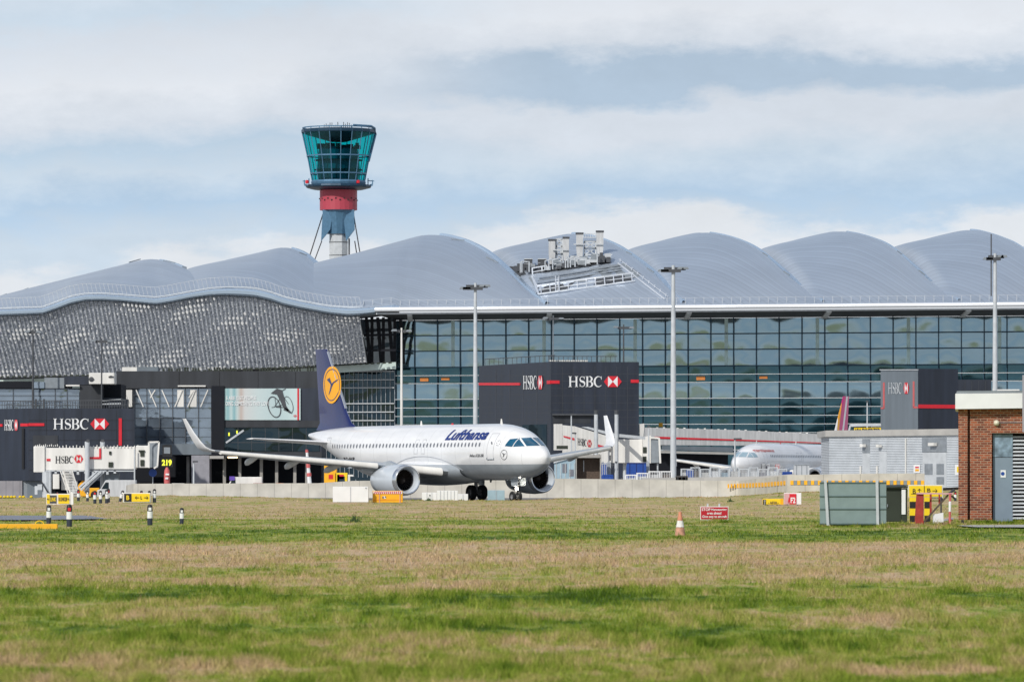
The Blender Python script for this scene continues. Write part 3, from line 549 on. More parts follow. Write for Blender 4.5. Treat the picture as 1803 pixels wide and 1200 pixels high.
# straight fascia right
zt=ZA(538.5,985)
def ledge(mb,px0,px1,z0,z1,o0,o1):
    mb.prism([fpt(px0,z0,o1),fpt(px1,z0,o1),fpt(px1,z1,o1),fpt(px0,z1,o1)],n*(o0-o1))
mb=MB(); ring=[]
for px in (700,1000,1300,1600,1860):
    ring.append([fpt(px,zt-.38+.42*math.sin(a),15-.42*math.cos(a)+.2) for a in np.linspace(0,2*math.pi,13)[:-1]])
mb.grid(ring,close=True); mb.build('eaves_tube','fascia_white',T,smooth=True)
mb=MB(); ledge(mb,700,1860,zt-1.25,zt-.98,13.6,14.6); mb.build('eaves_strip','light_grey',T)
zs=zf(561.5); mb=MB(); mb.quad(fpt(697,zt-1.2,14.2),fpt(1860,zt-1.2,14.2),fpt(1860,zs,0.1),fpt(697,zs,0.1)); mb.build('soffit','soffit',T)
for px in np.arange(757,1860,243):
    mb=MB(); mb.bar(fpt(px-34,zs-.1,.3),fpt(px,zt-1.35,14),.9,.35); mb.build('soffit_strut','light_grey',T)
# leaning bay between screen and glass
mb=MB(); mb.quad(P(634,562,1004),P(697,560,1004),P(697,637,1008),P(650,640,1008)); mb.build('corner_glazing','glass_pier',T); mb=MB()
for k in range(7): mb.bar(P(645+k*10,559,1002.5),P(637+k*10+14-6*(k%2),640,1006.5),.55,.3)
for py in (589,616): mb.bar(P(640,py+1,1002),P(697,py,1002),.4)
mb.build('corner_bracing','void',T)
mb=MB(); mb.quad(P(180,672,1012),P(697,637,1003),P(697,649,1003),P(180,684,1012)); mb.quad(P(-100,672,1015),P(180,662,1012),P(180,690,1012),P(-100,690,1015)); mb.build('clerestory',mat('clerestory_glass',(.5,.6,.58),.2,var=.2,scale=.5),T)
mb=MB()
for k in range(70): px=-20+k*10.2; py=np.interp(px,[-20,180,400,697],[664,660,651,638]); mb.bar(P(px,py,1002),P(px+6,py-.6,1002),.22,.3)
tag(mb.build('clerestory_shade','dark_green',T),kind='stuff') if 0 else mb.build('clerestory_shade','dark_green',T)
# perforated metal screen on the left
def scr(u,v):      # u 0..1 left-right, v 0 top..1 bottom
    t0=lerp(-60,633,u); b0=lerp(-30,646,u); px=lerp(t0,b0,v); top=ipl(LT,t0)+ipl(LH,t0)+1.5; bot=float(np.interp(b0,[-60,0,200,400,520,646],[667,665,659,651,646,638]))
    Y=lerp(995.6,1001,v)+(1-u)*8; return P(px,lerp(top,bot,v),Y)
def screen_mat():
    m=bpy.data.materials.new('perforated_screen'); m.use_nodes=True; nt=m.node_tree; b=nt.nodes['Principled BSDF']; b.inputs['Roughness'].default_value=.5; b.inputs['Metallic'].default_value=.3
    tc=node(nt,'ShaderNodeTexCoord'); mp=node(nt,'ShaderNodeMapping'); mp.inputs['Scale'].default_value=(2.8,.1,4.5); nt.links.new(tc.outputs['Object'],mp.inputs[0])
    vo=node(nt,'ShaderNodeTexNoise'); vo.inputs['Scale'].default_value=1; vo.inputs['Detail'].default_value=2; nt.links.new(mp.outputs[0],vo.inputs['Vector'])
    r=node(nt,'ShaderNodeValToRGB'); e=r.color_ramp.elements; e[0].position=.36; e[0].color=(.2,.23,.29,1); e[1].position=.64; e[1].color=(.72,.76,.82,1); x=e.new(.5); x.color=(.44,.48,.56,1)
    nt.links.new(vo.outputs['Fac'],r.inputs[0]); nt.links.new(r.outputs[0],b.inputs['Base Color']); return m
M['screen']=screen_mat()
mb=MB().grid([[scr(u,v) for u in np.linspace(0,1,90)] for v in np.linspace(0,1,14)]); sc_=mb.build('screen_wall','screen',T,smooth=True)
mb=MB(); NC=96
for i in range(NC+1):
    u=i/NC; a=[scr(u,v)+Vector((0,-.35,0)) for v in (0,.33,.66,1)]
    for j in range(3): mb.bar(a[j],a[j+1],.1,.3)
mb.build('screen_rib','grey_steel',sc_)
# white diamonds painted for sky light showing through lens-shaped openings
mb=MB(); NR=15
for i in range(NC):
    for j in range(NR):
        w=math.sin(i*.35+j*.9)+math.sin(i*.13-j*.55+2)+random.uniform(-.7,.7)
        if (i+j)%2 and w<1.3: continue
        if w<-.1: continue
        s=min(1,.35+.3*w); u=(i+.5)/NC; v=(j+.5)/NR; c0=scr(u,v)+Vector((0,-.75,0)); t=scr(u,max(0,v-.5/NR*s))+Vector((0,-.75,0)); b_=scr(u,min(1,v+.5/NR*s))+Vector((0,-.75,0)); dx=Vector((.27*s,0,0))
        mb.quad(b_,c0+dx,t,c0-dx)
mb.build('sky_light_flecks','white_paint',sc_)
# ---- roof shells
def resample(pts,n):
    a=np.array(pts,float); d=np.r_[0,np.cumsum(np.hypot(np.diff(a[:,0]),np.diff(a[:,1])))]
    # Catmull-Rom smoothing
    out=[]
    for s in np.linspace(0,d[-1],n):
        i=min(max(np.searchsorted(d,s,side='right')-1,0),len(a)-2); t=(s-d[i])/(d[i+1]-d[i]); p0=a[max(i-1,0)];p1=a[i];p2=a[i+1];p3=a[min(i+2,len(a)-1)]
        out.append(.5*((2*p1)+(-p0+p2)*t+(2*p0-5*p1+4*p2-p3)*t*t+(-p0+3*p1-3*p2+p3)*t**3))
    return np.array(out)
def shell(Tp,bL,bR,Yt,crest,N=80,Mv=22,label=None,seam=70,te=1.):
    t=resample([(x,y) for x,y in Tp],N); rows=[];uvs=[]
    ci=int(np.argmin(t[:,1]))
    for j in range(Mv):
        v=j/(Mv-1); rw=[]
        for i in range(N):
            u=i/(N-1); bx=lerp(bL,bR,u); by=lipTop(bx)-.3; Yb=lipY(bx)+1.2
            w=1. if i<=ci else max(0.02,1-((i-ci)/(N-1-ci))**1.15)
            Y1=lerp(Yb+.8,Yt,w) if i>ci else Yt
            tx,ty=t[i]; zt_=H-(ty-HZ)*Y1/F; zb=H-(by-HZ)*Yb/F
            e=math.sin(v*math.pi/2)**.9
            Y=lerp(Yb,Y1,v); x=lerp(XA(bx,Yb),XA(tx,Y1),v); z=lerp(zb,zt_,e); rw.append((x,Y,z)); uvs.append(((u*.55+v*.75)*seam,v))
        rows.append(rw)
    mb=MB(); mb.grid(rows); mb.uv=uvs; o=mb.build('roof_shell','roof',T,smooth=True)
    # standing edge trim from just before the crest down the right side
    s=ci+2; L=[Vector(rows[-1][i]) for i in range(max(s,0),int(N*te))]
    mt=MB(); sec=[]
    for p in L: sec.append([p+Vector((-.5,-1.2,-.35)),p+Vector((-.1,-1.1,.5)),p+Vector((.75,-.4,.3)),p+Vector((.6,.5,-.5))])
    mt.grid(sec); mt.build('edge_trim','fascia_blue',o,smooth=True)
    # snow-guard rods near the trim
    mg=MB()
    for (uu,vv) in ((.72,.9),(.83,.82)):
        i=int(uu*(N-1)); j=int(vv*(Mv-1)); p=Vector(rows[j][i])+Vector((0,-.3,.25)); q=Vector(rows[max(j-2,0)][max(i-3,0)])+Vector((0,-.3,.1)); mg.bar(p,q,.16)
    mg.build('roof_rod','mid_grey',o)
    return o,rows
shell([(-140,560),(0,525),(75,505),(150,487),(212,471),(240,463.5),(262,460),(280,460.3),(300,464),(327,475),(370,497),(400,512)],-140,400,1110,0,seam=50,te=.85)
shell([(270,524),(300,500),(327,477),(400,460),(450,448.5),(485,440),(500,438.3),(515,439.5),(535,448),(553,463),(600,500),(640,530)],270,640,1085,0,seam=45,te=.78)
shell([(400,512),(457,489),(550,465),(625,447),(700,427),(735,417.5),(752,414.8),(775,415),(800,419),(825,427.5),(860,447),(900,482),(930,511),(962,536)],400,962,1060,0,seam=70)
so_,Drows=shell([(845,480),(865,445),(930,427),(985,415),(1003,413.6),(1030,415),(1065,425),(1100,443),(1150,481),(1203,534)],940,1203,1070,0,seam=34)
shell([(1080,480),(1100,443),(1160,425),(1212,413),(1232,411.8),(1250,412.5),(1290,421),(1334,442),(1390,489),(1449,533)],1185,1449,1070,0,seam=34)
shell([(1310,480),(1334,442),(1395,424),(1450,411.5),(1470,410),(1490,411),(1527,419),(1568,438),(1632,492),(1688,531)],1430,1688,1070,0,seam=34)
shell([(1545,475),(1568,438),(1630,421),(1680,409.5),(1703,407.8),(1725,409.5),(1760,420),(1795,438),(1860,492),(1920,531)],1670,1920,1070,0,seam=34)
shell([(1770,475),(1795,438),(1850,422),(1905,409),(1930,408),(1960,411),(1990,420)],1895,2100,1070,0,seam=30)
# railings along eaves
mb=MB()
for px in np.arange(-8,640,7.5):
    t=ipl(LT,px); Y=lipY(px)+2.; a=P(px,t,Y); b=a+Vector((-.5,-.3,2.0)); mb.bar(a,b,.07)
    if px>0: mb.bar(pb,b,.05); mb.bar(pa,a+Vector((0,-.3,.25)),.16)
    pb=b; pa=a+Vector((0,-.3,.25))
mb.build('roof_railing','light_grey',T); mb=MB(); pb=None
for px in np.arange(640,1860,16.2):
    t=lipTop(px); Y=lipY(px)+2.; a=P(px,t,Y); b=a+Vector((0,0,1.3)); mb.bar(a,b,.08)
    if pb: mb.bar(pb,b,.035)
    pb=b; pa=a
mb.build('roof_railing','light_grey',T)
mb=MB()
for px,py in ((4,521),(42,511),(98,499)):
    mb.bar(P(px,py+3,1100),P(px,py-1,1100),.2); mb.bar(P(px,py-1,1100),P(px+8,py-4,1100),.2); mb.bar(P(px+8,py+1,1100),P(px+8,py-4,1100),.15)
mb.build('roof_hoop','mid_grey',T)
# rooftop plant in the notch of one shell
Yp=1017.
def flue(px0,px1,t,b):
    m_=MB(); x0,x1=XA(px0,Yp),XA(px1,Yp); z0,z1=ZA(b,Yp),ZA(t,Yp); zm=lerp(z0,z1,.55); w=(x1-x0)
    m_.box(x0,x1,Yp,Yp+w,zm,z1); m_.prism([(x0,Yp,zm),(x1,Yp,zm),(x1-.12*w,Yp,z0),(x0+.22*w,Yp,z0)],(0,w,0)); o=m_.build('flue_stack','offwhite',T)
    MB().box(x0-.1,x1+.1,Yp-.1,Yp+w+.1,z1+.02,z1+.35).build('flue_cap','dark_grey',o)
flue(966,977.5,424,475); flue(991.5,1002,420,474); flue(1014.5,1026.5,412.5,466); flue(1050,1062.5,409,458)
def lattice(px0,px1,t,b,k):
    m_=MB(); Y=Yp+.8
    for px in (px0,px1): m_.bar(P(px,b,Y),P(px,t,Y),.3)
    for i in range(k):
        a=lerp(b,t,i/k); c_=lerp(b,t,(i+1)/k); m_.bar(P(px0,a,Y),P(px1,c_,Y),.2); m_.bar(P(px1,a,Y),P(px0,c_,Y),.2); m_.bar(P(px0,c_,Y),P(px1,c_,Y),.3)
    return m_
lattice(979,990,421,472,4).build('flue_frame','light_grey',T); m_=lattice(1029,1049,425,460,3)
for i in range(6): m_.bar(P(1027+4.2*i,411.5,Yp),P(1027+4.2*i,418,Yp),.1)
m_.bar(P(1026,411.5,Yp),P(1050,411.5,Yp),.15); m_.bar(P(1026,418,Yp),P(1050,418,Yp),.15); m_.bar(P(1010,430,Yp-.3),P(1061,430,Yp-.3),.2); m_.bar(P(973,440,Yp-.3),P(1000,440,Yp-.3),.2)
m_.build('flue_frame','light_grey',T)
for (a,b,t,bt) in ((923,937.5,456,472),(947,962,456,470)):
    o=MB().pbox(a,t,b,bt,Yp+1,3).build('roof_chiller','dark_grey',T); m_=MB()
    m_.pbox(a-.3,t-1,b+.3,t+.5,Yp+.8,3.4); m_.pbox(a+.5,(t+bt)/2-.4,b-.5,(t+bt)/2+.4,Yp+.85,.2); m_.build('chiller_band','light_grey',o)
mb=MB(); mb.prism([P(898,484,Yp+.5),P(936,487,Yp-1),P(1075,467,Yp-1),P(1070,453,Yp+3),P(1005,462,Yp+3),P(905,468,Yp+4)],(0,.6,0)); mb.build('plant_pit','dark_grey',T)
mb=MB()

DP=[((CX+F*p[0]/p[1]),(HZ-(p[2]-H)*F/p[1]),p[1]) for rw in Drows for p in rw]
DPA=np.array(DP)
def DQ(px,py,off=.5):
    a_=DPA; d_=(a_[:,0]-px)**2+(a_[:,1]-py)**2; i_=np.argpartition(d_,6)[:6]; w_=1/(d_[i_]+.3); y=float((a_[i_,2]*w_).sum()/w_.sum()); return P(px,py,y-off)
mb=MB(); mb.grid([[DQ(lerp(944,1112,t),lerp(516,492,t),.35) for t in np.linspace(0,1,14)],[DQ(lerp(947,1110,t),lerp(505,483,t),.35) for t in np.linspace(0,1,14)]]); mb.build('roof_slot','dark_grey',T)
mb=MB(); mb.grid([[DQ(lerp(940,1135,t),lerp(503,486,t),.3) for t in np.linspace(0,1,14)],[DQ(lerp(930,1100,t),lerp(488,463,t),.3) for t in np.linspace(0,1,14)]]); mb.build('louvre_terrace','mid_grey',T)
mb=MB(); mb.grid([[DQ(lerp(904,1072,t),lerp(486,463,t),.3) for t in np.linspace(0,1,20)],[DQ(lerp(900,1072,t),lerp(472,452,t),.3) for t in np.linspace(0,1,20)]]); mb.build('plant_pit','dark_grey',T)
for k in range(34):
    px=random.uniform(900,1074); py=lerp(484,461,(px-900)/174)+random.uniform(-5,1); o_=DQ(px,py,1.2+random.random()); w=random.uniform(.25,.9); h=random.uniform(.4,1.6); MB().box(o_.x-w,o_.x+w,o_.y,o_.y+1.5,o_.z,o_.z+h).build('plant_unit',random.choice(['dark_grey','mid_grey','light_grey','grey_steel','dark_grey']),T)
for k in range(12):
    px=random.uniform(910,1060); py=lerp(482,463,(px-900)/174); a_=DQ(px,py,2.6); MB().tube([a_,a_+Vector((0,0,random.uniform(1,2.2))),a_+Vector((random.uniform(-2,2),0,random.uniform(1.2,2.2)))],.12,6).build('plant_pipe','light_grey',T)
for k in range(3):
    mb=MB(); mb.grid([[DQ(lerp(945+k*2,1095,t),lerp(499-k*4.5,476-k*4.5,t),.7) for t in np.linspace(0,1,16)],[DQ(lerp(945+k*2,1095,t),lerp(497.6-k*4.5,474.6-k*4.5,t),.7) for t in np.linspace(0,1,16)]]); mb.build('roof_step','mid_grey',T)
mb=MB(); mb.bar(P(934,486,1013),P(1080,462,1015.),.9,.5)
def dline(a,b,w,off=.8,n_=10):
    for i in range(n_): mb.bar(DQ(lerp(a[0],b[0],i/n_),lerp(a[1],b[1],i/n_),off),DQ(lerp(a[0],b[0],(i+1)/n_),lerp(a[1],b[1],(i+1)/n_),off),w)
dline((1090,456),(1176,522),.12,1.); dline((1088,463),(1170,526),.2,.8)
for i in range(9): mb.bar(DQ(1092+i*10,460+i*7.6,.8),DQ(1093+i*10,456+i*7.6,1.4),.15)
dline((945,503),(1115,480),.3); dline((948,517.5),(1118,494),.25); dline((936,486),(945,503),.3,.8,3); dline((937,487),(948,517),.3,.8,4); dline((950,510),(1116,487),.15)
for i in range(11):
    px=953+i*16; py=516.5-i*2.25; mb.bar(DQ(px,py,.9),DQ(px-1,py-13,.9),.2)
for i in range(9):
    px=937+i*17; py=487-i*2.8; mb.bar(P(px+1,py,1012.5),P(px,py-15,1012.5),.25)
mb.bar(P(936,472,1012.5),P(1078,448,1012.5),.2); mb.bar(P(936,479,1012.5),P(1078,455,1012.5),.15);
for px in (978,984): mb.bar(DQ(px,512,1.2),DQ(px,486,1.2),.15)
for i in range(8): mb.bar(DQ(978,511-i*3,1.2),DQ(984,511-i*3,1.2),.12)
mb.build('plant_railing','fascia_white',T)
# building mass behind the glass
mb=MB(); mb.prism([(XA(-120,1030),1030,-.8),(XA(640,1012),1012,-.8),(XA(2100,1000),1000,-.8),(XA(2100,1000),1200,-.8),(XA(-120,1030),1200,-.8)],(0,0,29)); mb.build('building_core','dark_grey',T)
# ------------------------------------------------------------------ control tower
TY=1360.; cx=XA(596,TY); s=TY/F
TW=thing('control_tower','tall control tower with flared teal glass cab over a red band, behind the wave roof','control tower',(cx,TY,-.8))
def lz(py): return ZA(py,TY)
def ring_mb(prof,n=20,c=(0,0),phase=.1): return MB().lathe([(r*s,lz(py)) for r,py in prof],(cx+c[0]*s,TY,0),'Z',n,True,phase)
m_=MB().lathe([(46*s,lz(320)),(53*s,lz(283)),(64.5*s,lz(231))],(cx,TY,0),'Z',20,False,.1); m_.build('cab_glass','tower_glass',TW)
mb=MB()
for k in range(20):
    a=2*math.pi*k/20+.1; f=lambda r,py:(cx+r*s*math.cos(a),TY+r*s*math.sin(a),lz(py)); mb.bar(f(46.2,321),f(53.3,283),.2); mb.bar(f(53.3,283),f(65,231),.2)
for r,py in ((55.3,275),(49,306)):
    for k in range(20):
        a=2*math.pi*k/20+.1; b=2*math.pi*(k+1)/20+.1; mb.bar((cx+r*s*math.cos(a),TY+r*s*math.sin(a),lz(py)),(cx+r*s*math.cos(b),TY+r*s*math.sin(b),lz(py)),.3)
mb.build('cab_mullion','tower_blue',TW)
ring_mb([(14,250),(58,237),(65.5,234),(65.5,229),(60,228)]).build('cab_roof','tower_dark',TW)
ring_mb([(34,322),(38,300),(35,264),(28,259)],14).build('cab_core','tower_dark',TW)
mb=MB()
for k in range(26):
    a=random.uniform(0,6.28); r=random.uniform(10,34); x=cx+r*s*math.cos(a); y=TY+r*s*math.sin(a); w=random.uniform(.3,.9); mb.box(x-w,x+w,y-w,y+w,lz(262),lz(random.uniform(252,259)))
for py in (283,300): mb.lathe([(43*s,lz(py)),(43*s,lz(py-1.5))],(cx,TY,0),'Z',16)
mb.build('cab_desks','void',TW)
ring_mb([(44,329),(47,327),(48.5,321),(47,318),(44,318)]).build('cab_base','tower_blue',TW)
dk=ring_mb([(44,334),(56,331),(58,329),(57,326),(50,325)]).build('balcony','tower_dark',TW)
mb=MB()
for sgn in (-1,1):
    mb.bar((cx+sgn*50*s,TY,lz(329)),(cx+sgn*60*s,TY,lz(325)),.5); mb.bar((cx+sgn*60*s,TY,lz(325)),(cx+sgn*60*s,TY,lz(317)),.25); mb.bar((cx+sgn*51*s,TY,lz(318)),(cx+sgn*63*s,TY,lz(319)),.2); mb.bar((cx+sgn*52*s,TY,lz(326)),(cx+sgn*52*s,TY,lz(314)),.25)
mb.build('balcony_bracket','tower_blue',dk)
for sgn in (-54,35.5): MB().lathe([(.01,-.5),(.45,-.3),(.45,.3),(.01,.5)],(cx+sgn*s,TY-56*s*.6,lz(322)),'Z',10).build('beacon','red',dk)
ring_mb([(33,370),(33,335)],24).build('red_band','tower_red',TW)
mb=MB()
for k in range(14): a=math.pi+ (k+.5)/14*math.pi; x=cx+33.3*s*math.cos(a); y=TY+33.3*s*math.sin(a); mb.box(x-.18,x+.18,y-.1,y+.1,lz(351+3*(k%2)),lz(349+3*(k%2)))
mb.build('band_vent','black',TW)
ring_mb([(20,412),(24,390),(28,372),(30,369)],14).build('neck','tower_blue',TW)
mb=MB()
def leg(a0,a1,b0,b1,y): mb.prism([(cx+a0*s,y,lz(370)),(cx+a1*s,y,lz(370)),(cx+b1*s,y,lz(405)),(cx+b0*s,y,lz(425))],(0,1.6,0))
leg(-27,-8,-30,-14,TY-3); leg(8,28,14,29,TY-3); mb.build('neck_fin','tower_blue',TW)
ring_mb([(17,620),(17,409),(14,405)],8,phase=.39).build('shaft','light_grey',TW); mb=MB()
for py in (427,450): mb.lathe([(17.6*s,lz(py)),(17.6*s,lz(py-1))],(cx,TY,0),'Z',8,phase=.39)
mb.box(cx+17.5*s,cx+20*s,TY-1,TY+1,lz(470),lz(420)); mb.build('shaft_joint','dark_grey',TW)
mb=MB()
for a,b in ((-27,-52),(-29,-41),(27,41),(29,35)): mb.tube([(cx+a*s,TY-2,lz(378 if abs(a)==27 else 425)),(cx+b*s*1.0,TY-5,lz(460)),(cx+(b+(b-a)*2.)*s,TY-14,lz(620))],.14,6)
mb.build('stay_cable','cable',TW)
mb=MB()
for k in range(15): px=-25+k*3.4; h=random.uniform(5,13); mb.bar((cx+px*s,TY+random.uniform(-3,3),lz(229)),(cx+px*s,TY,lz(227-h)),.16)
mb.build('antenna','dark_grey',TW); mb=MB()
for k in range(20):
    a=2*math.pi*k/20+.1; b=2*math.pi*(k+1)/20+.1; r=63; g=lambda t,py:(cx+r*s*math.cos(t),TY+r*s*math.sin(t),lz(py)); mb.bar(g(a,230),g(a,225),.2); mb.bar(g(a,225.5),g(b,225.5),.25)
mb.tube([(cx+28*s,TY-8,lz(224)),(cx+58*s,TY-4,lz(224)),(cx+64*s,TY-2,lz(227)),(cx+65.5*s,TY,lz(236)),(cx+53.5*s,TY-2,lz(285))],.3,6); mb.build('roof_rail','tower_blue',TW)
# ------------------------------------------------------------------ dark pier building (centre left)
def bldg(label,cat,px,Y,name='pier_building'): return thing(name,label,cat,(XA(px,Y),Y,-.8))
B=bldg('dark charcoal pier building carrying the cyclist billboard, behind the airliner tail','building',380,760); Y=760.
def bx(mb,a,t,b,bt,o=0,d=1.): return mb.pbox(a,t,b,bt,Y-o,d)
bx(MB(),205,653,566,683,0,20).build('upper_band','charcoal_clad',B)
mb=MB()
for px in (315,386,454,520): bx(mb,px,654,px+.6,682,.06,.05)
mb.build('band_joint','black',B)
bx(MB(),372,683,566,804,.3,20).build('wall','navy_clad',B); bx(MB(),395,740,566,752,.5,.3).build('wall_band','charcoal_clad',B)
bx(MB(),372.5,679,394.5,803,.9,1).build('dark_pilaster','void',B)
bx(MB(),395,795,566,805,.6,1).build('ledge','charcoal_clad',B)
for k in range(7):
    a=395+k*24; g=bx(MB(),a+.5,753,a+23.5,794,.4,.05).build('window','glass_night',B); m_=MB(); bx(m_,a-.4,753,a+.4,794,.45,.1); bx(m_,a+.5,778,a+23.4,779,.46,.08); m_.build('window_bar','dark_grey',g)
m_=MB(); m_.bar(P(398,779,Y-.6),P(429,757,Y-.6),.25); m_.build('handrail','light_grey',B); m_=MB(); bx(m_,402,761,404.5,767,.55,.05); bx(m_,416,757.5,418.5,763,.55,.05); m_.build('interior_sign','digit_yellow',B)
# glazed link with white W bracing
for k in range(7):
    a=213+k*22.7; g=bx(MB(),a+.4,684,a+22.3,718,-.6,.05).build('bracing_bay','glass_pier',B); m_=MB(); 
    z=-.35
    m_.bar(P(a+4,686,Y-z),P(a+17,716,Y-z),.5,.15) if k in (0,1,2,3) else m_.bar(P(a+17,686,Y-z),P(a+4,716,Y-z),.5,.15)
    if k in (2,5): m_.bar(P(a+15,686,Y-z),P(a+6,700,Y-z),.45,.15)
    if k in (0,4,5): m_.bar(P(a+14,686,Y-z),P(a+14,716,Y-z),.9,.15)
    m_.build('white_brace','bridge_white',g)
    m_=MB(); bx(m_,a-.5,684,a+.5,780,-.3,.4); bx(m_,a+.5,695,a+22,695.8,-.3,.2); bx(m_,a+.5,708,a+22,708.8,-.3,.2); m_.build('window_bar','dark_grey',g)
    g2=bx(MB(),a+.4,719,a+22.3,781,-.6,.05).build('lower_window','glass_pier',B); m_=MB()
    for py in (735,752,768): bx(m_,a+.5,py,a+22.2,py+.6,-.5,.1)
    m_.build('transom','dark_grey',g2)
bx(MB(),213,781,372,800,-.2,6).build('fascia_panel','grey_clad',B)
bx(MB(),337,801,368.5,880,0,6).build('stair_block','panel_lilac',B)
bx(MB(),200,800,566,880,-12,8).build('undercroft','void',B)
for px in (331,395,422,460,487,519,540): bx(MB(),px-2.6,805 if px>390 else 803,px+2.6,880,-2,.8).build('column','column_concrete',B)
m_=MB(); bx(m_,369,802,394,807,1.2,.4); m_.build('ceiling_light','concrete_light',B); m_=MB(); bx(m_,401,803.5,418,806,.8,.3); m_.build('ceiling_light','lamp_warm',B)
m_=MB(); bx(m_,327,664,376,666.2,-.6,.2) if 0 else bx(m_,313,678,362,680.3,.3,.25); m_.build('ledge_light','bridge_white',B)
m_=MB(); bx(m_,215,646,241,653,-3,2); m_.build('roof_box','bridge_white',B); m_=MB(); bx(m_,241,645.5,278,653,-3,2); m_.build('roof_box','grey_clad',B)
m_=MB()
for px in np.arange(282,566,4.7): 
    if random.random()<.65: bx(m_,px,649-random.random()*3,px+3,653,-2,.5)
bx(m_,280,647,566,647.5,-2,.1); m_.build('roof_clutter','dark_green',B)
# billboard
bb=thing('billboard','pale teal billboard of a rider\'s leg over a bicycle on the dark pier wall','billboard',(XA(462,Y-.4),Y-.4,ZA(739,Y)))
m=bpy.data.materials.new('billboard_print'); m.use_nodes=True; nt=m.node_tree; b=nt.nodes['Principled BSDF']; b.inputs['Roughness'].default_value=.4
tcn=node(nt,'ShaderNodeTexCoord'); sxn=node(nt,'ShaderNodeSeparateXYZ'); nt.links.new(tcn.outputs['Object'],sxn.inputs[0]); mrn=node(nt,'ShaderNodeMapRange'); mrn.inputs[1].default_value=-5.3; mrn.inputs[2].default_value=5.3; nt.links.new(sxn.outputs['X'],mrn.inputs[0])
rr=node(nt,'ShaderNodeValToRGB'); e=rr.color_ramp.elements; stp=[(0,(.42,.6,.58)),(.05,(.25,.45,.48)),(.09,(.5,.62,.62)),(.13,(.22,.42,.46)),(.17,(.5,.6,.6)),(.22,(.5,.42,.38)),(.27,(.58,.6,.6)),(.45,(.52,.62,.63)),(.7,(.45,.58,.6)),(1,(.55,.68,.68))]
while len(e)<len(stp): e.new(.5)
for el,(p,v) in zip(e,stp): el.position=p; el.color=(*v,1)
nt.links.new(mrn.outputs[0],rr.inputs[0]); nt.links.new(rr.outputs[0],b.inputs['Base Color']); M['poster']=m
MB().pbox(395.5,683.5,529,739,Y-.6,.3).build('poster','poster',bb)
m_=MB(); m_.pbox(523.5,683.5,526.5,739,Y-.66,.03); m_.build('poster_stripe','red',bb)
fb=Face(395,Y-.66,529,Y-.66)
text_mb('S ARE JUST PEOPLE',plabel(fb,398,697,451,706,.02),bold=.02).build('poster_lettering','white_paint',bb)
text_mb('OING SOMETHING THEY LOVE',plabel(fb,397,706.5,474,714,.02),bold=.02).build('poster_lettering','white_paint',bb)
m_=MB()
def ell(cx_,cy_,rx,ry,w,rot=0):
    pts=[]
    for k in range(25):
        a=2*math.pi*k/24; x=rx*math.cos(a); y=ry*math.sin(a); pts.append((cx_+x*math.cos(rot)-y*math.sin(rot),cy_+x*math.sin(rot)+y*math.cos(rot)))
    m_.ribbon(pts,w,lambda x,y: fb.p(x,y,.03))
ell(483,716,10.5,18.5,1.6,-.28); ell(508,712,7,15,.9,-.3)
for a,b,w in (((483,716),(497,695),.9),((497,695),(508,711),.9),((484,700),(486,716),.9),((486,716),(495,714),1.),((486,716),(503,717),1.2),((478,717),(498,712),.8),((495,688),(503,684),1.2)): m_.ribbon([a,b],w,lambda x,y: fb.p(x,y,.03))
m_.build('bicycle_print','dark_grey',bb)
m_=MB(); m_.ribbon([(482,683.7),(492,690),(497,703),(501,715),(508,723)],[20,12,8.5,6,3.5],lambda x,y: fb.p(x,max(y,683.7),.05)); m_.ribbon([(500,719),(507,722),(514,727)],[5,4,1.4],lambda x,y: fb.p(x,y,.05)); m_.build('leg_print','dark_grey',bb)
r_,w_=hexlogo(lambda u,v: fb.p(516.5+u*3.5,lerp(733.5,730,v),.03)); r_.build('hexagon_emblem','red',bb)
# low roof block joining on the left, with glazed corridor
B=bldg('low dark pier roofs and glazed corridor above the left bank-branded block','building',80,740); Y=740.
bx(MB(),-60,671,60,684,0,14).build('roof_band','void',B); bx(MB(),78,664.5,113,683,0,14).build('roof_band','mid_grey',B); bx(MB(),113,662,157,677,.3,14).build('roof_band','navy_clad',B)
bx(MB(),59,672,78,683,.2,6).build('roof_louvre','glass_pier',B); m_=MB(); bx(m_,116,677,140,679.7,.8,.3); m_.build('ledge_light','bridge_white',B)
for k,(a,b) in enumerate(((-60,-30),(-30,23),(23,57),(59,97),(97,118),(118,140))):
    g=bx(MB(),a+.5,685,b-.5,722,-.5,.05).build('window','glass_pier',B); m_=MB(); bx(m_,a-.5,684,a+.5,722,-.3,.3); bx(m_,a+.5,695.5,b-.5,696.3,-.3,.2)
    if k==3: m_.bar(P(63,720,Y),P(63,702,Y),.2); m_.bar(P(77,720,Y),P(77,702,Y),.2)
    m_.build('window_bar','dark_grey',g)
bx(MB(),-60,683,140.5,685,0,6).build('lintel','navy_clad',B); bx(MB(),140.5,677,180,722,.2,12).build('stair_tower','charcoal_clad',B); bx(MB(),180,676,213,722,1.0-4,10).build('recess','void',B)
m_=MB(); m_.bar(P(180,705,Y-.3),P(213,703,Y-.3),.15); m_.bar(P(180,711,Y-.3),P(213,710,Y-.3),.15); m_.build('handrail','light_grey',B)
m_=MB()
for px in np.arange(-10,225,4.6): m_.bar(P(px,722,Y-8),P(px,706,Y-8),.07)
m_.bar(P(-10,706,Y-8),P(222,704,Y-8),.12); m_.bar(P(-10,713,Y-8),P(222,712,Y-8),.08); m_.build('parapet_railing','dark_grey',B)
bx(MB(),-60,700,213,880,-1,15).build('core','navy_clad',B)
ac=thing('air_handling_unit','white rooftop air handling unit with two dark vents on the low left pier roof','plant unit',(XA(178,742),738,ZA(676,740)))
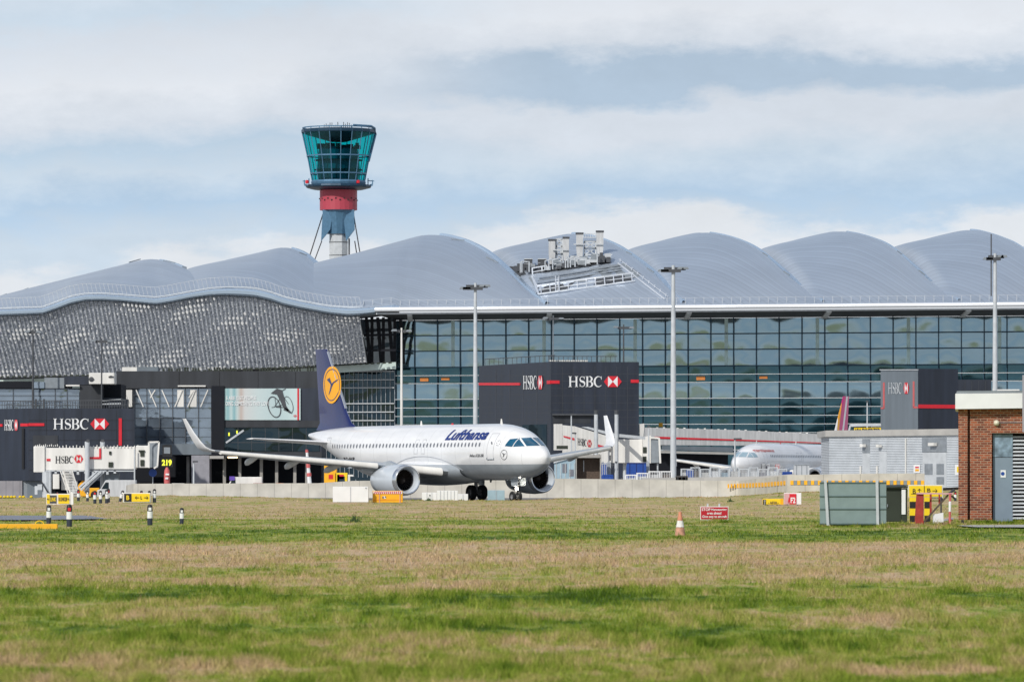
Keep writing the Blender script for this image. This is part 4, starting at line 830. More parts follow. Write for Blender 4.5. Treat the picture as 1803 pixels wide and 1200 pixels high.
MB().pbox(156.5,656,201.5,676,738,4).build('casing','bridge_white',ac,bevel=.1); m_=MB(); m_.lathe([(.01,-.05),(.35,0)],(XA(161,738),737.95,ZA(667.5,738)),'Y',10); m_.pbox(157,667,166,668.6,737.9,.2); m_.pbox(191,662,200,664.5,737.9,.2); m_.pbox(193,661,197,664,737.85,.2); m_.build('vent','dark_grey',ac)
# ------------------------------------------------------------------ bank-branded blocks
def corner_block(label,pl,Yl,pc,Yc,pr,Yr,top,bot,m='navy_clad',lm=None,depth=30):
    o=bldg(label,'building',pc,Yc,'gate_building'); zt_=ZA(top,Yc); zb_=ZA(bot,Yc)
    a=Vector((XA(pl,Yl),Yl,zb_)); c_=Vector((XA(pc,Yc),Yc,zb_)); b_=Vector((XA(pr,Yr),Yr,zb_)); up_=Vector((0,0,zt_-zb_))
    MB().prism([a,c_,b_,Vector((XA(pr,Yr+depth),Yr+depth,zb_)),Vector((XA(pl,Yl+depth),Yl+depth,zb_))],up_).build('cladding_wall',m,o)
    return o,Face(pl,Yl,pc,Yc),Face(pc,Yc,pr,Yr)
def seams(o,f,px0,px1,t,b,nx,ny,m='black'):
    mb=MB()
    for i in range(1,nx): px=lerp(px0,px1,i/nx); f.rect(mb,px-.25,t,px+.25,b,0,.03)
    for j in range(1,ny): py=lerp(t,b,j/ny); f.rect(mb,px0,py-.25,px1,py+.25,0,.03,False)
    mb.build('panel_joint',m,o)
o,fl,fr_=corner_block('dark navy block with large white bank lettering behind the airliner nose',843,829,970,800,1125,802,636.5,880)
seams(o,fl,850,969,650,760,5,10,'dark_grey'); seams(o,fr_,971,1124,645,760,8,9,'dark_grey')
m_=MB(); fl.rect(m_,844,673.5,916,678,0,.12,False); fl.rect(m_,964,669.5,970,675.5,0,.12); fr_.rect(m_,970,669.5,985,675,0,.12); fr_.rect(m_,1110.5,668,1124.5,673.5,0,.12); m_.build('red_stripe','red',o)
hsbc(o,fl,922,946,947.5,957.5,661,685); hsbc(o,fr_,1000,1059.5,1063,1094.5,662,681)
m_=MB(); fr_.rect(m_,972,728,1050,731,0,.6); m_.build('door_canopy','dark_grey',o); m_=MB(); fr_.rect(m_,973,731,1040,745,0,.05); m_.build('portal','charcoal_clad',o)
m_=MB(); fl.rect(m_,920,747,963,790,0,.05); m_.build('window','glass_night',o)
m_=MB()
for i in range(16): px=843+i*8.; a=fl.p(px,645-(px-843)*.055,-1); m_.bar(a,a+Vector((0,0,1.1)),.08)
m_.bar(fl.p(843,632,-1),fl.p(966,625,-1),.1)
for i in range(15): px=971+i*8.3; a=fr_.p(px,637,-2); m_.bar(a,a+Vector((0,0,.9)),.08)
m_.bar(fr_.p(971,626.5,-2),fr_.p(1091,626.5,-2),.1); m_.build('roof_railing','dark_grey',o)
m_=MB(); fr_.rect(m_,972,633,1040,635.5,-3,-2.5); m_.build('roof_duct','bridge_white',o)
o,fl,fr_=corner_block('dark navy block behind the docked jet bridge with white bank lettering and tall red bar',-70,712,50,700,237,701,718.5,845.5)
o2=bldg('pale panelled concrete plinth under the far left dark block','building',10,700,'plinth_building')
m_=MB(); m_.pbox(-70,846,39,880,701,20); m_.build('plinth_wall',stripe_mat('plinth_panels',(.27,.26,.28),(.2,.2,.22),'X',.9,.9,.7),o2); MB().pbox(39,846,48,880,701.3,20).build('plinth_return','mid_grey',o2); MB().pbox(48,846,75,880,701,20).build('plinth_wall','grey_clad',o2)
seams(o,fr_,51,236,722,845,6,7,'black'); m_=MB(); fl.rect(m_,-70,746,5,750.5,0,.12,False); fl.rect(m_,37,745,50,750,0,.12,False); fr_.rect(m_,50,744.5,78,749.5,0,.12,False); fr_.rect(m_,209,736,214.5,784,0,.12); m_.build('red_stripe','red',o)
hsbc(o,fl,9,25,26,33,738.5,757.5); hsbc(o,fr_,93,156,159,192,736.5,755.5)
m_=MB(); fr_.rect(m_,58,766,102,800,0,.1); m_.build('portal','charcoal_clad',o); m_=MB(); fl.rect(m_,40,754,43.5,825,0,.15); m_.build('service_ladder','black',o)
o,fl,fr_=corner_block('navy block with painted sun glare greying one face and washing out its bank lettering, above the louvred building',1551,731,1617,720,1687,723,648.5,880,'navy_clad')
m_=MB(); fl.rect(m_,1551.3,651,1616.8,880,0.02,.06,False)  # grey overlay paints sun glare onto this one navy face
m_.build('glare_cladding','grey_clad',o); m_=MB(); fl.rect(m_,1551,650,1617,651.5,0,.2,False); m_.build('coping','light_grey',o)
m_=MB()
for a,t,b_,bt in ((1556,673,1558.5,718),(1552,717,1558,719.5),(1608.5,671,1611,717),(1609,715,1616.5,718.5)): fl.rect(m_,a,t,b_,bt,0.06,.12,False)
m_.build('glare_washed_stripe','faded_red',o); m_=MB(); fr_.rect(m_,1617,712,1687,718.5,0,.1); m_.build('red_stripe','red',o)  # stripe red washed out to go with the painted glare
hsbc(o,fl,1565,1589,1592,1602,673,693,ink='light_grey')  # letters greyed to go with the painted glare
o=bldg('small dark clad block behind the brick substation roof','building',1715,760,'gate_building'); MB().pbox(1687,668,1745.5,880,760,25).build('cladding_wall','navy_clad',o); m_=MB(); 
for i in range(1,5): m_.pbox(1687+i*12,670,1687.5+i*12,730,759.95,.05)
m_.build('panel_joint','dark_grey',o)
# ------------------------------------------------------------------ airliners
S0=17.
TOP=[(0,3.22),(.12,3.52),(.4,3.78),(.9,4.05),(1.5,4.32),(2.0,4.52),(2.6,4.80),(3.2,5.06),(4,5.32),(5,5.52),(6.2,5.65),(7.5,5.70),(26,5.70),(30,5.68),(33,5.58),(35,5.45),(36.5,5.32),(37.57,5.2)]
BOT=[(0,3.18),(.12,2.85),(.4,2.55),(.9,2.25),(1.5,2.02),(2.6,1.75),(4,1.6),(5.5,1.55),(7,1.54),(24.5,1.54),(26,1.68),(28,2.1),(30,2.62),(32,3.2),(34,3.85),(36,4.45),(37.57,4.9)]
WID=[(0,.02),(.12,.28),(.4,.54),(.9,.84),(1.5,1.12),(2.6,1.5),(4,1.8),(5.5,1.94),(7,1.98),(25,1.98),(28,1.86),(30,1.62),(32,1.3),(34,.92),(36,.5),(37.57,.16)]
ms=lambda s:s if s>=7 else 7-(7-s)*.93
TOP,BOT,WID=[[(ms(a),b) for a,b in t] for t in (TOP,BOT,WID)]
def hermite(tab):
    X=np.array([t[0] for t in tab]);Yv=np.array([t[1] for t in tab]); d=np.gradient(Yv,X)
    sl_=np.diff(Yv)/np.diff(X)
    for i in range(len(X)):
        l=sl_[max(i-1,0)]; r=sl_[min(i,len(sl_)-1)]
        d[i]=0 if l*r<=0 else 2*l*r/(l+r)
    def f(s):
        i=int(min(max(np.searchsorted(X,s)-1,0),len(X)-2)); h=X[i+1]-X[i]; t=min(max((s-X[i])/h,0),1)
        return float((2*t**3-3*t*t+1)*Yv[i]+(t**3-2*t*t+t)*h*d[i]+(-2*t**3+3*t*t)*Yv[i+1]+(t**3-t*t)*h*d[i+1])
    return f
fT,fB,fW=hermite(TOP),hermite(BOT),hermite(WID)
def fmid(s): return fB(s)+(fT(s)-fB(s))*.5
def surf(s,z,side=-1,off=0.):          # side -1 = starboard ; local x forward from station S0, y to port
    t,b,w=fT(s),fB(s),fW(s); m=(t+b)/2; h=(t-b)/2; q=max(-1,min(1,(z-m)/h)); y=w*math.sqrt(max(0,1-q*q)); n=Vector((0,y/(w*w+1e-6),(z-m)/(h*h+1e-6)))
    n=n.normalized() if n.length>0 else Vector((0,1,0)); return Vector((S0-s,side*(y+off*n.y),z+off*n.z))
def airfoil(n=9,t=.12):
    xs=[.5*(1-math.cos(math.pi*i/n)) for i in range(n+1)]; th=lambda x:5*t*(.2969*math.sqrt(x)-.126*x-.3516*x*x+.2843*x**3-.1036*x**4)
    return [(x,th(x)) for x in xs[::-1]]+[(x,-th(x)*.75) for x in xs[1:-1]]
def wing_mb(secs,side,t0=0,t1=1):      # (s_le, y, z, chord, thick, cant)  cant: 0 flat, 1 vertical
    mb=MB(); rows=[]
    for (sl0,y,z,ch,th,ca) in secs:
        rw=[]
        for (x,h) in airfoil(9,th):
            c_=math.cos(ca*math.pi/2); s_=math.sin(ca*math.pi/2); rw.append((S0-(sl0+x*ch),side*(y-h*ch*s_),z+h*ch*c_-x*ch*.03))
        rows.append(rw)
    mb.grid(rows,close=True); mb.f.append(tuple(range(len(rows[0])))); k=(len(rows)-1)*len(rows[0]); mb.f.append(tuple(range(k,k+len(rows[0])))); return mb
class LMB(MB): pass
def airliner(name,label,loc,yaw,roll,style):
    A=bpy.data.objects.new(name,None); COL.objects.link(A); A.location=loc; A.rotation_euler=(roll,0,-yaw); INV[A]=Matrix.Identity(4); tag(A,label,'airliner')   # parts are written in the plane's own axes
    paint='livery' if style==0 else 'livery_white'
    st=[0,.04,.12,.25,.4,.65,.9,1.2,1.5,1.8,2.1,2.4,2.8,3.2,3.6,4,4.5,5,5.6,6.2,7]+list(np.arange(8,25,1.))+list(np.arange(25,37.5,.75))+[37.57]
    st=[ms(q) for q in st]; NR=48; rows=[]
    for s_ in st:
        t,b,w=fT(s_),fB(s_),fW(s_); rows.append([(S0-s_,w*math.cos(a),(t+b)/2+(t-b)/2*math.sin(a)) for a in [2*math.pi*k/NR for k in range(NR)]])
    mb=MB().grid(rows,close=True); mb.f.append(tuple(range(NR))); k=(len(rows)-1)*NR; mb.f.append(tuple(range(k,k+NR))); fus=mb.build('fuselage',paint,A,smooth=True)
    # belly fairing
    rows=[]
    for s_ in np.linspace(10.6,22.2,26):
        q=(s_-10.6)/11.6; e=math.sin(math.pi*q)**.55 if 0<q<1 else 0; rows.append([(S0-s_,(1.6+.62*e)*math.cos(a),2.35+(.75+.45*e)*max(-1,min(1,math.sin(a)))) for a in [2*math.pi*k/32 for k in range(32)]])
    mb=MB().grid(rows,close=True); mb.build('belly_fairing',paint,A,smooth=True)
    if style==0:
        mb=MB(); pts=[surf(s_,2.2+1.15*math.sin(math.pi*(s_-10.2)/11.)**.6 if 10.2<s_<21.2 else 2.2,-1,.02) for s_ in np.linspace(10.25,21,30)]
        mb.tube(pts,.018,4); mb.build('fairing_seam','line_grey',fus)
    # cockpit glazing
    def yz(y,z):                 # station where half width at height z equals y
        lo,hi=.52,6.
        for _ in range(40):
            m_=(lo+hi)/2; t,b,w=fT(m_),fB(m_),fW(m_); q=(z-(t+b)/2)/((t-b)/2); yy=w*math.sqrt(max(0,1-q*q)) if abs(q)<1 else 0
            if yy<y: lo=m_
            else: hi=m_
        return (lo+hi)/2
    zb,zt_=4.05,4.64
    def pane(cs,mode,side):
        mb=MB(); G=6; rows=[]
        for i in range(G+1):
            rw=[]
            for j in range(G+1):
                u,v=i/G,j/G; a=lerp(lerp(cs[0][0],cs[1][0],u),lerp(cs[3][0],cs[2][0],u),v); z=lerp(lerp(cs[0][1],cs[1][1],u),lerp(cs[3][1],cs[2][1],u),v)
                s_=yz(a,z) if mode else a; rw.append(surf(s_,z,side,.022))
            rows.append(rw)
        return mb.grid(rows).build('cockpit_window','cockpit' if style==0 else 'light_blue',fus,smooth=True)  # parked airliner panes painted pale blue to stand in for glare
    for side in (-1,1):
        pane([(.06,zb),(.80,zb-.02),(.72,zt_-.03),(.06,zt_)],1,side)
        sb=yz(.86,zb-.02); stt=yz(.80,zt_-.04); s2=sb+.9
        pane([(sb+.02,zb-.03),(s2,zb-.06),(s2-.02,zt_-.04),(stt+.06,zt_-.03)],0,side)
        pane([(s2+.08,zb-.06),(s2+.78,zb-.0),(s2+.62,zt_-.1),(s2+.06,zt_-.05)],0,side)
    # cabin windows
    zc=4.18
    for side in ((-1,) if style==0 else (1,)):
        s_=7.0
        while s_<31.2:
            if not(30<s_<30.2):
                mb=MB(); c_=[surf(s_+.115*math.cos(a),zc+.17*math.sin(a),side,.012) for a in [2*math.pi*k/10 for k in range(10)]]; mb.quad(*c_); mb.build('cabin_window','win_grey',fus)
            s_+=.533
    # doors
    def outline(s0,s1,z0,z1,side,nm,mtl='line_grey',sill=True,r=.014):
        mb=MB(); pts=[surf(s0,lerp(z0,z1,k/8),side,.01) for k in range(9)]+[surf(lerp(s0,s1,k/4),z1,side,.01) for k in range(1,5)]+[surf(s1,lerp(z1,z0,k/8),side,.01) for k in range(1,9)]+[surf(lerp(s1,s0,k/4),z0,side,.01) for k in range(1,5)]
        mb.tube(pts,r,4); o_=mb.build(nm,mtl,fus)
        if sill: MB().tube([surf(s0-.04,z0+.12,side,.02),surf(s0-.04,z0,side,.03),surf(s1+.04,z0,side,.03),surf(s1+.04,z0+.12,side,.02)],.035,5).build('door_sill','grey_steel',o_)
    for side in (-1,1):
        outline(5.0,5.85,3.1,4.98,side,'passenger_door'); outline(31.5,32.3,3.25,4.85,side,'passenger_door',sill=False)
        for q in (15.3,16.4): outline(q,q+.52,3.55,4.6,side,'overwing_exit',sill=False,r=.01)
    mb=MB().tube([surf(4.96+.3,4.2,-1,.02),surf(5.4,4.35,-1,.02)],.06,5); mb.build('door_window','win_grey',fus)
    if style==0:
        tm=lambda s0,s1,z0,z1,side=-1: (lambda u,v: surf(lerp(s0,s1,u),lerp(z0,z1,v),side,.025))
        text_mb('Lufthansa',tm(12.5,6.3,4.52,5.3),shear=.35,bold=.035,cuts=7).build('airline_lettering','blue_ink',fus)
        text_mb('D-AIUP',tm(28.3,26.6,3.1,3.34),bold=.02,cuts=3).build('registration_lettering','black_ink',fus)
        text_mb('Airbus A320-200',tm(8.4,6.3,3.28,3.5),shear=.3,bold=.01,cuts=3).build('type_lettering','black_ink',fus)
        # round crane badge by the cockpit
        def badge(mpf,rr,parent,ring='black_ink',bird='black_ink',face=None,sc_=1.,w=.09):
            if face: 
                mb=MB(); G=[[mpf(rr*q*math.cos(a),rr*q*math.sin(a),.0) for a in [2*math.pi*k/36 for k in range(37)]] for q in (0.001,.25,.5,.75,1.)]; fo=mb.grid(G).build('badge_disc',face,parent)
            mb=MB()
            q=.86 if face else 1; mb.grid([[mpf(rr*e_*math.cos(a),rr*e_*math.sin(a),.012) for a in [2*math.pi*k/40 for k in range(41)]] for e_ in (q-w,q)]); mb.build('badge_ring',ring,parent)
            mb=MB(); f2=lambda x,y: mpf(x*rr,y*rr,.014)
            mb.ribbon([(-.3,-.52),(-.12,-.3),(.02,-.02),(.22,.12),(.5,.24),(.72,.3)],[.05,.12,.2,.09,.06,.02],f2)       # tail, body, neck, beak
            for k in range(4): mb.ribbon([(.04,-.05),(-.12+.02*k,.12),(-.5+.09*k,.3+.03*k)],[.12,.1,.06],f2)
            mb.build('crane_emblem',bird,parent)
        badge(lambda x,y,o_: surf(3.72-x,3.42+y,-1,.02+o_),.36,fus,w=.08)
        mb=MB(); 
        for k in range(7):
            a=2*math.pi*k/7; p=surf(4.55+.19*math.cos(a),4.28+.19*math.sin(a),-1,.02); mb.box(p.x-.025,p.x+.025,p.y-.01,p.y+.01,p.z-.025,p.z+.025)
        mb.build('star_emblem','win_grey',fus)
        mb=MB(); 
        for s_,c_ in ((29.75,0),): mb.quad(*[surf(a,b,-1,.02) for a,b in ((28.95,3.12),(28.6,3.12),(28.6,3.32),(28.95,3.32))])
        mb.build('flag_emblem','black_ink',fus)
    if style==1:
        text_mb('germanwings',lambda u,v: surf(lerp(3.6,8.6,u),lerp(4.55,5.0,v),1,.025),bold=.02,cuts=4).build('airline_lettering','faded_red',fus)
    # fin
    fin=[(29.4,5.45,7.1,.075),(30.6,6.0,5.3,.085),(31.3,6.8,4.65,.09),(34.55,11.76,1.95,.085)]
    def finrow(sl0,z,ch,th): return [(S0-(sl0+x*ch),h*ch,z) for x,h in [(x,(abs(h) if i<=9 else -abs(h))) for i,(x,h) in enumerate(airfoil(9,th))]]
    rows=[finrow(*q) for q in fin]; mb=MB().grid(rows,close=True); mb.f.append(tuple(range(18))); mb.f.append(tuple(range(54,72)))
    fm='navy_paint'
    if style==1:
        m=bpy.data.materials.new('striped_fin'); m.use_nodes=True; nt=m.node_tree; b=nt.nodes['Principled BSDF']; b.inputs['Roughness'].default_value=.3
        tcn=node(nt,'ShaderNodeTexCoord'); sxn=node(nt,'ShaderNodeSeparateXYZ'); nt.links.new(tcn.outputs['Object'],sxn.inputs[0])
        # stripes parallel to the swept leading edge
        a_=node(nt,'ShaderNodeMath',operation='MULTIPLY_ADD'); nt.links.new(sxn.outputs['Z'],a_.inputs[0]); a_.inputs[1].default_value=.36; nt.links.new(sxn.outputs['X'],a_.inputs[2])
        mrn=node(nt,'ShaderNodeMapRange'); mrn.inputs[1].default_value=-16.5; mrn.inputs[2].default_value=-11.9; nt.links.new(a_.outputs[0],mrn.inputs[0]); rr=node(nt,'ShaderNodeValToRGB'); rr.color_ramp.interpolation='CONSTANT'
        e=rr.color_ramp.elements; stp=[(0,(.7,.005,.2)),(.36,(.92,.92,.92)),(.5,(.7,.005,.2)),(.74,(.95,.42,.02)),(.86,(.92,.92,.92))]
        while len(e)<len(stp): e.new(.5)
        for el,(p,v) in zip(e,stp): el.position=p; el.color=(*v,1)
        nt.links.new(mrn.outputs[0],rr.inputs[0]); nt.links.new(rr.outputs[0],b.inputs['Base Color']); M['fin2']=m; fm='fin2'
    fo=mb.build('tail_fin',fm,A,smooth=True)
    if style==0:
        mb=MB(); 
        L=[Vector((S0-31.5+.02,0,7.1)),Vector((S0-34.4,0,11.55))]; mb.bar(L[0],L[1],.1,.16,up=(0,1,0)); mb.build('leading_edge_strip','lip_metal',fo)
        def finmap(x,y,o_):      # on starboard face of fin
            s_=33.55-x; z=8.95+y; t=(z-6.8)/(11.76-6.8); sl1=lerp(31.3,34.55,t); ch=lerp(4.65,1.95,t); xc=min(max((s_-sl1)/ch,0.02),.98); th=.088; hh=5*th*(.2969*math.sqrt(xc)-.126*xc-.3516*xc*xc+.2843*xc**3-.1036*xc**4)*ch
            return Vector((S0-s_,-hh-.02-o_,z))
        badge(finmap,1.45,fo,ring='navy_paint',bird='navy_paint',face='logo_yellow',w=.05)
        mb=MB(); mb.prism([(S0-s_,.012,z) for s_,z in ((34.5,6.2),(34.55,6.2),(35.9,11.6),(35.85,11.6))],(0,-.0,0)); 
    # stabilizers
    for side in (-1,1): wing_mb([(31.6,.3,4.42,3.9,.1,0),(35.1,6.2,4.86,1.35,.09,0)],side).build('stabilizer','livery_white',A,smooth=True)
    # wings
    if style==0: tip=[(19.95,17.05,3.93,1.62,.1,.0),(20.15,17.35,4.0,1.52,.1,.25),(20.45,17.62,4.22,1.38,.1,.55),(20.85,17.8,4.6,1.22,.09,.78),(21.6,18.0,5.3,.95,.08,.88),(22.6,18.2,6.35,.48,.07,.9)]
    else: tip=[(20.0,17.1,3.93,1.55,.1,0)]
    WS=[(11.4,1.3,2.15,7.6,.13,0),(14.35,6.4,2.78,4.75,.115,0)]+tip
    for side in (-1,1):
        w_=wing_mb(WS,side).build('wing','wing_grey',A,smooth=True)
        if style==0: wing_mb([(tip[0][0]-.02,tip[0][1]+.05,tip[0][2],tip[0][3]+.04,.115,0)]+[(a-.02,b,c_,d+.04,e_+.02,f_) for a,b,c_,d,e_,f_ in tip[1:]],side).build('winglet','livery_white',w_,smooth=True)
        else: MB().prism([(S0-20.3,side*17.1,3.9),(S0-21.9,side*17.25,4.9),(S0-22.1,side*17.2,4.0),(S0-21.9,side*17.1,3.0)],(0,side*.08,0)).build('winglet','livery_white',w_)
        # slats, extended
        for (y0,y1) in ((2.35,5.1),(6.5,16.75)):
            q=[]
            for y in (y0,y1):
                t=(y-1.3)/5.1 if y<6.4 else (y-6.4)/10.65; a,b=(WS[0],WS[1]) if y<6.4 else (WS[1],WS[2]); q.append((lerp(a[0],b[0],t)-.22,y,lerp(a[2],b[2],t)-.12,.95 if y<6.2 else .75 if y<8 else .5,.72 if y<6.2 else .66,0))
            wing_mb(q,side).build('slat','lip_metal' if 0 else 'bridge_white',w_,smooth=True)
        # flap slabs lowered behind the trailing edge
        for (y0,y1) in ((2.2,6.1),(6.6,13.6)):
            q=[]
            for y in (y0,y1):
                t=(y-1.3)/5.1 if y<6.4 else (y-6.4)/10.65; a,b=(WS[0],WS[1]) if y<6.4 else (WS[1],WS[2]); te=lerp(a[0]+a[3],b[0]+b[3],t); q.append((te-.5,y,lerp(a[2],b[2],t)-.16,1.3 if y<8 else .85,.12,0))
            wing_mb(q,side).build('flap','wing_grey',w_,smooth=True)
        for y in (7.9,10.9,13.9):
            t=(y-6.4)/10.65; te=lerp(19.1,21.55,t); z=lerp(2.78,3.93,t)-.42; L_=4.0-.12*y; mb=MB(); prof=[(.05,0),(.12,.2),(.19,.5),(.22,.8),(.16,.93),(.02,1)]
            b=len(mb.v)
            for r_,u in prof:
                for k in range(10):
                    a=2*math.pi*k/10; mb.v.append((S0-(te-L_*.75+u*L_),side*y+r_*.75*math.cos(a),z+.3-u*.5+r_*1.2*math.sin(a)))
            for i in range(len(prof)-1):
                for k in range(10): mb.f.append((b+i*10+k,b+i*10+(k+1)%10,b+(i+1)*10+(k+1)%10,b+(i+1)*10+k))
            mb.build('flap_fairing','bridge_white',w_,smooth=True)
        # engine
        ey,ez=side*5.75,1.62; c_=(0,ey,ez); X=lambda s_:S0-s_
        nac=MB().lathe([(.78,X(11.55)),(.83,X(11.2)),(.93,X(11.02)),(1.0,X(11.0)),(1.08,X(11.1)),(1.14,X(11.5)),(1.18,X(12.3)),(1.15,X(13.3)),(1.05,X(14.3)),(.9,X(15.2)),(.86,X(15.25)),(.8,X(15.0))],c_,'X',40,False).build('engine_nacelle','nacelle',A,smooth=True)
        MB().lathe([(.80,X(11.5)),(.84,X(11.2)),(.935,X(11.01)),(1.0,X(10.985)),(1.087,X(11.09)),(1.132,X(11.38))],c_,'X',40,False).build('intake_lip','lip_metal',nac,smooth=True)
        MB().lathe([(.825,X(11.25)),(.79,X(11.5)),(.86,X(12.05))],c_,'X',36,False).build('intake_liner','liner',nac,smooth=True)
        fan=MB().lathe([(.86,X(12.05)),(.02,X(12.06))],c_,'X',36,False).build('fan_disc','void',nac); mb=MB()
        for k in range(24):
            a=2*math.pi*k/24; b_=a+.16; p=lambda r_,t_,s_: (X(s_),ey+r_*math.cos(t_),ez+r_*math.sin(t_)); mb.quad(p(.25,a,11.95),p(.83,a,11.8),p(.83,b_,12.0),p(.25,b_+.1,12.03))
        mb.build('fan_blades','fan_dark',fan)
        sp=MB().lathe([(.01,X(11.5)),(.12,X(11.6)),(.22,X(11.78)),(.27,X(11.98))],c_,'X',20,False).build('spinner','fan_dark',nac,smooth=True)
        mb=MB(); mb.ribbon([(.19*math.cos(a)*(.3+a/5),.19*math.sin(a)*(.3+a/5)) for a in np.linspace(0,3.6,12)],.04,lambda x,y:(X(11.56+1.15*math.hypot(x,y)),ey+x,ez+y)); mb.build('spinner_swirl','bridge_white',sp)
        MB().lathe([(.62,X(14.9)),(.56,X(15.6)),(.42,X(16.1)),(.2,X(16.0)),(.02,X(16.6))],c_,'X',24).build('exhaust_cone','strut_metal',nac,smooth=True)
        MB().prism([(X(12.0),ey-.17,ez+1.0),(X(13.8),ey-.17,ez+1.42),(X(17.2),ey-.17,2.65),(X(18.2),ey-.17,2.35),(X(15.3),ey-.17,ez+.6)],(0,.34,0)).build('pylon','wing_grey',A)
        mb=MB(); mb.prism([(X(12.2),ey-side*1.02-.02,ez+.55),(X(13.0),ey-side*1.08-.02,ez+.62),(X(13.0),ey-side*1.3,ez+.95),(X(12.5),ey-side*1.2,ez+.85)],(0,.03,0)); mb.build('nacelle_strake','nacelle',nac)
    # landing gear
    def wheel(x,y,r_,w,parent):
        t=MB().lathe([(r_*.55,-w/2),(r_*.9,-w/2),(r_,-w*.33),(r_,w*.33),(r_*.9,w/2),(r_*.55,w/2)],(x,y,r_-.02),'Y',26,False); o_=t.build('tyre','rubber',parent,smooth=True); MB().lathe([(r_*.56,-w*.36),(r_*.5,-w*.1),(.05,-w*.15),(.05,w*.15),(r_*.5,w*.1),(r_*.56,w*.36)],(x,y,r_-.02),'Y',18,False).build('wheel_hub','strut_metal',o_,smooth=True)
    for side in (-1,1):
        y=side*3.8; g=MB().tube([(S0-17.7,y,.55),(S0-17.7,y,1.4)],.1,10).tube([(S0-17.7,y,1.3),(S0-17.6,y-side*.08,2.5)],.17,10).tube([(S0-17.7,y-.46,.58),(S0-17.7,y+.46,.58)],.09,8).tube([(S0-17.7,y,1.5),(S0-17.5,y-side*1.3,2.3)],.07,6).tube([(S0-17.95,y,.75),(S0-18.0,y,1.25),(S0-17.75,y,1.7)],.05,6).build('main_gear','strut_metal',A,smooth=True)
        for q in (-.46,.46): wheel(S0-17.7,y+q,.585,.42,g)
        MB().prism([(S0-17.2,y+side*.36,1.15),(S0-18.1,y+side*.36,1.15),(S0-18.2,y+side*.3,2.4),(S0-17.0,y+side*.3,2.4)],(0,side*.05,0)).build('gear_door','wing_grey',g)
    g=MB().tube([(S0-5.07,0,.4),(S0-5.1,0,1.75)],[.06,.11],10).tube([(S0-5.07,-.25,.38),(S0-5.07,.25,.38)],.06,8).tube([(S0-5.1,0,1.1),(S0-4.2,0,1.7)],.045,6).tube([(S0-5.0,-.25,1.15),(S0-5.0,.25,1.15)],.05,6).build('nose_gear','strut_metal',A,smooth=True)
    for q in (-.25,.25): wheel(S0-5.07,q,.38,.22,g)
    for q in (-.34,.34): MB().prism([(S0-4.2,q,1.15),(S0-5.0,q*1.1,1.12),(S0-5.2,q*1.1,1.68),(S0-4.1,q,1.68)],(0,.03,0)).build('gear_door','wing_grey',g)
    if style==0:
        for q,z in ((0,1.38),(0.02,1.02)): MB().lathe([(.02,.09),(.095,.07),(.1,0)],(0,0,0),'X',14).build('landing_light','lamp_on',g); o_=bpy.data.objects[-1] if 0 else None
        ls=[o_ for o_ in g.children if o_.name.startswith('landing_light')]
        for o_,(q,z,x) in zip(ls,((-.05,1.32,.12),(.03,.92,.12))): o_.location=(S0-5.07+x,q,z)
    mb=MB()
    for s_,h in ((6.9,.38),(19.2,.34)): mb.prism([(S0-s_,-.02,5.66),(S0-s_-.32,-.02,5.66),(S0-s_-.22,-.02,5.68+h),(S0-s_-.12,-.02,5.68+h)],(0,.04,0))
    mb.build('aerial_blade','bridge_white',fus); mb=MB()
    for s_ in (8.6,11.5,13.6,22.,): mb.prism([(S0-s_,-.02,1.56),(S0-s_-.3,-.02,1.56),(S0-s_-.25,-.02,1.38),(S0-s_-.1,-.02,1.38)],(0,.04,0))
    mb.build('belly_aerial','dark_grey',fus)
    MB().lathe([(.02,.12),(.09,.08),(.11,0)],(S0-14.5,0,5.69),'Z',10).build('beacon','red',fus)
    return A
airliner('airliner','white twin-engine airliner with navy tail and yellow crane badge taxiing towards the right',(-5.62,409.65,0),R(60.4),R(.7),0)
# parked aircraft seen over the wall: nose to the left
a2=airliner('airliner','white parked airliner with magenta and orange striped tail, nose against the long link bridge',(0,0,0),R(60.4),0,1)
ang=R(64.3); Dn=650.; nose=Vector((XA(1291,Dn),Dn,.3)); fwd=Vector((-math.cos(ang),-math.sin(ang),0)); a2.location=nose-fwd*S0+Vector((0,0,.0)); a2.rotation_euler=(0,0,math.atan2(fwd.y,fwd.x))
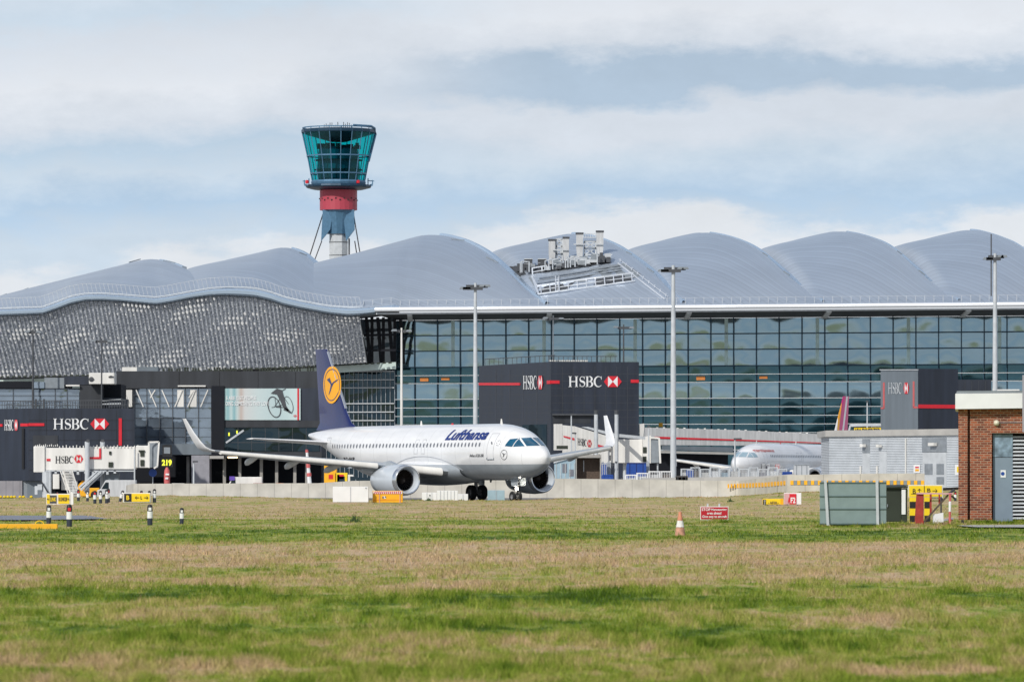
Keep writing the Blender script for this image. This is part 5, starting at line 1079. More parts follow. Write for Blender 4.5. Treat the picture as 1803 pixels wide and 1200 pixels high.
# ------------------------------------------------------------------ jet bridges
def window_strip(mb,x0,x1,y,z0,z1): mb.box(x0,x1,y-.04,y,z0,z1)
def bridge_left():
    Y=682.; o=thing('jet_bridge','white docked jet bridge on wheeled columns with red bank emblem, at the far left','jet bridge',(XA(120,Y),Y,-.8)); b=lambda a,t,c_,bt,of=0,d=2.6,**k: MB().pbox(a,t,c_,bt,Y-of,d)
    b(59,785,79,831,.25,3.2).build('rotunda','bridge_white',o,bevel=.08); b(79.3,788,155,827.5,0,2.6).build('tunnel','bridge_white',o,bevel=.05); b(155.3,786,239,825.5,-.25,2.2).build('tunnel','bridge_white',o,bevel=.05)
    b(239.3,784,262,823,.3,3.4).build('cab','bridge_white',o,bevel=.08)
    m_=MB(); m_.prism([P(262.3,778.5,Y-.2),P(279,778,Y-1.4),P(276,823,Y-1.4),P(262.3,822,Y-.2)],(0,2.8,0)); h_=m_.build('canopy_bellows','mid_grey',o); m_=MB()
    for p,q in (((262,778),(280,777.5)),((280,777.5),(277,820)),((277,820),(271,824)),((262,778),(262,823))): m_.bar(P(*p,Y-1.5),P(*q,Y-1.5),.2)
    m_.build('canopy_frame','bridge_white',h_)
    m_=MB(); b_=lambda a,t,c_,bt,of: m_.pbox(a,t,c_,bt,Y-of,.08)
    b_(82,807,88.5,811,.1); b_(158,804,177,807.5,-.12); b_(174.5,789,178,807.5,-.1); m_.build('red_stripe','red',o)
    f_=Face(0,Y,300,Y); serif_letters(lambda u,v: f_.p(97+32*u/3.05,lerp(815,802.5,v),.08)).build('bank_lettering','black_ink',o); r_,w_=hexlogo(lambda u,v: f_.p(130.5+16*u/1.72,lerp(814,800.5,v),.08)); r_.build('hexagon_emblem','red',o)
    m_=MB(); b_(244,792,255,795,.5); b_(247,793,254,803,.45); b_(247,809,254,820,.45); b_(192,794,196,800,-.1); b_(191,813,199,822,-.1); m_.build('service_window','dark_green',o)
    m_=MB()
    m_.tube([P(153.5,777,Y-.5),P(153.5,868,Y-.5)],.3,10); m_.tube([P(180.5,777,Y+3.2),P(180.5,868,Y+3.2)],.3,10)
    m_.build('lift_column','light_grey',o); m_=MB()
    for x in (152,178): m_.pbox(x,773,x+5,778,Y-.8,.7)
    m_.build('column_cap','dark_grey',o)
    m_=MB(); m_.tube([P(82,830,Y),P(82,880,Y)],.55,12); m_.tube([P(88,829,Y-.3),P(88,880,Y-.3)],.2,8); m_.tube([P(237,790,Y-1),P(237,880,Y-1)],.1,6); m_.build('support_column','light_grey',o)
    m_=MB(); m_.pbox(93,834,104,860,Y-.3,1.); m_.build('equipment_cabinet','bridge_white',o); m_=MB(); m_.pbox(66,852,74,862,Y-.6,.8); m_.pbox(61,855,66,870,Y-.4,.6); m_.build('control_box','light_grey',o)
    m_=MB()
    for k in range(9): m_.pbox(96+k*13,828,100+k*13,833+2*(k%2),Y-.1,1.4)
    m_.pbox(79,827.6,236,829.5,Y-.1,2.4); m_.build('underframe','light_grey',o)
    m_=MB() # service stairs
    for dx in (0,14): m_.bar(P(112+dx,828,Y-1.2),P(128+dx,880,Y-1.2),.25)
    for k in range(18): t=k/18; m_.bar(P(112+16*t,829+50*t,Y-1.2),P(126+16*t,829+50*t,Y-1.2),.5,.08)
    for dx in (-6,-2): m_.bar(P(112+dx,828,Y-1.0),P(130+dx,880,Y-1.0),.12)
    m_.build('service_stair','bridge_white',o); MB().pbox(108,832,121,862,Y+.8,1.).build('lift_cabin','bridge_white',o); MB().pbox(122,846,136,868,Y+1.4,1.2).build('equipment_cabinet','light_grey',o); m_=MB()
    m_.bar(P(178,829,Y-1.4),P(142,862,Y-1.4),.3); m_.bar(P(171,829,Y-1.2),P(139,858,Y-1.2),.2); m_.bar(P(183,830,Y-1.2),P(147,864,Y-1.2),.2)
    for k in range(12): t=k/12; m_.bar(P(177-35*t,829+33*t,Y-1.6),P(177-35*t,829+33*t,Y),.12)
    m_.build('drive_strut','light_grey',o); m_=MB(); m_.pbox(184,832,209,848,Y+1,2); m_.build('generator_box','grey_clad',o)
    m_=MB(); 
    for k in range(12): px=62+k*3.5; m_.pbox(px,783.5-(k%3),px+1.2,785.4,Y+.2,.3)
    for k in range(28): px=104+k*6; m_.pbox(px,785-(k*7%3),px+1.4,788.,Y+.1,.4)
    m_.build('roof_fitting','bridge_white',o)
    m_=MB(); m_.tube([P(72,845,Y-.9),P(78,856,Y-1.1),P(84,866,Y-.9)],.08,6); m_.build('power_cable','cable',o)
bridge_left()
def bridge_mid():
    Y=757.; o=thing('jet_bridge','cream jet bridge with bank emblem half hidden behind the airliner\'s far wingtip','jet bridge',(XA(1060,Y),Y,-.8))
    f_=Face(985,775,1076,752)
    def wall(mb,pts): mb.prism([f_.p(x,y) for x,y in pts],(0,2.6,0)); return mb
    wall(MB(),[(975,792),(975,746),(990,746),(990,792)]).build('rotunda','bridge_white',o); wall(MB(),[(990.3,799),(990.3,748),(1012,750),(1076,769),(1076,822),(1040,815)]).build('tunnel','bridge_white',o)
    m_=MB(); m_.prism([f_.p(x,y,-.5) for x,y in ((1018,751),(1030,751),(1078,763),(1130,768),(1130,773),(1076,768.5))],(0,1.4,0)); m_.build('tunnel_roof','light_grey',o)
    m_=MB(); m_.pbox(1076.3,773,1131,814.5,Y-4.5,2.6); m_.build('tunnel','bridge_white',o,bevel=.05)
    m_=MB(); m_.prism([P(1131.3,769,Y-5),P(1146,766,Y-5),P(1146,815,Y-5),P(1131.3,814.5,Y-5)],(0,3,0)); m_.build('cab','bridge_white',o); m_=MB(); m_.prism([P(1146.5,771,Y-5),P(1160,772,Y-6),P(1160,814,Y-6),P(1146.5,814.5,Y-5)],(0,2.6,0)); h_=m_.build('canopy_bellows','mid_grey',o)
    m_=MB(); m_.bar(P(1160.6,771,Y-6.2),P(1162.5,815,Y-6.2),.25); m_.bar(P(1146,770,Y-5.2),P(1161,771,Y-6.2),.25); m_.build('canopy_frame','bridge_white',h_)
    m_=MB(); m_.pbox(1132,786.5,1138.5,797,Y-5.1,.08); m_.pbox(1132,803,1138,813,Y-5.1,.08); m_.build('cab_window','dark_green',o); m_=MB()
    for y in (786,801): f_.rect(m_,1073.5,y,1075.5,y+9,0,.06)
    m_.build('tunnel_grille','dark_grey',o)
    m_=MB(); f=lambda x,y:f_.p(x,y,.08); m_.quad(f(993,769),f(1012.5,775),f(1012.5,771),f(993,766.5)); m_.quad(f(1052,785.5),f(1076,792),f(1076,788),f(1052,781.5)); m_.build('red_stripe','red',o)
    serif_letters(lambda u,v: f_.p(1017.5+16*u/3.05,lerp(783,770.5,v)+ (16*u/3.05)*.16,.08)).build('bank_lettering','black_ink',o); r_,w_=hexlogo(lambda u,v: f_.p(1034.5+8*u/1.72,lerp(786.5,774,v),.08)); r_.build('hexagon_emblem','red',o)
    m_=MB()
    for x in (1049.5,1085.5): m_.tube([P(x,729,Y-7),P(x,860,Y-7)],.27,10)
    m_.build('lift_column','light_grey',o); m_=MB()
    for x in (1049.5,1085.5): m_.tube([P(x,722,Y-7),P(x,729,Y-7)],.3,10)
    m_.build('column_cap','dark_grey',o)
    m_=MB(); m_.pbox(980,784,1000,790,Y+8,1.5); m_.build('underframe','dark_green',o); m_=MB()
    for x in (1133,1139,1158): m_.tube([P(x,815,Y-5),P(x,860,Y-5)],.12,6)
    for x in (1060,1100): m_.tube([P(x,812,Y-3),P(x,860,Y-3)],.25,8)
    m_.build('cab_leg','light_grey',o); m_=MB()
    for k in range(7): m_.bar(P(1060+k*3,815+.3*k,Y-8),P(1060+k*3,822,Y-8),.1)
    m_.bar(P(1058,815,Y-8),P(1082,818,Y-8),.15); m_.build('stair_rail','dark_grey',o)
bridge_mid()
def link():
    o=thing('link_bridge','long white elevated passenger link with a red stripe running right towards the parked airliner tail','link bridge',(XA(1290,800),800,-.8)); f_=Face(1130,800,1470,812)
    pts=[(1129,752),(1295,756.5),(1470,765),(1470,779.5),(1295,784),(1165,783),(1129,788)]
    MB().prism([f_.p(*p) for p in pts],(1,4,0)).build('tunnel','offwhite',o); m_=MB(); g=lambda x,y:f_.p(x,y,.1)
    for a,b in ((1152,1211),(1211,1295),(1295,1380),(1380,1445)):
        yy=lambda x: float(np.interp(x,[1152,1295,1445],[768.,773.,778.7])); hh=lambda x: float(np.interp(x,[1152,1445],[3.6,1.2])); m_.quad(g(a,yy(a)+hh(a)),g(b-.3,yy(b)+hh(b)),g(b-.3,yy(b)),g(a,yy(a)))
    m_.build('red_stripe','red',o)
    m_=MB(); m_.prism([g(1165,784),g(1290,787),g(1290,795),g(1165,791)],(0,3,0)); m_.build('underdeck','grey_clad',o); m_=MB(); m_.prism([g(1160,793),g(1292,796),g(1292,800),g(1160,797)],(0,3,0)); m_.build('beam','concrete_light',o)
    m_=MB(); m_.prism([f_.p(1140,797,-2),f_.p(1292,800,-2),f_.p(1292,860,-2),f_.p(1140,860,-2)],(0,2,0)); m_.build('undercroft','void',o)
    m_=MB(); m_.prism([g(1126,746),g(1134,745),g(1134,753),g(1130,790),g(1127,790)],(0,4,0)); m_.build('end_frame','bridge_white',o)
    m_=MB()
    for i in range(26):
        x=1150+i*12.; y=float(np.interp(x,[1129,1295,1470],[752,756.5,765])); a=f_.p(x,y,-1); m_.box(a.x-.15,a.x+.15,a.y,a.y+.5,a.z-.1,a.z+.04+.05*(i%3))
    m_.build('roof_fitting','bridge_white',o)
    m_=MB(); f_.rect(m_,1186,752.5,1192,757,.2,.8) if 0 else m_.pbox(1160,744,1167,751,815,1); m_.build('rooftop_lamp','amber',o)
link()
# ------------------------------------------------------------------ louvred plant building
Y=530.; o=thing('plant_building','long low white louvred plant building beside the brick substation','building',(XA(1570,Y),Y,-.3)); f_=Face(1459,548,1700,528)
def fr(nm,m,rects,o0=0.,o1=.05,flat=True):
    m_=MB()
    for a,t,b,bt in rects: f_.rect(m_,a,t,b,bt,o0,o1,flat)
    return m_.build(nm,m,o)
zt2=ZA(768,545); m_=MB(); a=f_.p(1460,880); b=f_.p(1720,880); m_.prism([(a.x,a.y,-.8),(b.x,b.y,-.8),(b.x,b.y+14,-.8),(a.x,a.y+14,-.8)],(0,0,zt2+.8)); m_.build('louvred_wall','louvre',o)
m_=MB(); a=f_.p(1457,768,.25); b=f_.p(1720,768,.25); m_.prism([(a.x,a.y,zt2),(b.x,b.y,zt2),(b.x,b.y+15,zt2),(a.x,a.y+15,zt2)],(0,0,.62)); m_.build('roof_band','concrete_light',o)
fr('dark_panel','grey_steel',[(1519,772,1532,797)]); fr('dark_panel','grey_steel',[(1624,770,1667,795)])
for r_ in ((1519.3,797.5,1532,838),(1549,794,1562,834)): fr('door','light_grey',[r_])
d_=fr('double_door','light_grey',[(1625,796,1667,862)]); m_=MB(); f_.rect(m_,1629,816,1643,835,.05,.08); f_.rect(m_,1650,816,1663,835,.05,.08); f_.rect(m_,1650,839,1663,852,.05,.08); m_.build('door_louvre','grey_steel',d_)
fr('wall_trim','bridge_white',[(1595,771,1596.6,836),(1515,820,1517.5,838),(1544,820,1546.5,838)],.05,.12); fr('wall_lamp','bridge_white',[(1521,781.5,1526,786.5),(1549.5,782,1554,787),(1641,779,1651,784.5)],.1,.5)
s_=fr('warning_notice','white_paint',[(1610,817,1621,832)],.06,.1); m_=MB(); f_.rect(m_,1613,821,1619.5,823.5,.1,.12); m_.build('notice_bar','red',s_); m_=MB(); f_.rect(m_,1613,825,1619.5,829,.1,.12); m_.build('notice_bar','amber',s_)
s_=fr('warning_notice','white_paint',[(1683,817,1690,836)],.06,.1); m_=MB(); f_.rect(m_,1686.5,821,1690,831,.1,.12); m_.build('notice_bar','yellow',s_)
# yellow lettered board and small mast behind it
o=thing('direction_board','yellow lettered board on a grey gantry between the striped tail and glare-painted block','sign',(XA(1528,640),640,-.8)); m_=MB(); m_.pbox(1504,752.5,1551,880,640,.3); m_.build('board','yellow',o); f2=Face(1500,639.9,1560,639.9); text_mb('154 DIVERTER',plabel(f2,1506,761.5,1550,753.5,.03),bold=.03).build('board_lettering','black_ink',o)
m_=MB(); m_.bar(P(1497,748.5,640),P(1548,747.5,640),.3); m_.bar(P(1497,748.5,640),P(1493,765,640),.2); m_.pbox(1535,745,1551,752,640.5,1); m_.build('gantry','light_grey',o)
# ------------------------------------------------------------------ light masts
def mast(label,px,top,bot,Y,w,arm,mat_='light_grey',kind=2,spire=0):
    o=thing('light_mast',label,'light mast',(XA(px,Y),Y,-.8),group='apron light masts'); x=XA(px,Y); s_=Y/F; zt_=ZA(top,Y)
    MB().tube([(x,Y,-.8),(x,Y,lerp(-.8,zt_,.6)),(x,Y,zt_)],[w*s_/2,w*s_*.42,w*s_*.28],12).build('pole',mat_,o,smooth=True)
    m_=MB(); n_=2 if kind==2 else 1
    for k in range(n_): z=ZA(top+6+k*4,Y); m_.bar((x-arm*s_*(.75 if k==0 else 1),Y-.4*k,z),(x+arm*s_*(1 if k==0 else .6),Y-.4*k,z),.2,.35)
    h_=m_.build('lamp_arm','dark_grey',o)
    for q in ([-1,-.62,.55,.95] if kind==2 else [-1,1]):
        z=ZA(top+(7 if q>0 else 11 if kind==2 else 6),Y); m_=MB(); xx=x+q*arm*s_; w2=max(.4,5*s_); m_.prism([(xx-w2,Y-.5,z),(xx+w2,Y-.5,z),(xx+w2*.8,Y-.5,z+.26),(xx-w2*.6,Y-.5,z+.26)],(0,.7,0)); m_.build('floodlight','mid_grey',h_)
    if spire: MB().bar((x-.45,Y,zt_-5),(x-.45,Y,zt_+spire*s_),.14).build('lightning_rod','dark_grey',o)
    return o
mast('tall grey floodlight mast rising in front of the roof between airliner tail and nose',837,498,800,640,9,22)
mast('tallest pale floodlight mast, right of the navy bank block',1185.5,467,838,640,11,22)
mast('pale floodlight mast with lightning rod rising behind the brick substation',1752,446,800,640,10,16,spire=34)
mast('slim white twin-lamp mast just right of the airliner tail fin',707,577,800,700,5.5,13,'bridge_white',1)
mast('dark one-sided mast standing at far left before the patterned screen wall',58,579,720,735,4.6,10,'dark_grey',1)
mast('dark short twin-lamp mast rising above the white rooftop air unit',179,595,665,735,3.4,15,'dark_grey',1)
mast('thin dark mast with crossarm left of centre above the navy bank block',974,555,640,815,2.6,14,'mid_grey',1)
mast('thin dark twin-lamp mast above the right side of the navy bank block',1098,571,640,815,4,14,'dark_grey',1)
def lamp(label,px,top,Y,arm,mt_='light_grey'):
    o=thing('apron_lamp_post',label,'lamp post',(XA(px,Y),Y,-.8),group='small apron lamp posts'); x=XA(px,Y); s_=Y/F; z=ZA(top,Y)
    MB().tube([(x,Y,-.8),(x,Y,z)],[.13,.07],8).build('pole',mt_,o); m_=MB(); m_.pbox(px-2 if arm>0 else px+arm,top-1.2,px+max(arm,2),top+1.4,Y-.2,.5); m_.build('lamp_head','dark_grey',o)
lamp('slim lamp post in front of the cream jet bridge rotunda',1006,729,620,9); lamp('short lamp post beside the black bank lettering on the cream jet bridge',1013,762,625,-8)
lamp('slim lamp post before the cream jet bridge cab',1142,750,600,2); lamp('short dark-headed lamp post before the parked airliner nose',1294,772,600,12); lamp('small lamp post between striped tail and yellow board',1527,706,660,2)
lamp('lamp post beneath the pier near the lilac stair block',341,812,600,7); lamp('stubby blue-grey post between blue containers',1085,813,560,1)
# ------------------------------------------------------------------ stand 219 fittings
o=thing('stand_number_sign','black stand board reading 219 in glowing yellow below a docking display','sign',(XA(294,690),690,-.8)); Y=690.
MB().pbox(284,806.5,304,821.5,Y,.3).build('board','black',o); text_mb('219',plabel(Face(0,Y,600,Y),285,819.5,302.5,808.5,.05),bold=.05).build('stand_number','digit_yellow',o)
MB().pbox(286,783,302,804,Y,.6).build('docking_display','black',o); MB().pbox(288.5,787,299.5,798,Y-.05,.04).build('display_screen','mid_grey',o); m_=MB(); m_.tube([P(294,822,Y+.2),P(294,880,Y+.2)],.12,8); m_.build('post','dark_grey',o)
o=thing('wrapped_post','red wrapped hydrant post standing under the 219 board','post',(XA(294,680),680,-.8)); MB().lathe([(.3,ZA(880,680)),(.36,ZA(850,680)),(.38,ZA(838,680)),(.33,ZA(828,680)),(.12,ZA(822,680))],(XA(294,680),680,0),'Z',12).build('red_wrap','faded_red',o,smooth=True); m_=MB(); m_.pbox(291.5,833,297.5,836,679.5,.1); m_.pbox(291,840,296,843,679.5,.1); m_.build('white_marking','white_paint',o)
o=thing('round_sign','round blue mandatory sign hanging under the jet bridge canopy','sign',(XA(268,684),684,-.8)); MB().lathe([(.01,0),(.5,0),(.5,.1),(.01,.1)],(XA(269,684),684,ZA(832,684)),'Y',18).build('disc','blue',o); m_=MB(); m_.tube([P(269,832,684.1),P(269,880,684.1)],.06,6); m_.build('post','light_grey',o)
# ------------------------------------------------------------------ apron vehicles
def wheels(o,xs_,Y,r_,z0,parent=None):
    z0=max(z0,AZ(xs_[0]))
    for x in xs_: MB().lathe([(.02,-.12),(r_*.6,-.13),(r_,-.1),(r_,.1),(.02,.12)],(x,Y,z0+r_),'Y',14).build('wheel','rubber',o)
def tug(label,px,Y,c,wd=3.2):
    x=XA(px,Y); g0=AZ(x)+.8; o=thing('tow_tractor',label,'tractor',(XA(px,Y),Y,g0-.8),group='ground handling tractors')
    MB().prism([(x-wd/2,Y,-.5),(x+wd/2,Y,-.5),(x+wd/2,Y,.2),(x+.1*wd,Y,.35),(x-wd/2,Y,.3)],(0,1.6,0)).build('body',c,o,bevel=.05); m_=MB(); m_.prism([(x-wd*.45,Y+.1,.3),(x-.02*wd,Y+.1,.36),(x-.08*wd,Y+.1,1.1),(x-wd*.42,Y+.1,1.1)],(0,1.3,0)); cb=m_.build('cab','glass_night',o); MB().box(x-wd*.46,x-.05*wd,Y,Y+1.5,1.12,1.22).build('cab_roof',c,cb); wheels(o,(x-wd*.33,x+wd*.33),Y,.35,-.8); return o
def van(label,px,Y,c,L=5.4,hh=2.3,nm='van',mat2='glass_night'):
    o=thing(nm,label,'van',(XA(px,Y),Y,-.8)); x=XA(px,Y); z=-.8
    MB().prism([(x-L/2,Y,z+.35),(x+L/2,Y,z+.35),(x+L/2,Y,z+hh),(x-L*.28,Y,z+hh),(x-L*.42,Y,z+hh*.55),(x-L/2,Y,z+hh*.5)],(0,2,0)).build('body',c,o,bevel=.08); m_=MB(); m_.prism([(x-L*.39,Y-.03,z+hh*.56),(x-L*.2,Y-.03,z+hh*.56),(x-L*.2,Y-.03,z+hh*.88),(x-L*.28,Y-.03,z+hh*.88)],(0,.03,0)); m_.build('window',mat2,o); wheels(o,(x-L*.3,x+L*.32),Y,.36,z); return o
def cherry(label,px,Y):
    o=thing('access_platform',label,'access platform',(XA(px,Y),Y,-.8)); x=XA(px,Y); MB().box(x-1.8,x+1.8,Y,Y+2,-.5,.6).build('chassis','amber',o,bevel=.08); MB().bar((x-1,Y+1,.6),(x+1.2,Y+1,3.2),.4).bar((x+1.2,Y+1,3.2),(x-.2,Y+1,4.2),.35).build('boom','amber',o); MB().box(x-1.2,x+.1,Y+.4,Y+1.6,4.1,5.2).build('basket','light_grey',o); wheels(o,(x-1.2,x+1.2),Y,.5,-.8)
cherry('amber access platform behind the left jet bridge drive strut',150,700); cherry('amber lift truck seen right of the grey generator box under the jet bridge',214,702)
van('white airport van parked beneath the jet bridge next to the concrete wall start',205,650,'offwhite',4.6,2.4)
tug('low white baggage tug in the dark undercroft left of the lilac stair block',326,640,'bridge_white',3.4); van('white and purple apron bus in the dark undercroft beneath the billboard',428,690,'bridge_white',4.8,2.8,'apron_bus'); 
o=bpy.data.objects['apron_bus']; MB().box(XA(404,689.8),XA(413,689.8),689.8,689.95,ZA(845,690),ZA(838,690)).build('purple_panel','purple',o) if o in INV else None
tug('dark red baggage tug with orange beacon in the undercroft near the columns',465,688,'rust_red',3.); tug('small orange tug in the dark undercroft beside the candy striped pole',500,688,'orange',2.2)
o=thing('striped_pole','red and white banded obstacle pole behind the airliner wing','pole',(XA(547,600),600,-.8)); x=XA(548,600)
m_=MB().tube([(x-.5,600,ZA(791,600)),(x,600,-.8)],[.13,.3],8); m_.build('pole','white_paint',o); m_=MB()
for a,b in ((791,796),(812,823),(832,838)): 
    t0=(a-791)/85; t1=(b-791)/85; m_.tube([(x-.5+.5*t0,600,ZA(a,600)),(x-.5+.5*t1,600,ZA(b,600))],[.16+.2*t0,.16+.2*t1],8)
m_.build('red_band','faded_red',o)
for px,c,l in ((588,'amber','amber catering lift truck behind the airliner wing root'),(607,'yellow','yellow belt loader behind the airliner wing root beside the amber truck')):
    Y=610.; o=thing('ground_vehicle',l,'ground vehicle',(XA(px,Y),Y,-.8)); x=XA(px,Y); MB().box(x-1.1,x+.3,Y,Y+2,.1,3.4 if c=='amber' else 2.4).build('box_body',c,o,bevel=.05); MB().prism([(x+.35,Y,.1),(x+1.3,Y,.1),(x+1.3,Y,1.4),(x+.9,Y,2.2),(x+.35,Y,2.2)],(0,2,0)).build('cab','bridge_white',o); MB().box(x+.6,x+1.2,Y-.03,Y,1.3,2.0).build('cab_window','glass_night',o); MB().box(x-.6,x-.1,Y-.03,Y,1.7,2.2).build('red_panel','red',o); wheels(o,(x-.7,x+.9),Y,.5,-.8)
# grey shelter with open brown bay
Y=600.; o=thing('glass_cabin','pale glazed cabin on the apron under the airliner far wing','cabin',(XA(993,Y),Y,-.8)); MB().pbox(976,803,1013,880,Y,3).build('cabin_wall','light_blue',o); m_=MB(); m_.prism([P(975,811,Y-.2),P(1013,800,Y-.2),P(1013,804,Y-.2),P(975,815,Y-.2)],(0,3,0)); m_.build('roof','light_grey',o); m_=MB(); m_.pbox(990,816,998,832,Y-.05,.04); m_.pbox(1002,826,1010,838,Y-.05,.04); m_.build('window','win_grey',o); m_=MB()
for k in range(5): m_.pbox(979+k*8,815,979.6+k*8,880,Y-.08,.06)
m_.build('frame','bridge_white',o)
o=thing('open_container','open-fronted grey container with a dark brown interior beside the pale cabin','container',(XA(1036,Y),Y,-.8)); m_=MB(); m_.pbox(1013.5,800,1059,805.5,Y-.3,3); m_.pbox(1013.5,805.6,1015.5,880,Y-.2,2.8); m_.pbox(1056.5,805.6,1059,880,Y-.2,2.8); m_.build('shell','column_concrete',o); MB().pbox(1015.6,805.6,1056.4,880,Y+1.6,.2).build('interior','brown',o); m_=MB(); m_.pbox(1027,810,1028.5,830,Y+1.5,.08); m_.build('lamp_strip','light_grey',o)
m_=MB()
for k in range(5): m_.pbox(1016+k*9.5,799,1018+k*9.5,800,Y-.3,.3)
m_.build('roof_lug','dark_grey',o)
# containers and dollies
def unit(label,a,t,b,bt,Y,c,c2='light_grey'):
    o=thing('cargo_container',label,'cargo container',(XA((a+b)/2,Y),Y,-.8),group='cargo containers on the apron'); x0,x1=XA(a,Y),XA(b,Y); z1=ZA(t,Y); w=x1-x0; g0=AZ(x0); o.location.z=g0; INV[o]=Matrix.Translation(-Vector(o.location)); zq=g0+.3; z1=max(z1,g0+.7)
    MB().prism([(x0,Y,zq),(x1-.12*w,Y,zq),(x1,Y,zq+.3*(z1-zq)),(x1,Y,z1),(x0+.06*w,Y,z1),(x0,Y,z1-.12*(z1-zq))],(0,1.5,0)).build('box_body',c,o); m_=MB()
    for k in range(3): xx=lerp(x0,x1,(k+.5)/3); m_.box(xx-.03,xx+.03,Y-.04,Y,zq+.05,z1-.05)
    m_.box(x0+.02,x1-.02,Y-.05,Y,z1-.1,z1-.03); m_.build('ribs',c2,o); MB().box(x0-.1,x1+.1,Y-.1,Y+1.6,g0+.02,zq-.02).build('pallet','grey_steel',o)
unit('blue container with grey end right of the open brown container',1059,815,1069,838,560,'blue'); unit('grey narrow container between two blue ones',1069,813,1076,838,562,'mid_grey'); unit('low blue pallet box before the yellow loader',1060,835,1080,846,556,'blue','blue')
unit('large dark blue container below the cream jet bridge cab',1103,814,1138,846,570,'blue','navy_paint'); unit('small grey unit against the large blue container',1138,813,1143,846,572,'mid_grey')
tug('yellow loader between blue containers below the cream jet bridge',1083,568,'amber',1.8)
o=thing('person','person in dark clothing and orange vest standing by the yellow loader on the apron','person',(XA(1095,566),566,-.8))
def person(o,x,Y,z0,h=1.75,top='orange'):
    MB().lathe([(.02,z0),(.17,z0+.02),(.18,z0+.45*h),(.2,z0+.5*h),(.23,z0+.72*h),(.2,z0+.8*h),(.07,z0+.84*h),(.06,z0+.87*h),(.1,z0+.9*h),(.11,z0+.95*h),(.06,z0+h),(.005,z0+h+.005)],(x,Y,0),'Z',14).tube([(x-.2,Y,z0+.78*h),(x-.27,Y-.05,z0+.6*h),(x-.25,Y-.12,z0+.45*h)],[.07,.055,.045],8).tube([(x+.2,Y,z0+.78*h),(x+.27,Y-.05,z0+.6*h),(x+.25,Y-.12,z0+.45*h)],[.07,.055,.045],8).build('body','dark_grey',o,smooth=True)
    MB().lathe([(.21,z0+.5*h),(.25,z0+.7*h),(.22,z0+.79*h)],(x,Y,0),'Z',14,False).build('vest',top,o,smooth=True)
o.location.z=AZ(XA(1095,566)); INV[o]=Matrix.Translation(-Vector(o.location)); person(o,XA(1095,566),566,AZ(XA(1095,566)))
# white cage dollies in a long row
cages=[]
def cage(px,Y,w,h,label,c='bridge_white',fill=None):
    o=thing('baggage_dolly',label,'baggage dolly',(XA(px,Y),Y,-.8),group='baggage dollies behind the wall'); x0=XA(px,Y); s_=Y/F; x1=x0+w*s_; g0=AZ(x0); o.location.z=g0; INV[o]=Matrix.Translation(-Vector(o.location)); z0=g0+.45; h=h*.62; z1=z0+h
    m_=MB()
    for x in (x0,x1): 
        for y in (Y,Y+1.5): m_.box(x-.05,x+.05,y-.05,y+.05,z0,z1)
    m_.box(x0-.05,x1+.05,Y-.06,Y+1.56,z1+.002,z1+.1); m_.box(x0,x1,Y-.03,Y,z0+h*.45,z0+h*.52)
    for k in range(1,6): xx=lerp(x0,x1,k/6); m_.box(xx-.02,xx+.02,Y-.02,Y+.0,z0,z1)
    m_.build('cage_frame',c,o); MB().box(x0,x1,Y,Y+1.5,z0-.12,z0).build('deck','grey_steel',o); MB().box(x0+.06,x1-.06,Y+.12,Y+1.4,z0,z0+h*(.85)).build('load',fill or c,o); wheels(o,(x0+.25,x1-.25),Y,.22,-.8); return o
Yd=520.
dd=[(1102,'white_paint','first white cage dolly, below the large blue container'),(1122,'white_paint','white cage dolly under the jet bridge cab legs'),(1143,'offwhite','pale cage dolly left of the tallest mast'),(1164,'offwhite','grubby cage dolly with cardboard load at the foot of the tallest mast')]
for px,c,l in dd: cage(px,Yd,18,2.55,l,'white_paint','light_grey' if c=='white_paint' else 'brown' if 'cardboard' in l else 'offwhite')
names=['white','cream','pale grey','silver','dull white','bright white']
loads=['bridge_white','brown','bridge_white','white_paint','light_blue','bridge_white','offwhite','white_paint','panel_lilac','white_paint','bridge_white']
words=['white boxes','brown cartons','cream boxes','white sacks','pale blue crates','stacked cream boxes','grey bags','bright white boxes','lilac crates','tall white boxes','last cream boxes']
for k in range(11): cage(1200+k*17,540+ (k%3)*4,15,3.0+.25*(k%2),f'open dolly loaded with {words[k]} in the row behind the ramp parapet','light_grey',loads[k])
unit('blue cargo box on the row right of the tallest mast',1209,826,1221,842,535,'blue'); unit('brown flat crate just right of the tallest mast foot',1190,837,1211,846,505,'brown','dark_grey')
unit('blue cargo box below the rear of the parked airliner',1365,826,1372,840,560,'blue'); unit('low blue pallet at the end of the dolly row',1378,830,1395,842,530,'blue','blue'); unit('red cargo box under the parked airliner belly',1366,817,1373,842,575,'faded_red'); unit('black meshed unit under the parked airliner nose',1341,816,1348,842,576,'dark_grey'); unit('grey meshed unit beside the red cargo box',1349,816,1356,842,577,'mid_grey'); unit('long silver cargo box below the striped tail',1398,817,1425,845,578,'light_grey','mid_grey')
for px,l in ((1424,'silver car parked below the parked airliner, leftmost of two'),(1441,'pale car with dark windows parked against the louvred plant building')):
    Y=560.+(px-1424)*.2; o=thing('parked_car',l,'car',(XA(px,Y),Y,.3)); x=XA(px,Y); z=.55
    MB().prism([(x-1.1*1,Y,z),(x+1.1,Y,z),(x+1.1,Y,z+.55),(x+.75,Y,z+.62),(x+.45,Y,z+1.1),(x-.45,Y,z+1.1),(x-.8,Y,z+.62),(x-1.1,Y,z+.5)],(0,1.7,0)).build('body','bridge_white',o,bevel=.05); MB().prism([(x-.68,Y-.03,z+.62),(x+.62,Y-.03,z+.62),(x+.38,Y-.03,z+1.02),(x-.4,Y-.03,z+1.02)],(0,.03,0)).build('window','glass_night',o); wheels(o,(x-.65,x+.65),Y,.3,z-.25)
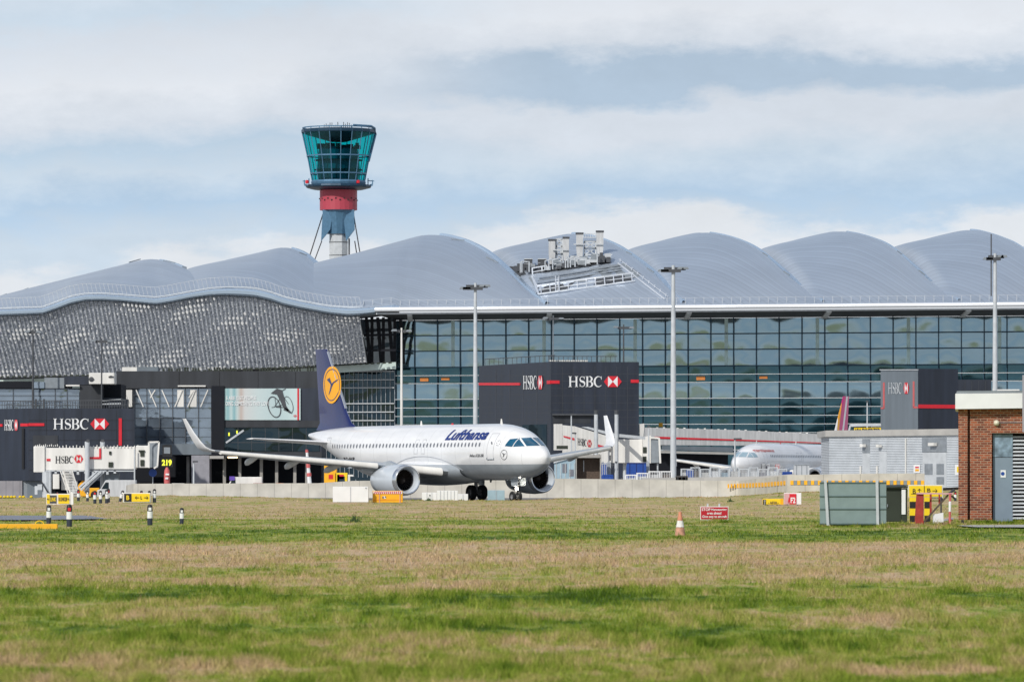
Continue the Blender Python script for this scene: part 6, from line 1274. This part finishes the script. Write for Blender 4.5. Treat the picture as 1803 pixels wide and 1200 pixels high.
# ------------------------------------------------------------------ grass-side fittings
def base(px,py,Y0=30.): x,y,z=ground(px,py,Y0); return x,y,z
# marker posts : black cap with reflector, white band, navy foot
def post(x,y,z,h,lab,refl,parent=None,tilt=0):
    r_=h*.125; o=thing('marker_post',lab,'marker post',(x,y,z),group='black and white marker posts'); b=lambda z0,z1,rr=r_: MB().lathe([(rr,z+z0*h),(rr,z+z1*h)],(x,y,0),'Z',14)
    b(-.12,.33).build('foot','navy_clad',o); b(.331,.66,r_*1.04).build('white_band','white_paint',o); MB().lathe([(r_,z+.661*h),(r_,z+.88*h),(r_*.8,z+.96*h),(.005,z+h)],(x,y,0),'Z',14,False).build('cap','black',o,smooth=True); 
    MB().box(x-r_*.45,x+r_*.6,y-r_-.02,y-r_*.8,z+.7*h,z+.84*h).build('reflector',refl,o)
    if tilt: o.rotation_euler=(0,tilt,0); INV[o]=INV[o]
    return o
for px,bt,tp,l,rf in ((86,922,888,'near marker post with white reflector behind the orange barrier','white_paint'),(122,926.5,887,'tallest near marker post with red reflector beside the orange barrier end','red'),(264,924,887,'near marker post with white reflector midway along the grass left of the wall','white_paint'),(320,922,893,'near marker post furthest right on the left grass','white_paint')):
    x,y,z=base(px,bt); post(x,y,z,(bt-tp)*y/F,l,rf)
far=[(138,881.5,861,'red'),(154,882,863,'white_paint'),(167,886,863,'red'),(177,885.5,863,'white_paint'),(188,885.5,861,'white_paint'),(190.5,884,859,'red'),(211,883,862,'white_paint'),(249,884,863,'red'),(263,884,863,'black'),(272,884,860,'white_paint'),(85,872,861,'white_paint'),(101,872,861,'red'),(757,882,871,'white_paint')]
fl_=['small far post with red reflector, leftmost past the lettered yellow sign','small far post with white reflector, second past the lettered yellow sign','small far post with red reflector standing before the jet bridge stairs','small far post with white reflector, fourth past the lettered yellow sign','small far post with white reflector, left one of the touching pair','small far post with red reflector, right one of the touching pair','small leaning far post left of the B arrow sign','small far post with red reflector in front of the B arrow sign','small far post with plain black cap at the right end of the B arrow sign','small far post with white reflector just right of the B arrow sign','small post top with white reflector behind the lettered yellow sign','small post top with red reflector behind the lettered yellow sign','tiny post between near engine and white cabinets']
for (px,bt,tp,rf),l in zip(far,fl_):
    x,y,z=base(px,bt,200) if px<700 and bt>876 else (XA(px,368),368.,float(gz(XA(px,368),368)))
    o=post(x,y,z,max(.4,(bt-tp)*y/F),l,rf)
    if px==211: o.rotation_euler=(0,.28,0)
# yellow-black direction sign with B and arrows
def board(nm,label,px0,py0,px1,py1,Y,gzv,frame='bridge_white',d=.25):
    o=thing(nm,label,'sign',(XA((px0+px1)/2,Y),Y,gzv)); MB().pbox(px0,py0,px1,py1,Y,d).build('casing',frame,o,bevel=.02); m_=MB()
    for q in (.2,.8): px=lerp(px0,px1,q); m_.box(XA(px,Y)-.05,XA(px,Y)+.05,Y+.1,Y+.2,gzv-.1,ZA(py1,Y)+.02)
    m_.build('leg','light_grey',o); return o,Face(px0,Y,px1,Y)
def arrow(mb,f_,x0,x1,yc,h,off=.08,vert=False,w=None):   # arrow from x0 to x1 (tip at x1)
    w=w or h*.2; g=lambda a,b:(f_.p(a,b,off)); 
    if not vert: d=1 if x1>x0 else -1; mb.ribbon([(x0,yc),(x1,yc)],w,g); mb.ribbon([(x1-d*h*.5,yc-h/2),(x1,yc),(x1-d*h*.5,yc+h/2)],w,g)
    else: mb.ribbon([(yc,x0),(yc,x1)],w,g); mb.ribbon([(yc-h/2,x1+h*.5),(yc,x1),(yc+h/2,x1+h*.5)],w,g)
x,y,z=base(240,884.5,200); o,f_=board('taxiway_sign','black and yellow taxiway sign with B and two opposite arrows','217' and 216.5,867,265,884,y,z)
MB().pbox(218.5,868.5,231.5,882.5,y-.03,.03).build('black_panel','black',o); MB().pbox(231.8,868.5,263.5,882.5,y-.03,.03).build('yellow_panel','yellow',o)
text_mb('B',plabel(f_,222.5,879.5,227.8,871.5),bold=.04).build('lettering','yellow',o); m_=MB(); arrow(m_,f_,245,238,875.5,5); arrow(m_,f_,253.5,260.5,875.5,5); m_.build('arrow','black',o)
text_mb('L',plabel(f_,247.5,878.5,250,872.5),bold=.04).build('lettering','black',o)
x,y,z=base(104,888,200); o,f_=board('taxiway_sign','white-framed yellow and dark lettered taxiway sign with tall end panel beyond the near posts',81.5,868.5,124.5,888,y,z)
MB().pbox(82.5,870,87.5,886,y-.03,.03).build('yellow_panel','yellow',o); MB().pbox(88,871.5,99.5,885.5,y-.03,.03).build('dark_panel','dark_grey',o); MB().pbox(102.5,870,122,886,y-.03,.03).build('yellow_panel','yellow',o); m_=MB(); m_.prism([P(124.8,864,y),P(129,868,y),P(129,887.5,y),P(124.8,888,y)],(0,.2,0)); m_.build('end_panel','white_paint',o)
text_mb('LINK',plabel(f_,89,882,98.8,875),bold=.03).build('lettering','yellow',o); text_mb('B LINK28',plabel(f_,103.2,881.5,118,874.5),bold=.03).build('lettering','brown',o); m_=MB(); arrow(m_,f_,87,83.2,878,4); arrow(m_,f_,118.5,121.6,878,4); m_.build('arrow','black',o)
# orange barrier plank with hoop, foreground left
x,y,z=base(50,930); o=thing('orange_barrier','long low orange barrier plank lying in the grass at the left edge','barrier',(x,y,z)); MB().box(XA(-60,y),XA(101,y),y,y+.3,z-.02,z+.15).build('plank','amber',o,bevel=.02); pts=[(XA(lerp(62,77,(1-math.cos(t))/2),y+.2),y+.2,z+.14+.11*math.sin(t)) for t in np.linspace(0,math.pi,9)]; MB().tube(pts,.015,6).build('hoop','yellow',o)
# small yellow beacons on the far left kerb
for k,px in enumerate((1,8,14,20,25.5,35.5,41.5,55)):
    Y=440.; x=XA(px,Y); z=float(gz(XA(px,370),370)); z=ZA(877,Y); o=thing('kerb_light','small yellow domed kerb light on the far left grass edge' ,'kerb light',(x,Y,z),group='yellow kerb lights'); MB().lathe([(.12,z),(.13,z+.08)],(x,Y,0),'Z',10).build('base','black',o); MB().lathe([(.13,z+.081),(.14,z+.16),(.08,z+.22),(.01,z+.24)],(x,Y,0),'Z',10,False).build('dome','yellow',o,smooth=True)
# cabinets along taxiway edge
def cab(label,a,t,b,bt,m,Y=None,parts=2,leg=True,top=None,nm='equipment_cabinet'):
    if Y is None: x,Y,z=base((a+b)/2,bt,200)
    else: z=float(gz(XA((a+b)/2,Y),Y))
    o=thing(nm,label,'equipment cabinet',(XA((a+b)/2,Y),Y,z)); MB().pbox(a,t,b,bt-1,Y,.8).build('casing',m,o,bevel=.015); m_=MB()
    for k in range(1,parts): px=lerp(a,b,k/parts); m_.pbox(px-.35,t+.5,px+.35,bt-1.3,Y-.03,.02)
    if parts>1: m_.build('door_seam','line_grey',o)
    m_=MB()
    for q in (.02,.5,.95): px=lerp(a,b,q); m_.pbox(px-.4,bt-1.2,px+.6,bt+1.5,Y+.1,.1)
    m_.build('foot','light_grey',o); return o,Y
o,Y=cab('wide white two-door equipment cabinet left of the orange striped box',586,856,648.5,884.5,'white_paint'); m_=MB(); m_.pbox(643,857.5,645.5,859.5,Y-.04,.04); m_.build('maker_plate','line_grey',o)
o,Y=cab('orange equipment box with red and white striped top edge in front of the near engine',656,863.5,709,885,'amber',parts=1); 
m_=MB(); m_.pbox(657.5,864.3,708,868.8,Y-.03,.03); st_=m_.build('striped_edge','white_paint',o); m_=MB()
for k in range(14): px=658.5+k*3.45; f2=Face(650,Y-.03,720,Y-.03); m_.quad(f2.p(px,868.6,.02),f2.p(px+1.7,868.6,.02),f2.p(px+3.2,864.5,.02),f2.p(px+1.5,864.5,.02))
m_.build('red_stripe','red',st_); m_=MB(); f2=Face(650,Y,720,Y)
for px in (668,704.2): m_.pbox(px-.5,868,px+.5,886.5,Y-.05,.05)
m_.build('strap','pink_paint',o); m_=MB(); m_.pbox(657,879.2,708.5,879.8,Y-.02,.02); m_.build('panel_seam','orange',o); m_=MB(); m_.pbox(673,873,679.5,877,Y-.04,.03); pl=m_.build('notice','white_paint',o); m_=MB(); m_.pbox(673.3,873.3,675.4,876.7,Y-.06,.02); m_.pbox(677.6,873.2,679.2,875,Y-.06,.02); m_.build('notice_mark','black',pl)
cab('low white cabinet, leftmost of three beyond the grass by the main wheels',743,866.5,769,883,'white_paint',374,3); cab('taller white cabinet, middle of three beyond the grass by the main wheels',769.5,863,806,884.5,'white_paint',371,6); cab('short white cabinet, rightmost of three against the main wheels',806.5,869,824,882.5,'white_paint',373,2); cab('pale blue-grey cabinet between main wheels and nose wheels',858.5,862.5,888.5,884,'light_blue',376,2)
# stop sign
x,y,z=base(1257,918); o=thing('stop_sign','red stop sign with white lettering on two short posts in the grass','sign',(x,y,z)); MB().pbox(1233,891,1282.5,914.5,y,.03).build('border','white_paint',o,bevel=.0); MB().pbox(1234.2,892.2,1281.3,913.3,y-.02,.02).build('red_panel','sign_red',o); f_=Face(1230,y-.025,1290,y-.025)
for t_,a,b,t,bt in (('STOP',1235.5,1251,893.8,898.8),('Manoeuvring',1252.5,1279.5,894.3,899.5),('area ahead',1245,1270,900.5,904.8),('Give way to aircraft',1236.5,1279.5,906.5,912)): text_mb(t_,plabel(f_,a,bt,b,t,.006),bold=.02).build('lettering','white_paint',o)
m_=MB()
for px in (1246,1266.5): m_.pbox(px-1.5,886,px+1.5,919.5,y+.04,.05)
m_.build('post','light_grey',o)
# traffic cone
x,y,z=base(1197.5,947); h=47*y/F; o=thing('traffic_cone','weathered orange traffic cone with a white collar standing alone in the grass','traffic cone',(x,y,z)); c_=lambda q:lerp(.17,.028,q); m_=MB().lathe([(.165,z),(.16,z+.02)]+[(lerp(.15,.03,q),z+.02+q*(h-.02)) for q in (0,.4)],(x,y,0),'Z',20); m_.build('lower_body',mat('faded_cone',(.52,.27,.18),.7,var=.35,scale=9),o,smooth=True)
MB().lathe([(.112,z+.42*h),(.105,z+.43*h),(.075,z+.66*h)],(x,y,0),'Z',20,False).build('white_collar',mat('dirty_white',(.7,.68,.64),.7,var=.25,scale=12),o,smooth=True); MB().lathe([(.075,z+.665*h),(.04,z+.97*h),(.03,z+h)],(x,y,0),'Z',20).build('tip',mat('cone_tip',(.55,.22,.13),.7,var=.25,scale=9),o,smooth=True)
MB().box(x-.19,x+.19,y-.19,y+.19,z-.03,z+.02).build('base_plate','rust_red',o)
# yellow and red signs near the wall
x,ys1,zs1=base(1365,889,200); o,f_=board('taxiway_sign','low yellow taxiway sign with a black arrowhead panel left of the red and white sign',1343,877.5,1375,887.5,ys1,zs1,'yellow'); MB().pbox(1343.5,879,1348.5,888,ys1-.03,.03).build('black_panel','black',o); m_=MB(); arrow(m_,f_,888,880,1346.5,3,.05,True); m_.build('arrow','white_paint',o); text_mb('- AF20 -',plabel(f_,1352,886.5,1371,882),bold=.03).build('lettering','brown',o)
MB().pbox(1375.3,877,1379.5,887.8,ys1-.1,.3).build('end_panel','amber',o)
o,f_=board('taxiway_sign','white and red holding sign reading AF2 by the curved wall',1380.5,867,1411,887.6,ys1-1.,zs1,'white_paint'); MB().pbox(1380.8,868,1390,887,ys1-1.03,.03).build('pale_panel','pink_paint',o); MB().pbox(1390.2,868.8,1402,887,ys1-1.05,.04).build('red_panel','red',o); text_mb('F2',plabel(f_,1392,885,1400.5,875),bold=.03).build('lettering','white_paint',o); text_mb('A',plabel(f_,1387,885,1391,875),bold=.03).build('lettering','red',o)
# green-grey screen panel
x,y,z=base(1500,927); o=thing('screen_panel','large grey-green sheet metal screen on two pale posts in the right grass','screen',(x,y,z)); MB().pbox(1443.5,848.5,1560.5,923.5,y,.04).build('sheet','screen_green',o); m_=MB()
for py in (849,873,895.5,921.5): m_.pbox(1443.2,py-.9,1560.8,py+.9,y-.035,.034)
m_.build('rib',mat('screen_rib_green',(.09,.14,.14),.5),o); 
for a,b in ((1453,1458),(1544,1545.5)): m_=MB(); m_.bar(P(a,845,y-.07),P(b,929,y-.07),.088,.05); m_.build('post','light_grey',o)
# dark green cabinet
x,y,z=base(1575,921); o=thing('equipment_cabinet','dark olive equipment cabinet with white side panel beside the grey-green screen','equipment cabinet',(x,y,z)); MB().pbox(1557,857,1587,918,y+.6,1.).build('casing','dark_green',o,bevel=.02); m_=MB(); m_.prism([P(1556,856.5,y+.5),P(1598,857,y+.4),P(1592,852.5,y+1.6),P(1560,853,y+1.6)],(0,.02,-.02)); m_.pbox(1556,856.5,1598.5,858.5,y+.45,1.2); m_.build('lid','screen_green' if 0 else 'dark_green',o); MB().pbox(1587.2,859,1597.5,921,y+.5,1.).build('side_return','dark_green',o); MB().pbox(1587.5,861.5,1594.5,905,y+.46,.03).build('white_panel','white_paint',o); m_=MB(); m_.pbox(1562,887,1563.5,892,y+.55,.05); m_.build('handle','mid_grey',o)
# B up, B right sign with hazard legs
x,y,z=base(1630,925); Yb=y+2.2; o=thing('taxiway_sign','yellow sign with B up arrow and B right arrow on yellow and black banded legs','sign',(XA(1630,Yb),Yb,z)); MB().pbox(1599.5,853,1660,874.5,Yb,.2).build('casing','bridge_white',o); MB().pbox(1600.5,854.5,1658.5,873.5,Yb-.02,.02).build('yellow_panel','yellow',o); f_=Face(1600,Yb-.02,1660,Yb-.02)
text_mb('B',plabel(f_,1607,868.5,1612.5,860,.012),bold=.01).build('lettering','black',o); text_mb('B',plabel(f_,1632.5,866,1638.5,859,.012),bold=.01).build('lettering','black',o); m_=MB(); arrow(m_,f_,868,860,1618.8,6.2,.012,True,1.); arrow(m_,f_,1641.5,1650,863.5,6.2,.012,False,1.); m_.ribbon([(1627.4,854.5),(1627.4,868)],1,lambda a,b:f_.p(a,b,.012)); m_.ribbon([(1604,869),(1613,869)],.8,lambda a,b:f_.p(a,b,.012)); m_.build('arrow','black',o)
for a,b in ((1601.5,1613),(1627.5,1638.5)):
    lg=MB().pbox(a,874.6,b,925,Yb-.05,.12).build('leg','yellow',o); m_=MB(); m_.pbox(a+.2,882.5,b-.2,894,Yb-.07,.02); m_.pbox(a+.2,907,b-.2,918.5,Yb-.07,.02); m_.build('black_band','black',lg)
# red wheeled barrier
yb=y; q=lambda px,py,d=0: P(px,py,yb+d); o=thing('wheeled_barrier','red steel wheeled barrier with pink top rail and striped upright parked by the brick substation','barrier',(XA(1650,yb),yb,z))
MB().prism([q(1610,930),q(1626,927),q(1626.5,867.5),q(1614,867.5)],(0,.12,0)).build('red_panel','rust_red',o); MB().bar(q(1614,868,-.05),q(1678,868.5,-.05),.05).build('top_rail','pink_paint',o)
MB().tube([q(1673,868,-.1),q(1672,936,-.1)],.04,8).build('upright','faded_red',o); MB().tube([q(1672.8,882,-.1),q(1672.4,900,-.1)],.043,8).build('white_sleeve','white_paint',o)
m_=MB(); m_.bar(q(1668.5,872,.05),q(1625,920,.05),.055,.06); m_.build('diagonal_brace','brown',o); m_=MB(); m_.pbox(1637,869,1640.5,905,yb+.25,.04); m_.pbox(1652.5,870,1655.5,886,yb+.25,.04); m_.build('red_strut','rust_red',o)
m_=MB(); m_.bar(q(1640,877,.3),q(1653,876.5,.3),.02); m_.bar(q(1641,881,.3),q(1653,881,.3),.02); m_.bar(q(1668,870,0),q(1680,862,.3),.06); m_.bar(q(1676,873,0),q(1681,877,.2),.05); m_.build('hinge_arm','dark_grey',o)
for px,py,rx in ((1597,925,.075),(1659,925,.085),(1694.5,921.5,.1)): MB().lathe([(.02,-.05),(rx*.7,-.05),(rx*1.3,-.03),(rx*1.3,.03),(rx*.7,.05),(.02,.05)],(XA(px,yb),yb-.02,ZA(py,yb)),'Y' if px==1659 else 'X',16).build('wheel','rubber',o)
m_=MB(); m_.prism([q(1643,905,.1),q(1661,902,.1),q(1661.5,921,.1),q(1643.5,921,.1)],(0,.25,0)); m_.build('battery_box','white_paint',o); m_=MB(); m_.bar(q(1628,921,.2),q(1695,924,.4),.07); m_.bar(q(1662,915,.1),q(1678,912,.3),.06); m_.bar(q(1640,926,.1),q(1668,925,.2),.04); m_.build('tow_frame','light_grey',o); m_=MB(); m_.lathe([(.03,-.04),(.03,.04)],(XA(1639,yb),yb+.05,ZA(925,yb)),'Y',10); m_.build('yellow_cap','yellow',o)
m_=MB(); m_.bar(q(1664,925,.1),q(1677,914,.1),.05); m_.build('lower_brace','rust_red',o)
# dark slung pipe and posts behind
o=thing('cable_duct','dark horizontal cable duct running from the brick substation behind the yellow sign','duct',(XA(1670,200),200,1.)); MB().bar(P(1655,861,200),P(1700,858.5,200),.14,.1).build('duct','black',o); m_=MB(); m_.tube([P(1657,862,200),P(1657,915,200)],.03,6); m_.build('duct_post','dark_grey',o)
for px,rf,l in ((1658,'white_paint','short marker post behind the barrier diagonal'),(1682,'red','short marker post with red reflector left of the brick corner')):
    Y=320.; z=float(gz(XA(px,Y),Y)); post(XA(px,Y),Y,ZA(882,Y),18*Y/F,l,rf)
# ------------------------------------------------------------------ brick substation
Y=197.; zb=-.15; o=thing('brick_substation','brown brick substation with deep white fascia and blue-grey door at the right edge','building',(XA(1750,Y),Y,0))
z1=ZA(720,Y); D=7.
MB().prism([(XA(1687,Y),Y-.12,zb),(XA(1703,Y),Y-.12,zb),(XA(1703,Y),Y+.5,zb),(XA(1706,Y+D),Y+D,zb),(XA(1688,Y+D),Y+D,zb)],(0,0,z1-zb)).build('corner_pier','brick',o)
m_=MB(); m_.box(XA(1708,Y),XA(1746.5,Y),Y,Y+.35,zb,z1); m_.box(XA(1746.5,Y),XA(1900,Y),Y,Y+.35,ZA(762,Y),z1); m_.box(XA(1703,Y),XA(1708,Y),Y+.2,Y+.4,zb,z1); m_.box(XA(1703,Y+D)+.3,XA(1900,Y),Y+3,Y+D-.1,zb,z1-.01); m_.box(XA(1830,Y),XA(1900,Y),Y,Y+3,zb,ZA(762,Y)-.002); m_.build('wall','brick',o)
MB().prism([(XA(1682,Y-.45),Y-.45,z1),(XA(1900,Y-.3),Y-.3,z1+.06),(XA(1900,Y-.3),Y-.3,z1+.6),(XA(1682,Y-.45),Y-.45,z1+.555)],(XA(1683,Y+D)-XA(1682,Y-.45),D+.45,0)).build('fascia','white_paint',o)
MB().prism([(XA(1683.5,Y-.4),Y-.4,z1+.56),(XA(1900,Y-.3),Y-.3,z1+.605),(XA(1900,Y-.3),Y-.3,z1+.69),(XA(1685,Y-.4),Y-.4,z1+.65)],(XA(1685,Y+D)-XA(1683.5,Y-.4),D+.4,0)).build('roof_edge','mid_grey',o)
d_=MB().pbox(1748.5,805,1783,919.5,Y+.22,.05).build('door','grey_clad' if 0 else mat('door_blue_grey',(.2,.26,.33),.5,var=.08),o); MB().pbox(1748.5,764,1783,804,Y+.2,.05).build('top_panel',mat('faded_panel',(.2,.28,.36),.4,var=.5,scale=4),o)
MB().lathe([(.02,0),(.085,.01),(.085,.03)],(XA(1766.5,Y),Y+.2,ZA(833,Y)),'Y',4).build('x','white_paint',d_) if 0 else None
n_=MB().pbox(1761.8,827,1771,840,Y+.2,.01).build('door_notice','white_paint',d_); MB().lathe([(.005,0),(.068,0),(.068,.004)],(XA(1766.4,Y),Y+.19,ZA(833.3,Y)),'Y',20).build('blue_disc','blue',n_)
m_=MB(); m_.pbox(1780.5,862,1782,868,Y+.18,.04); m_.build('handle','dark_grey',d_)
m_=MB(); py=767.
while py<917: m_.prism([(XA(1784,Y),Y+.2,ZA(py+3.1,Y)),(XA(1784,Y),Y+.26,ZA(py,Y)),(XA(1784,Y),Y+.28,ZA(py,Y)),(XA(1784,Y),Y+.22,ZA(py+3.2,Y))],(XA(1830,Y)-XA(1784,Y),0,0)); py+=6.5
lv=m_.build('louvre_grille','light_grey',o); MB().pbox(1784,764,1829,919,Y+.6,.05).build('louvre_backing','void',lv)
MB().lathe([(.005,-.16),(.06,-.14),(.1,-.08),(.11,0),(.09,.05),(.05,.07)],(XA(1754.5,Y),Y-.02,ZA(744,Y)),'Y',20).build('wall_lamp','bridge_white' if 0 else mat('lamp_glass',(.72,.68,.55),.3),o,smooth=True); MB().bar(P(1760,743.5,Y-.03),P(1830,742.5,Y-.03),.018).build('conduit','panel_lilac',o)
m_=MB(); m_.tube([P(1802.5,660,Y-.6),P(1802.5,760,Y-.6)],.05,8); m_.build('downpipe','panel_lilac',o)
m_=MB(); m_.pbox(1756,685,1795,690,Y+2,.3); m_.pbox(1748,684,1750.5,690,Y+2,.1); m_.build('roof_kit','bridge_white',o)
m_=MB(); 
for k in range(60): pass
# shrub-like weeds on the ridge
def weed(px,Y,l,n=60,r_=.28):
    x=XA(px,Y); z=float(gz(x,Y)); m_=MB()
    for k in range(n):
        a=random.uniform(0,6.28); d=random.uniform(0,r_); hx=x+d*math.cos(a); hy=Y+d*math.sin(a); h=random.uniform(.1,.3)*(1.2-d/r_); m_.quad((hx-.02,hy,z),(hx+.02,hy,z),(hx+random.uniform(-.1,.1),hy+random.uniform(-.05,.05),z+h))
    m_.build('weed_tuft',mat('weed_leaf',(.04,.08,.02),.8,var=.4,scale=9) if 'weed_leaf' not in bpy.data.materials else bpy.data.materials['weed_leaf'],origin=(x,Y,z),label=l,cat='plant')
weed(755,368,'dark green weed clump on the grass edge below the white cabinets'); weed(1286,330,'small green weed clump right of the stop sign on the bank'); weed(625,190,'dark weed clump in the mid grass left of centre',70,.35)
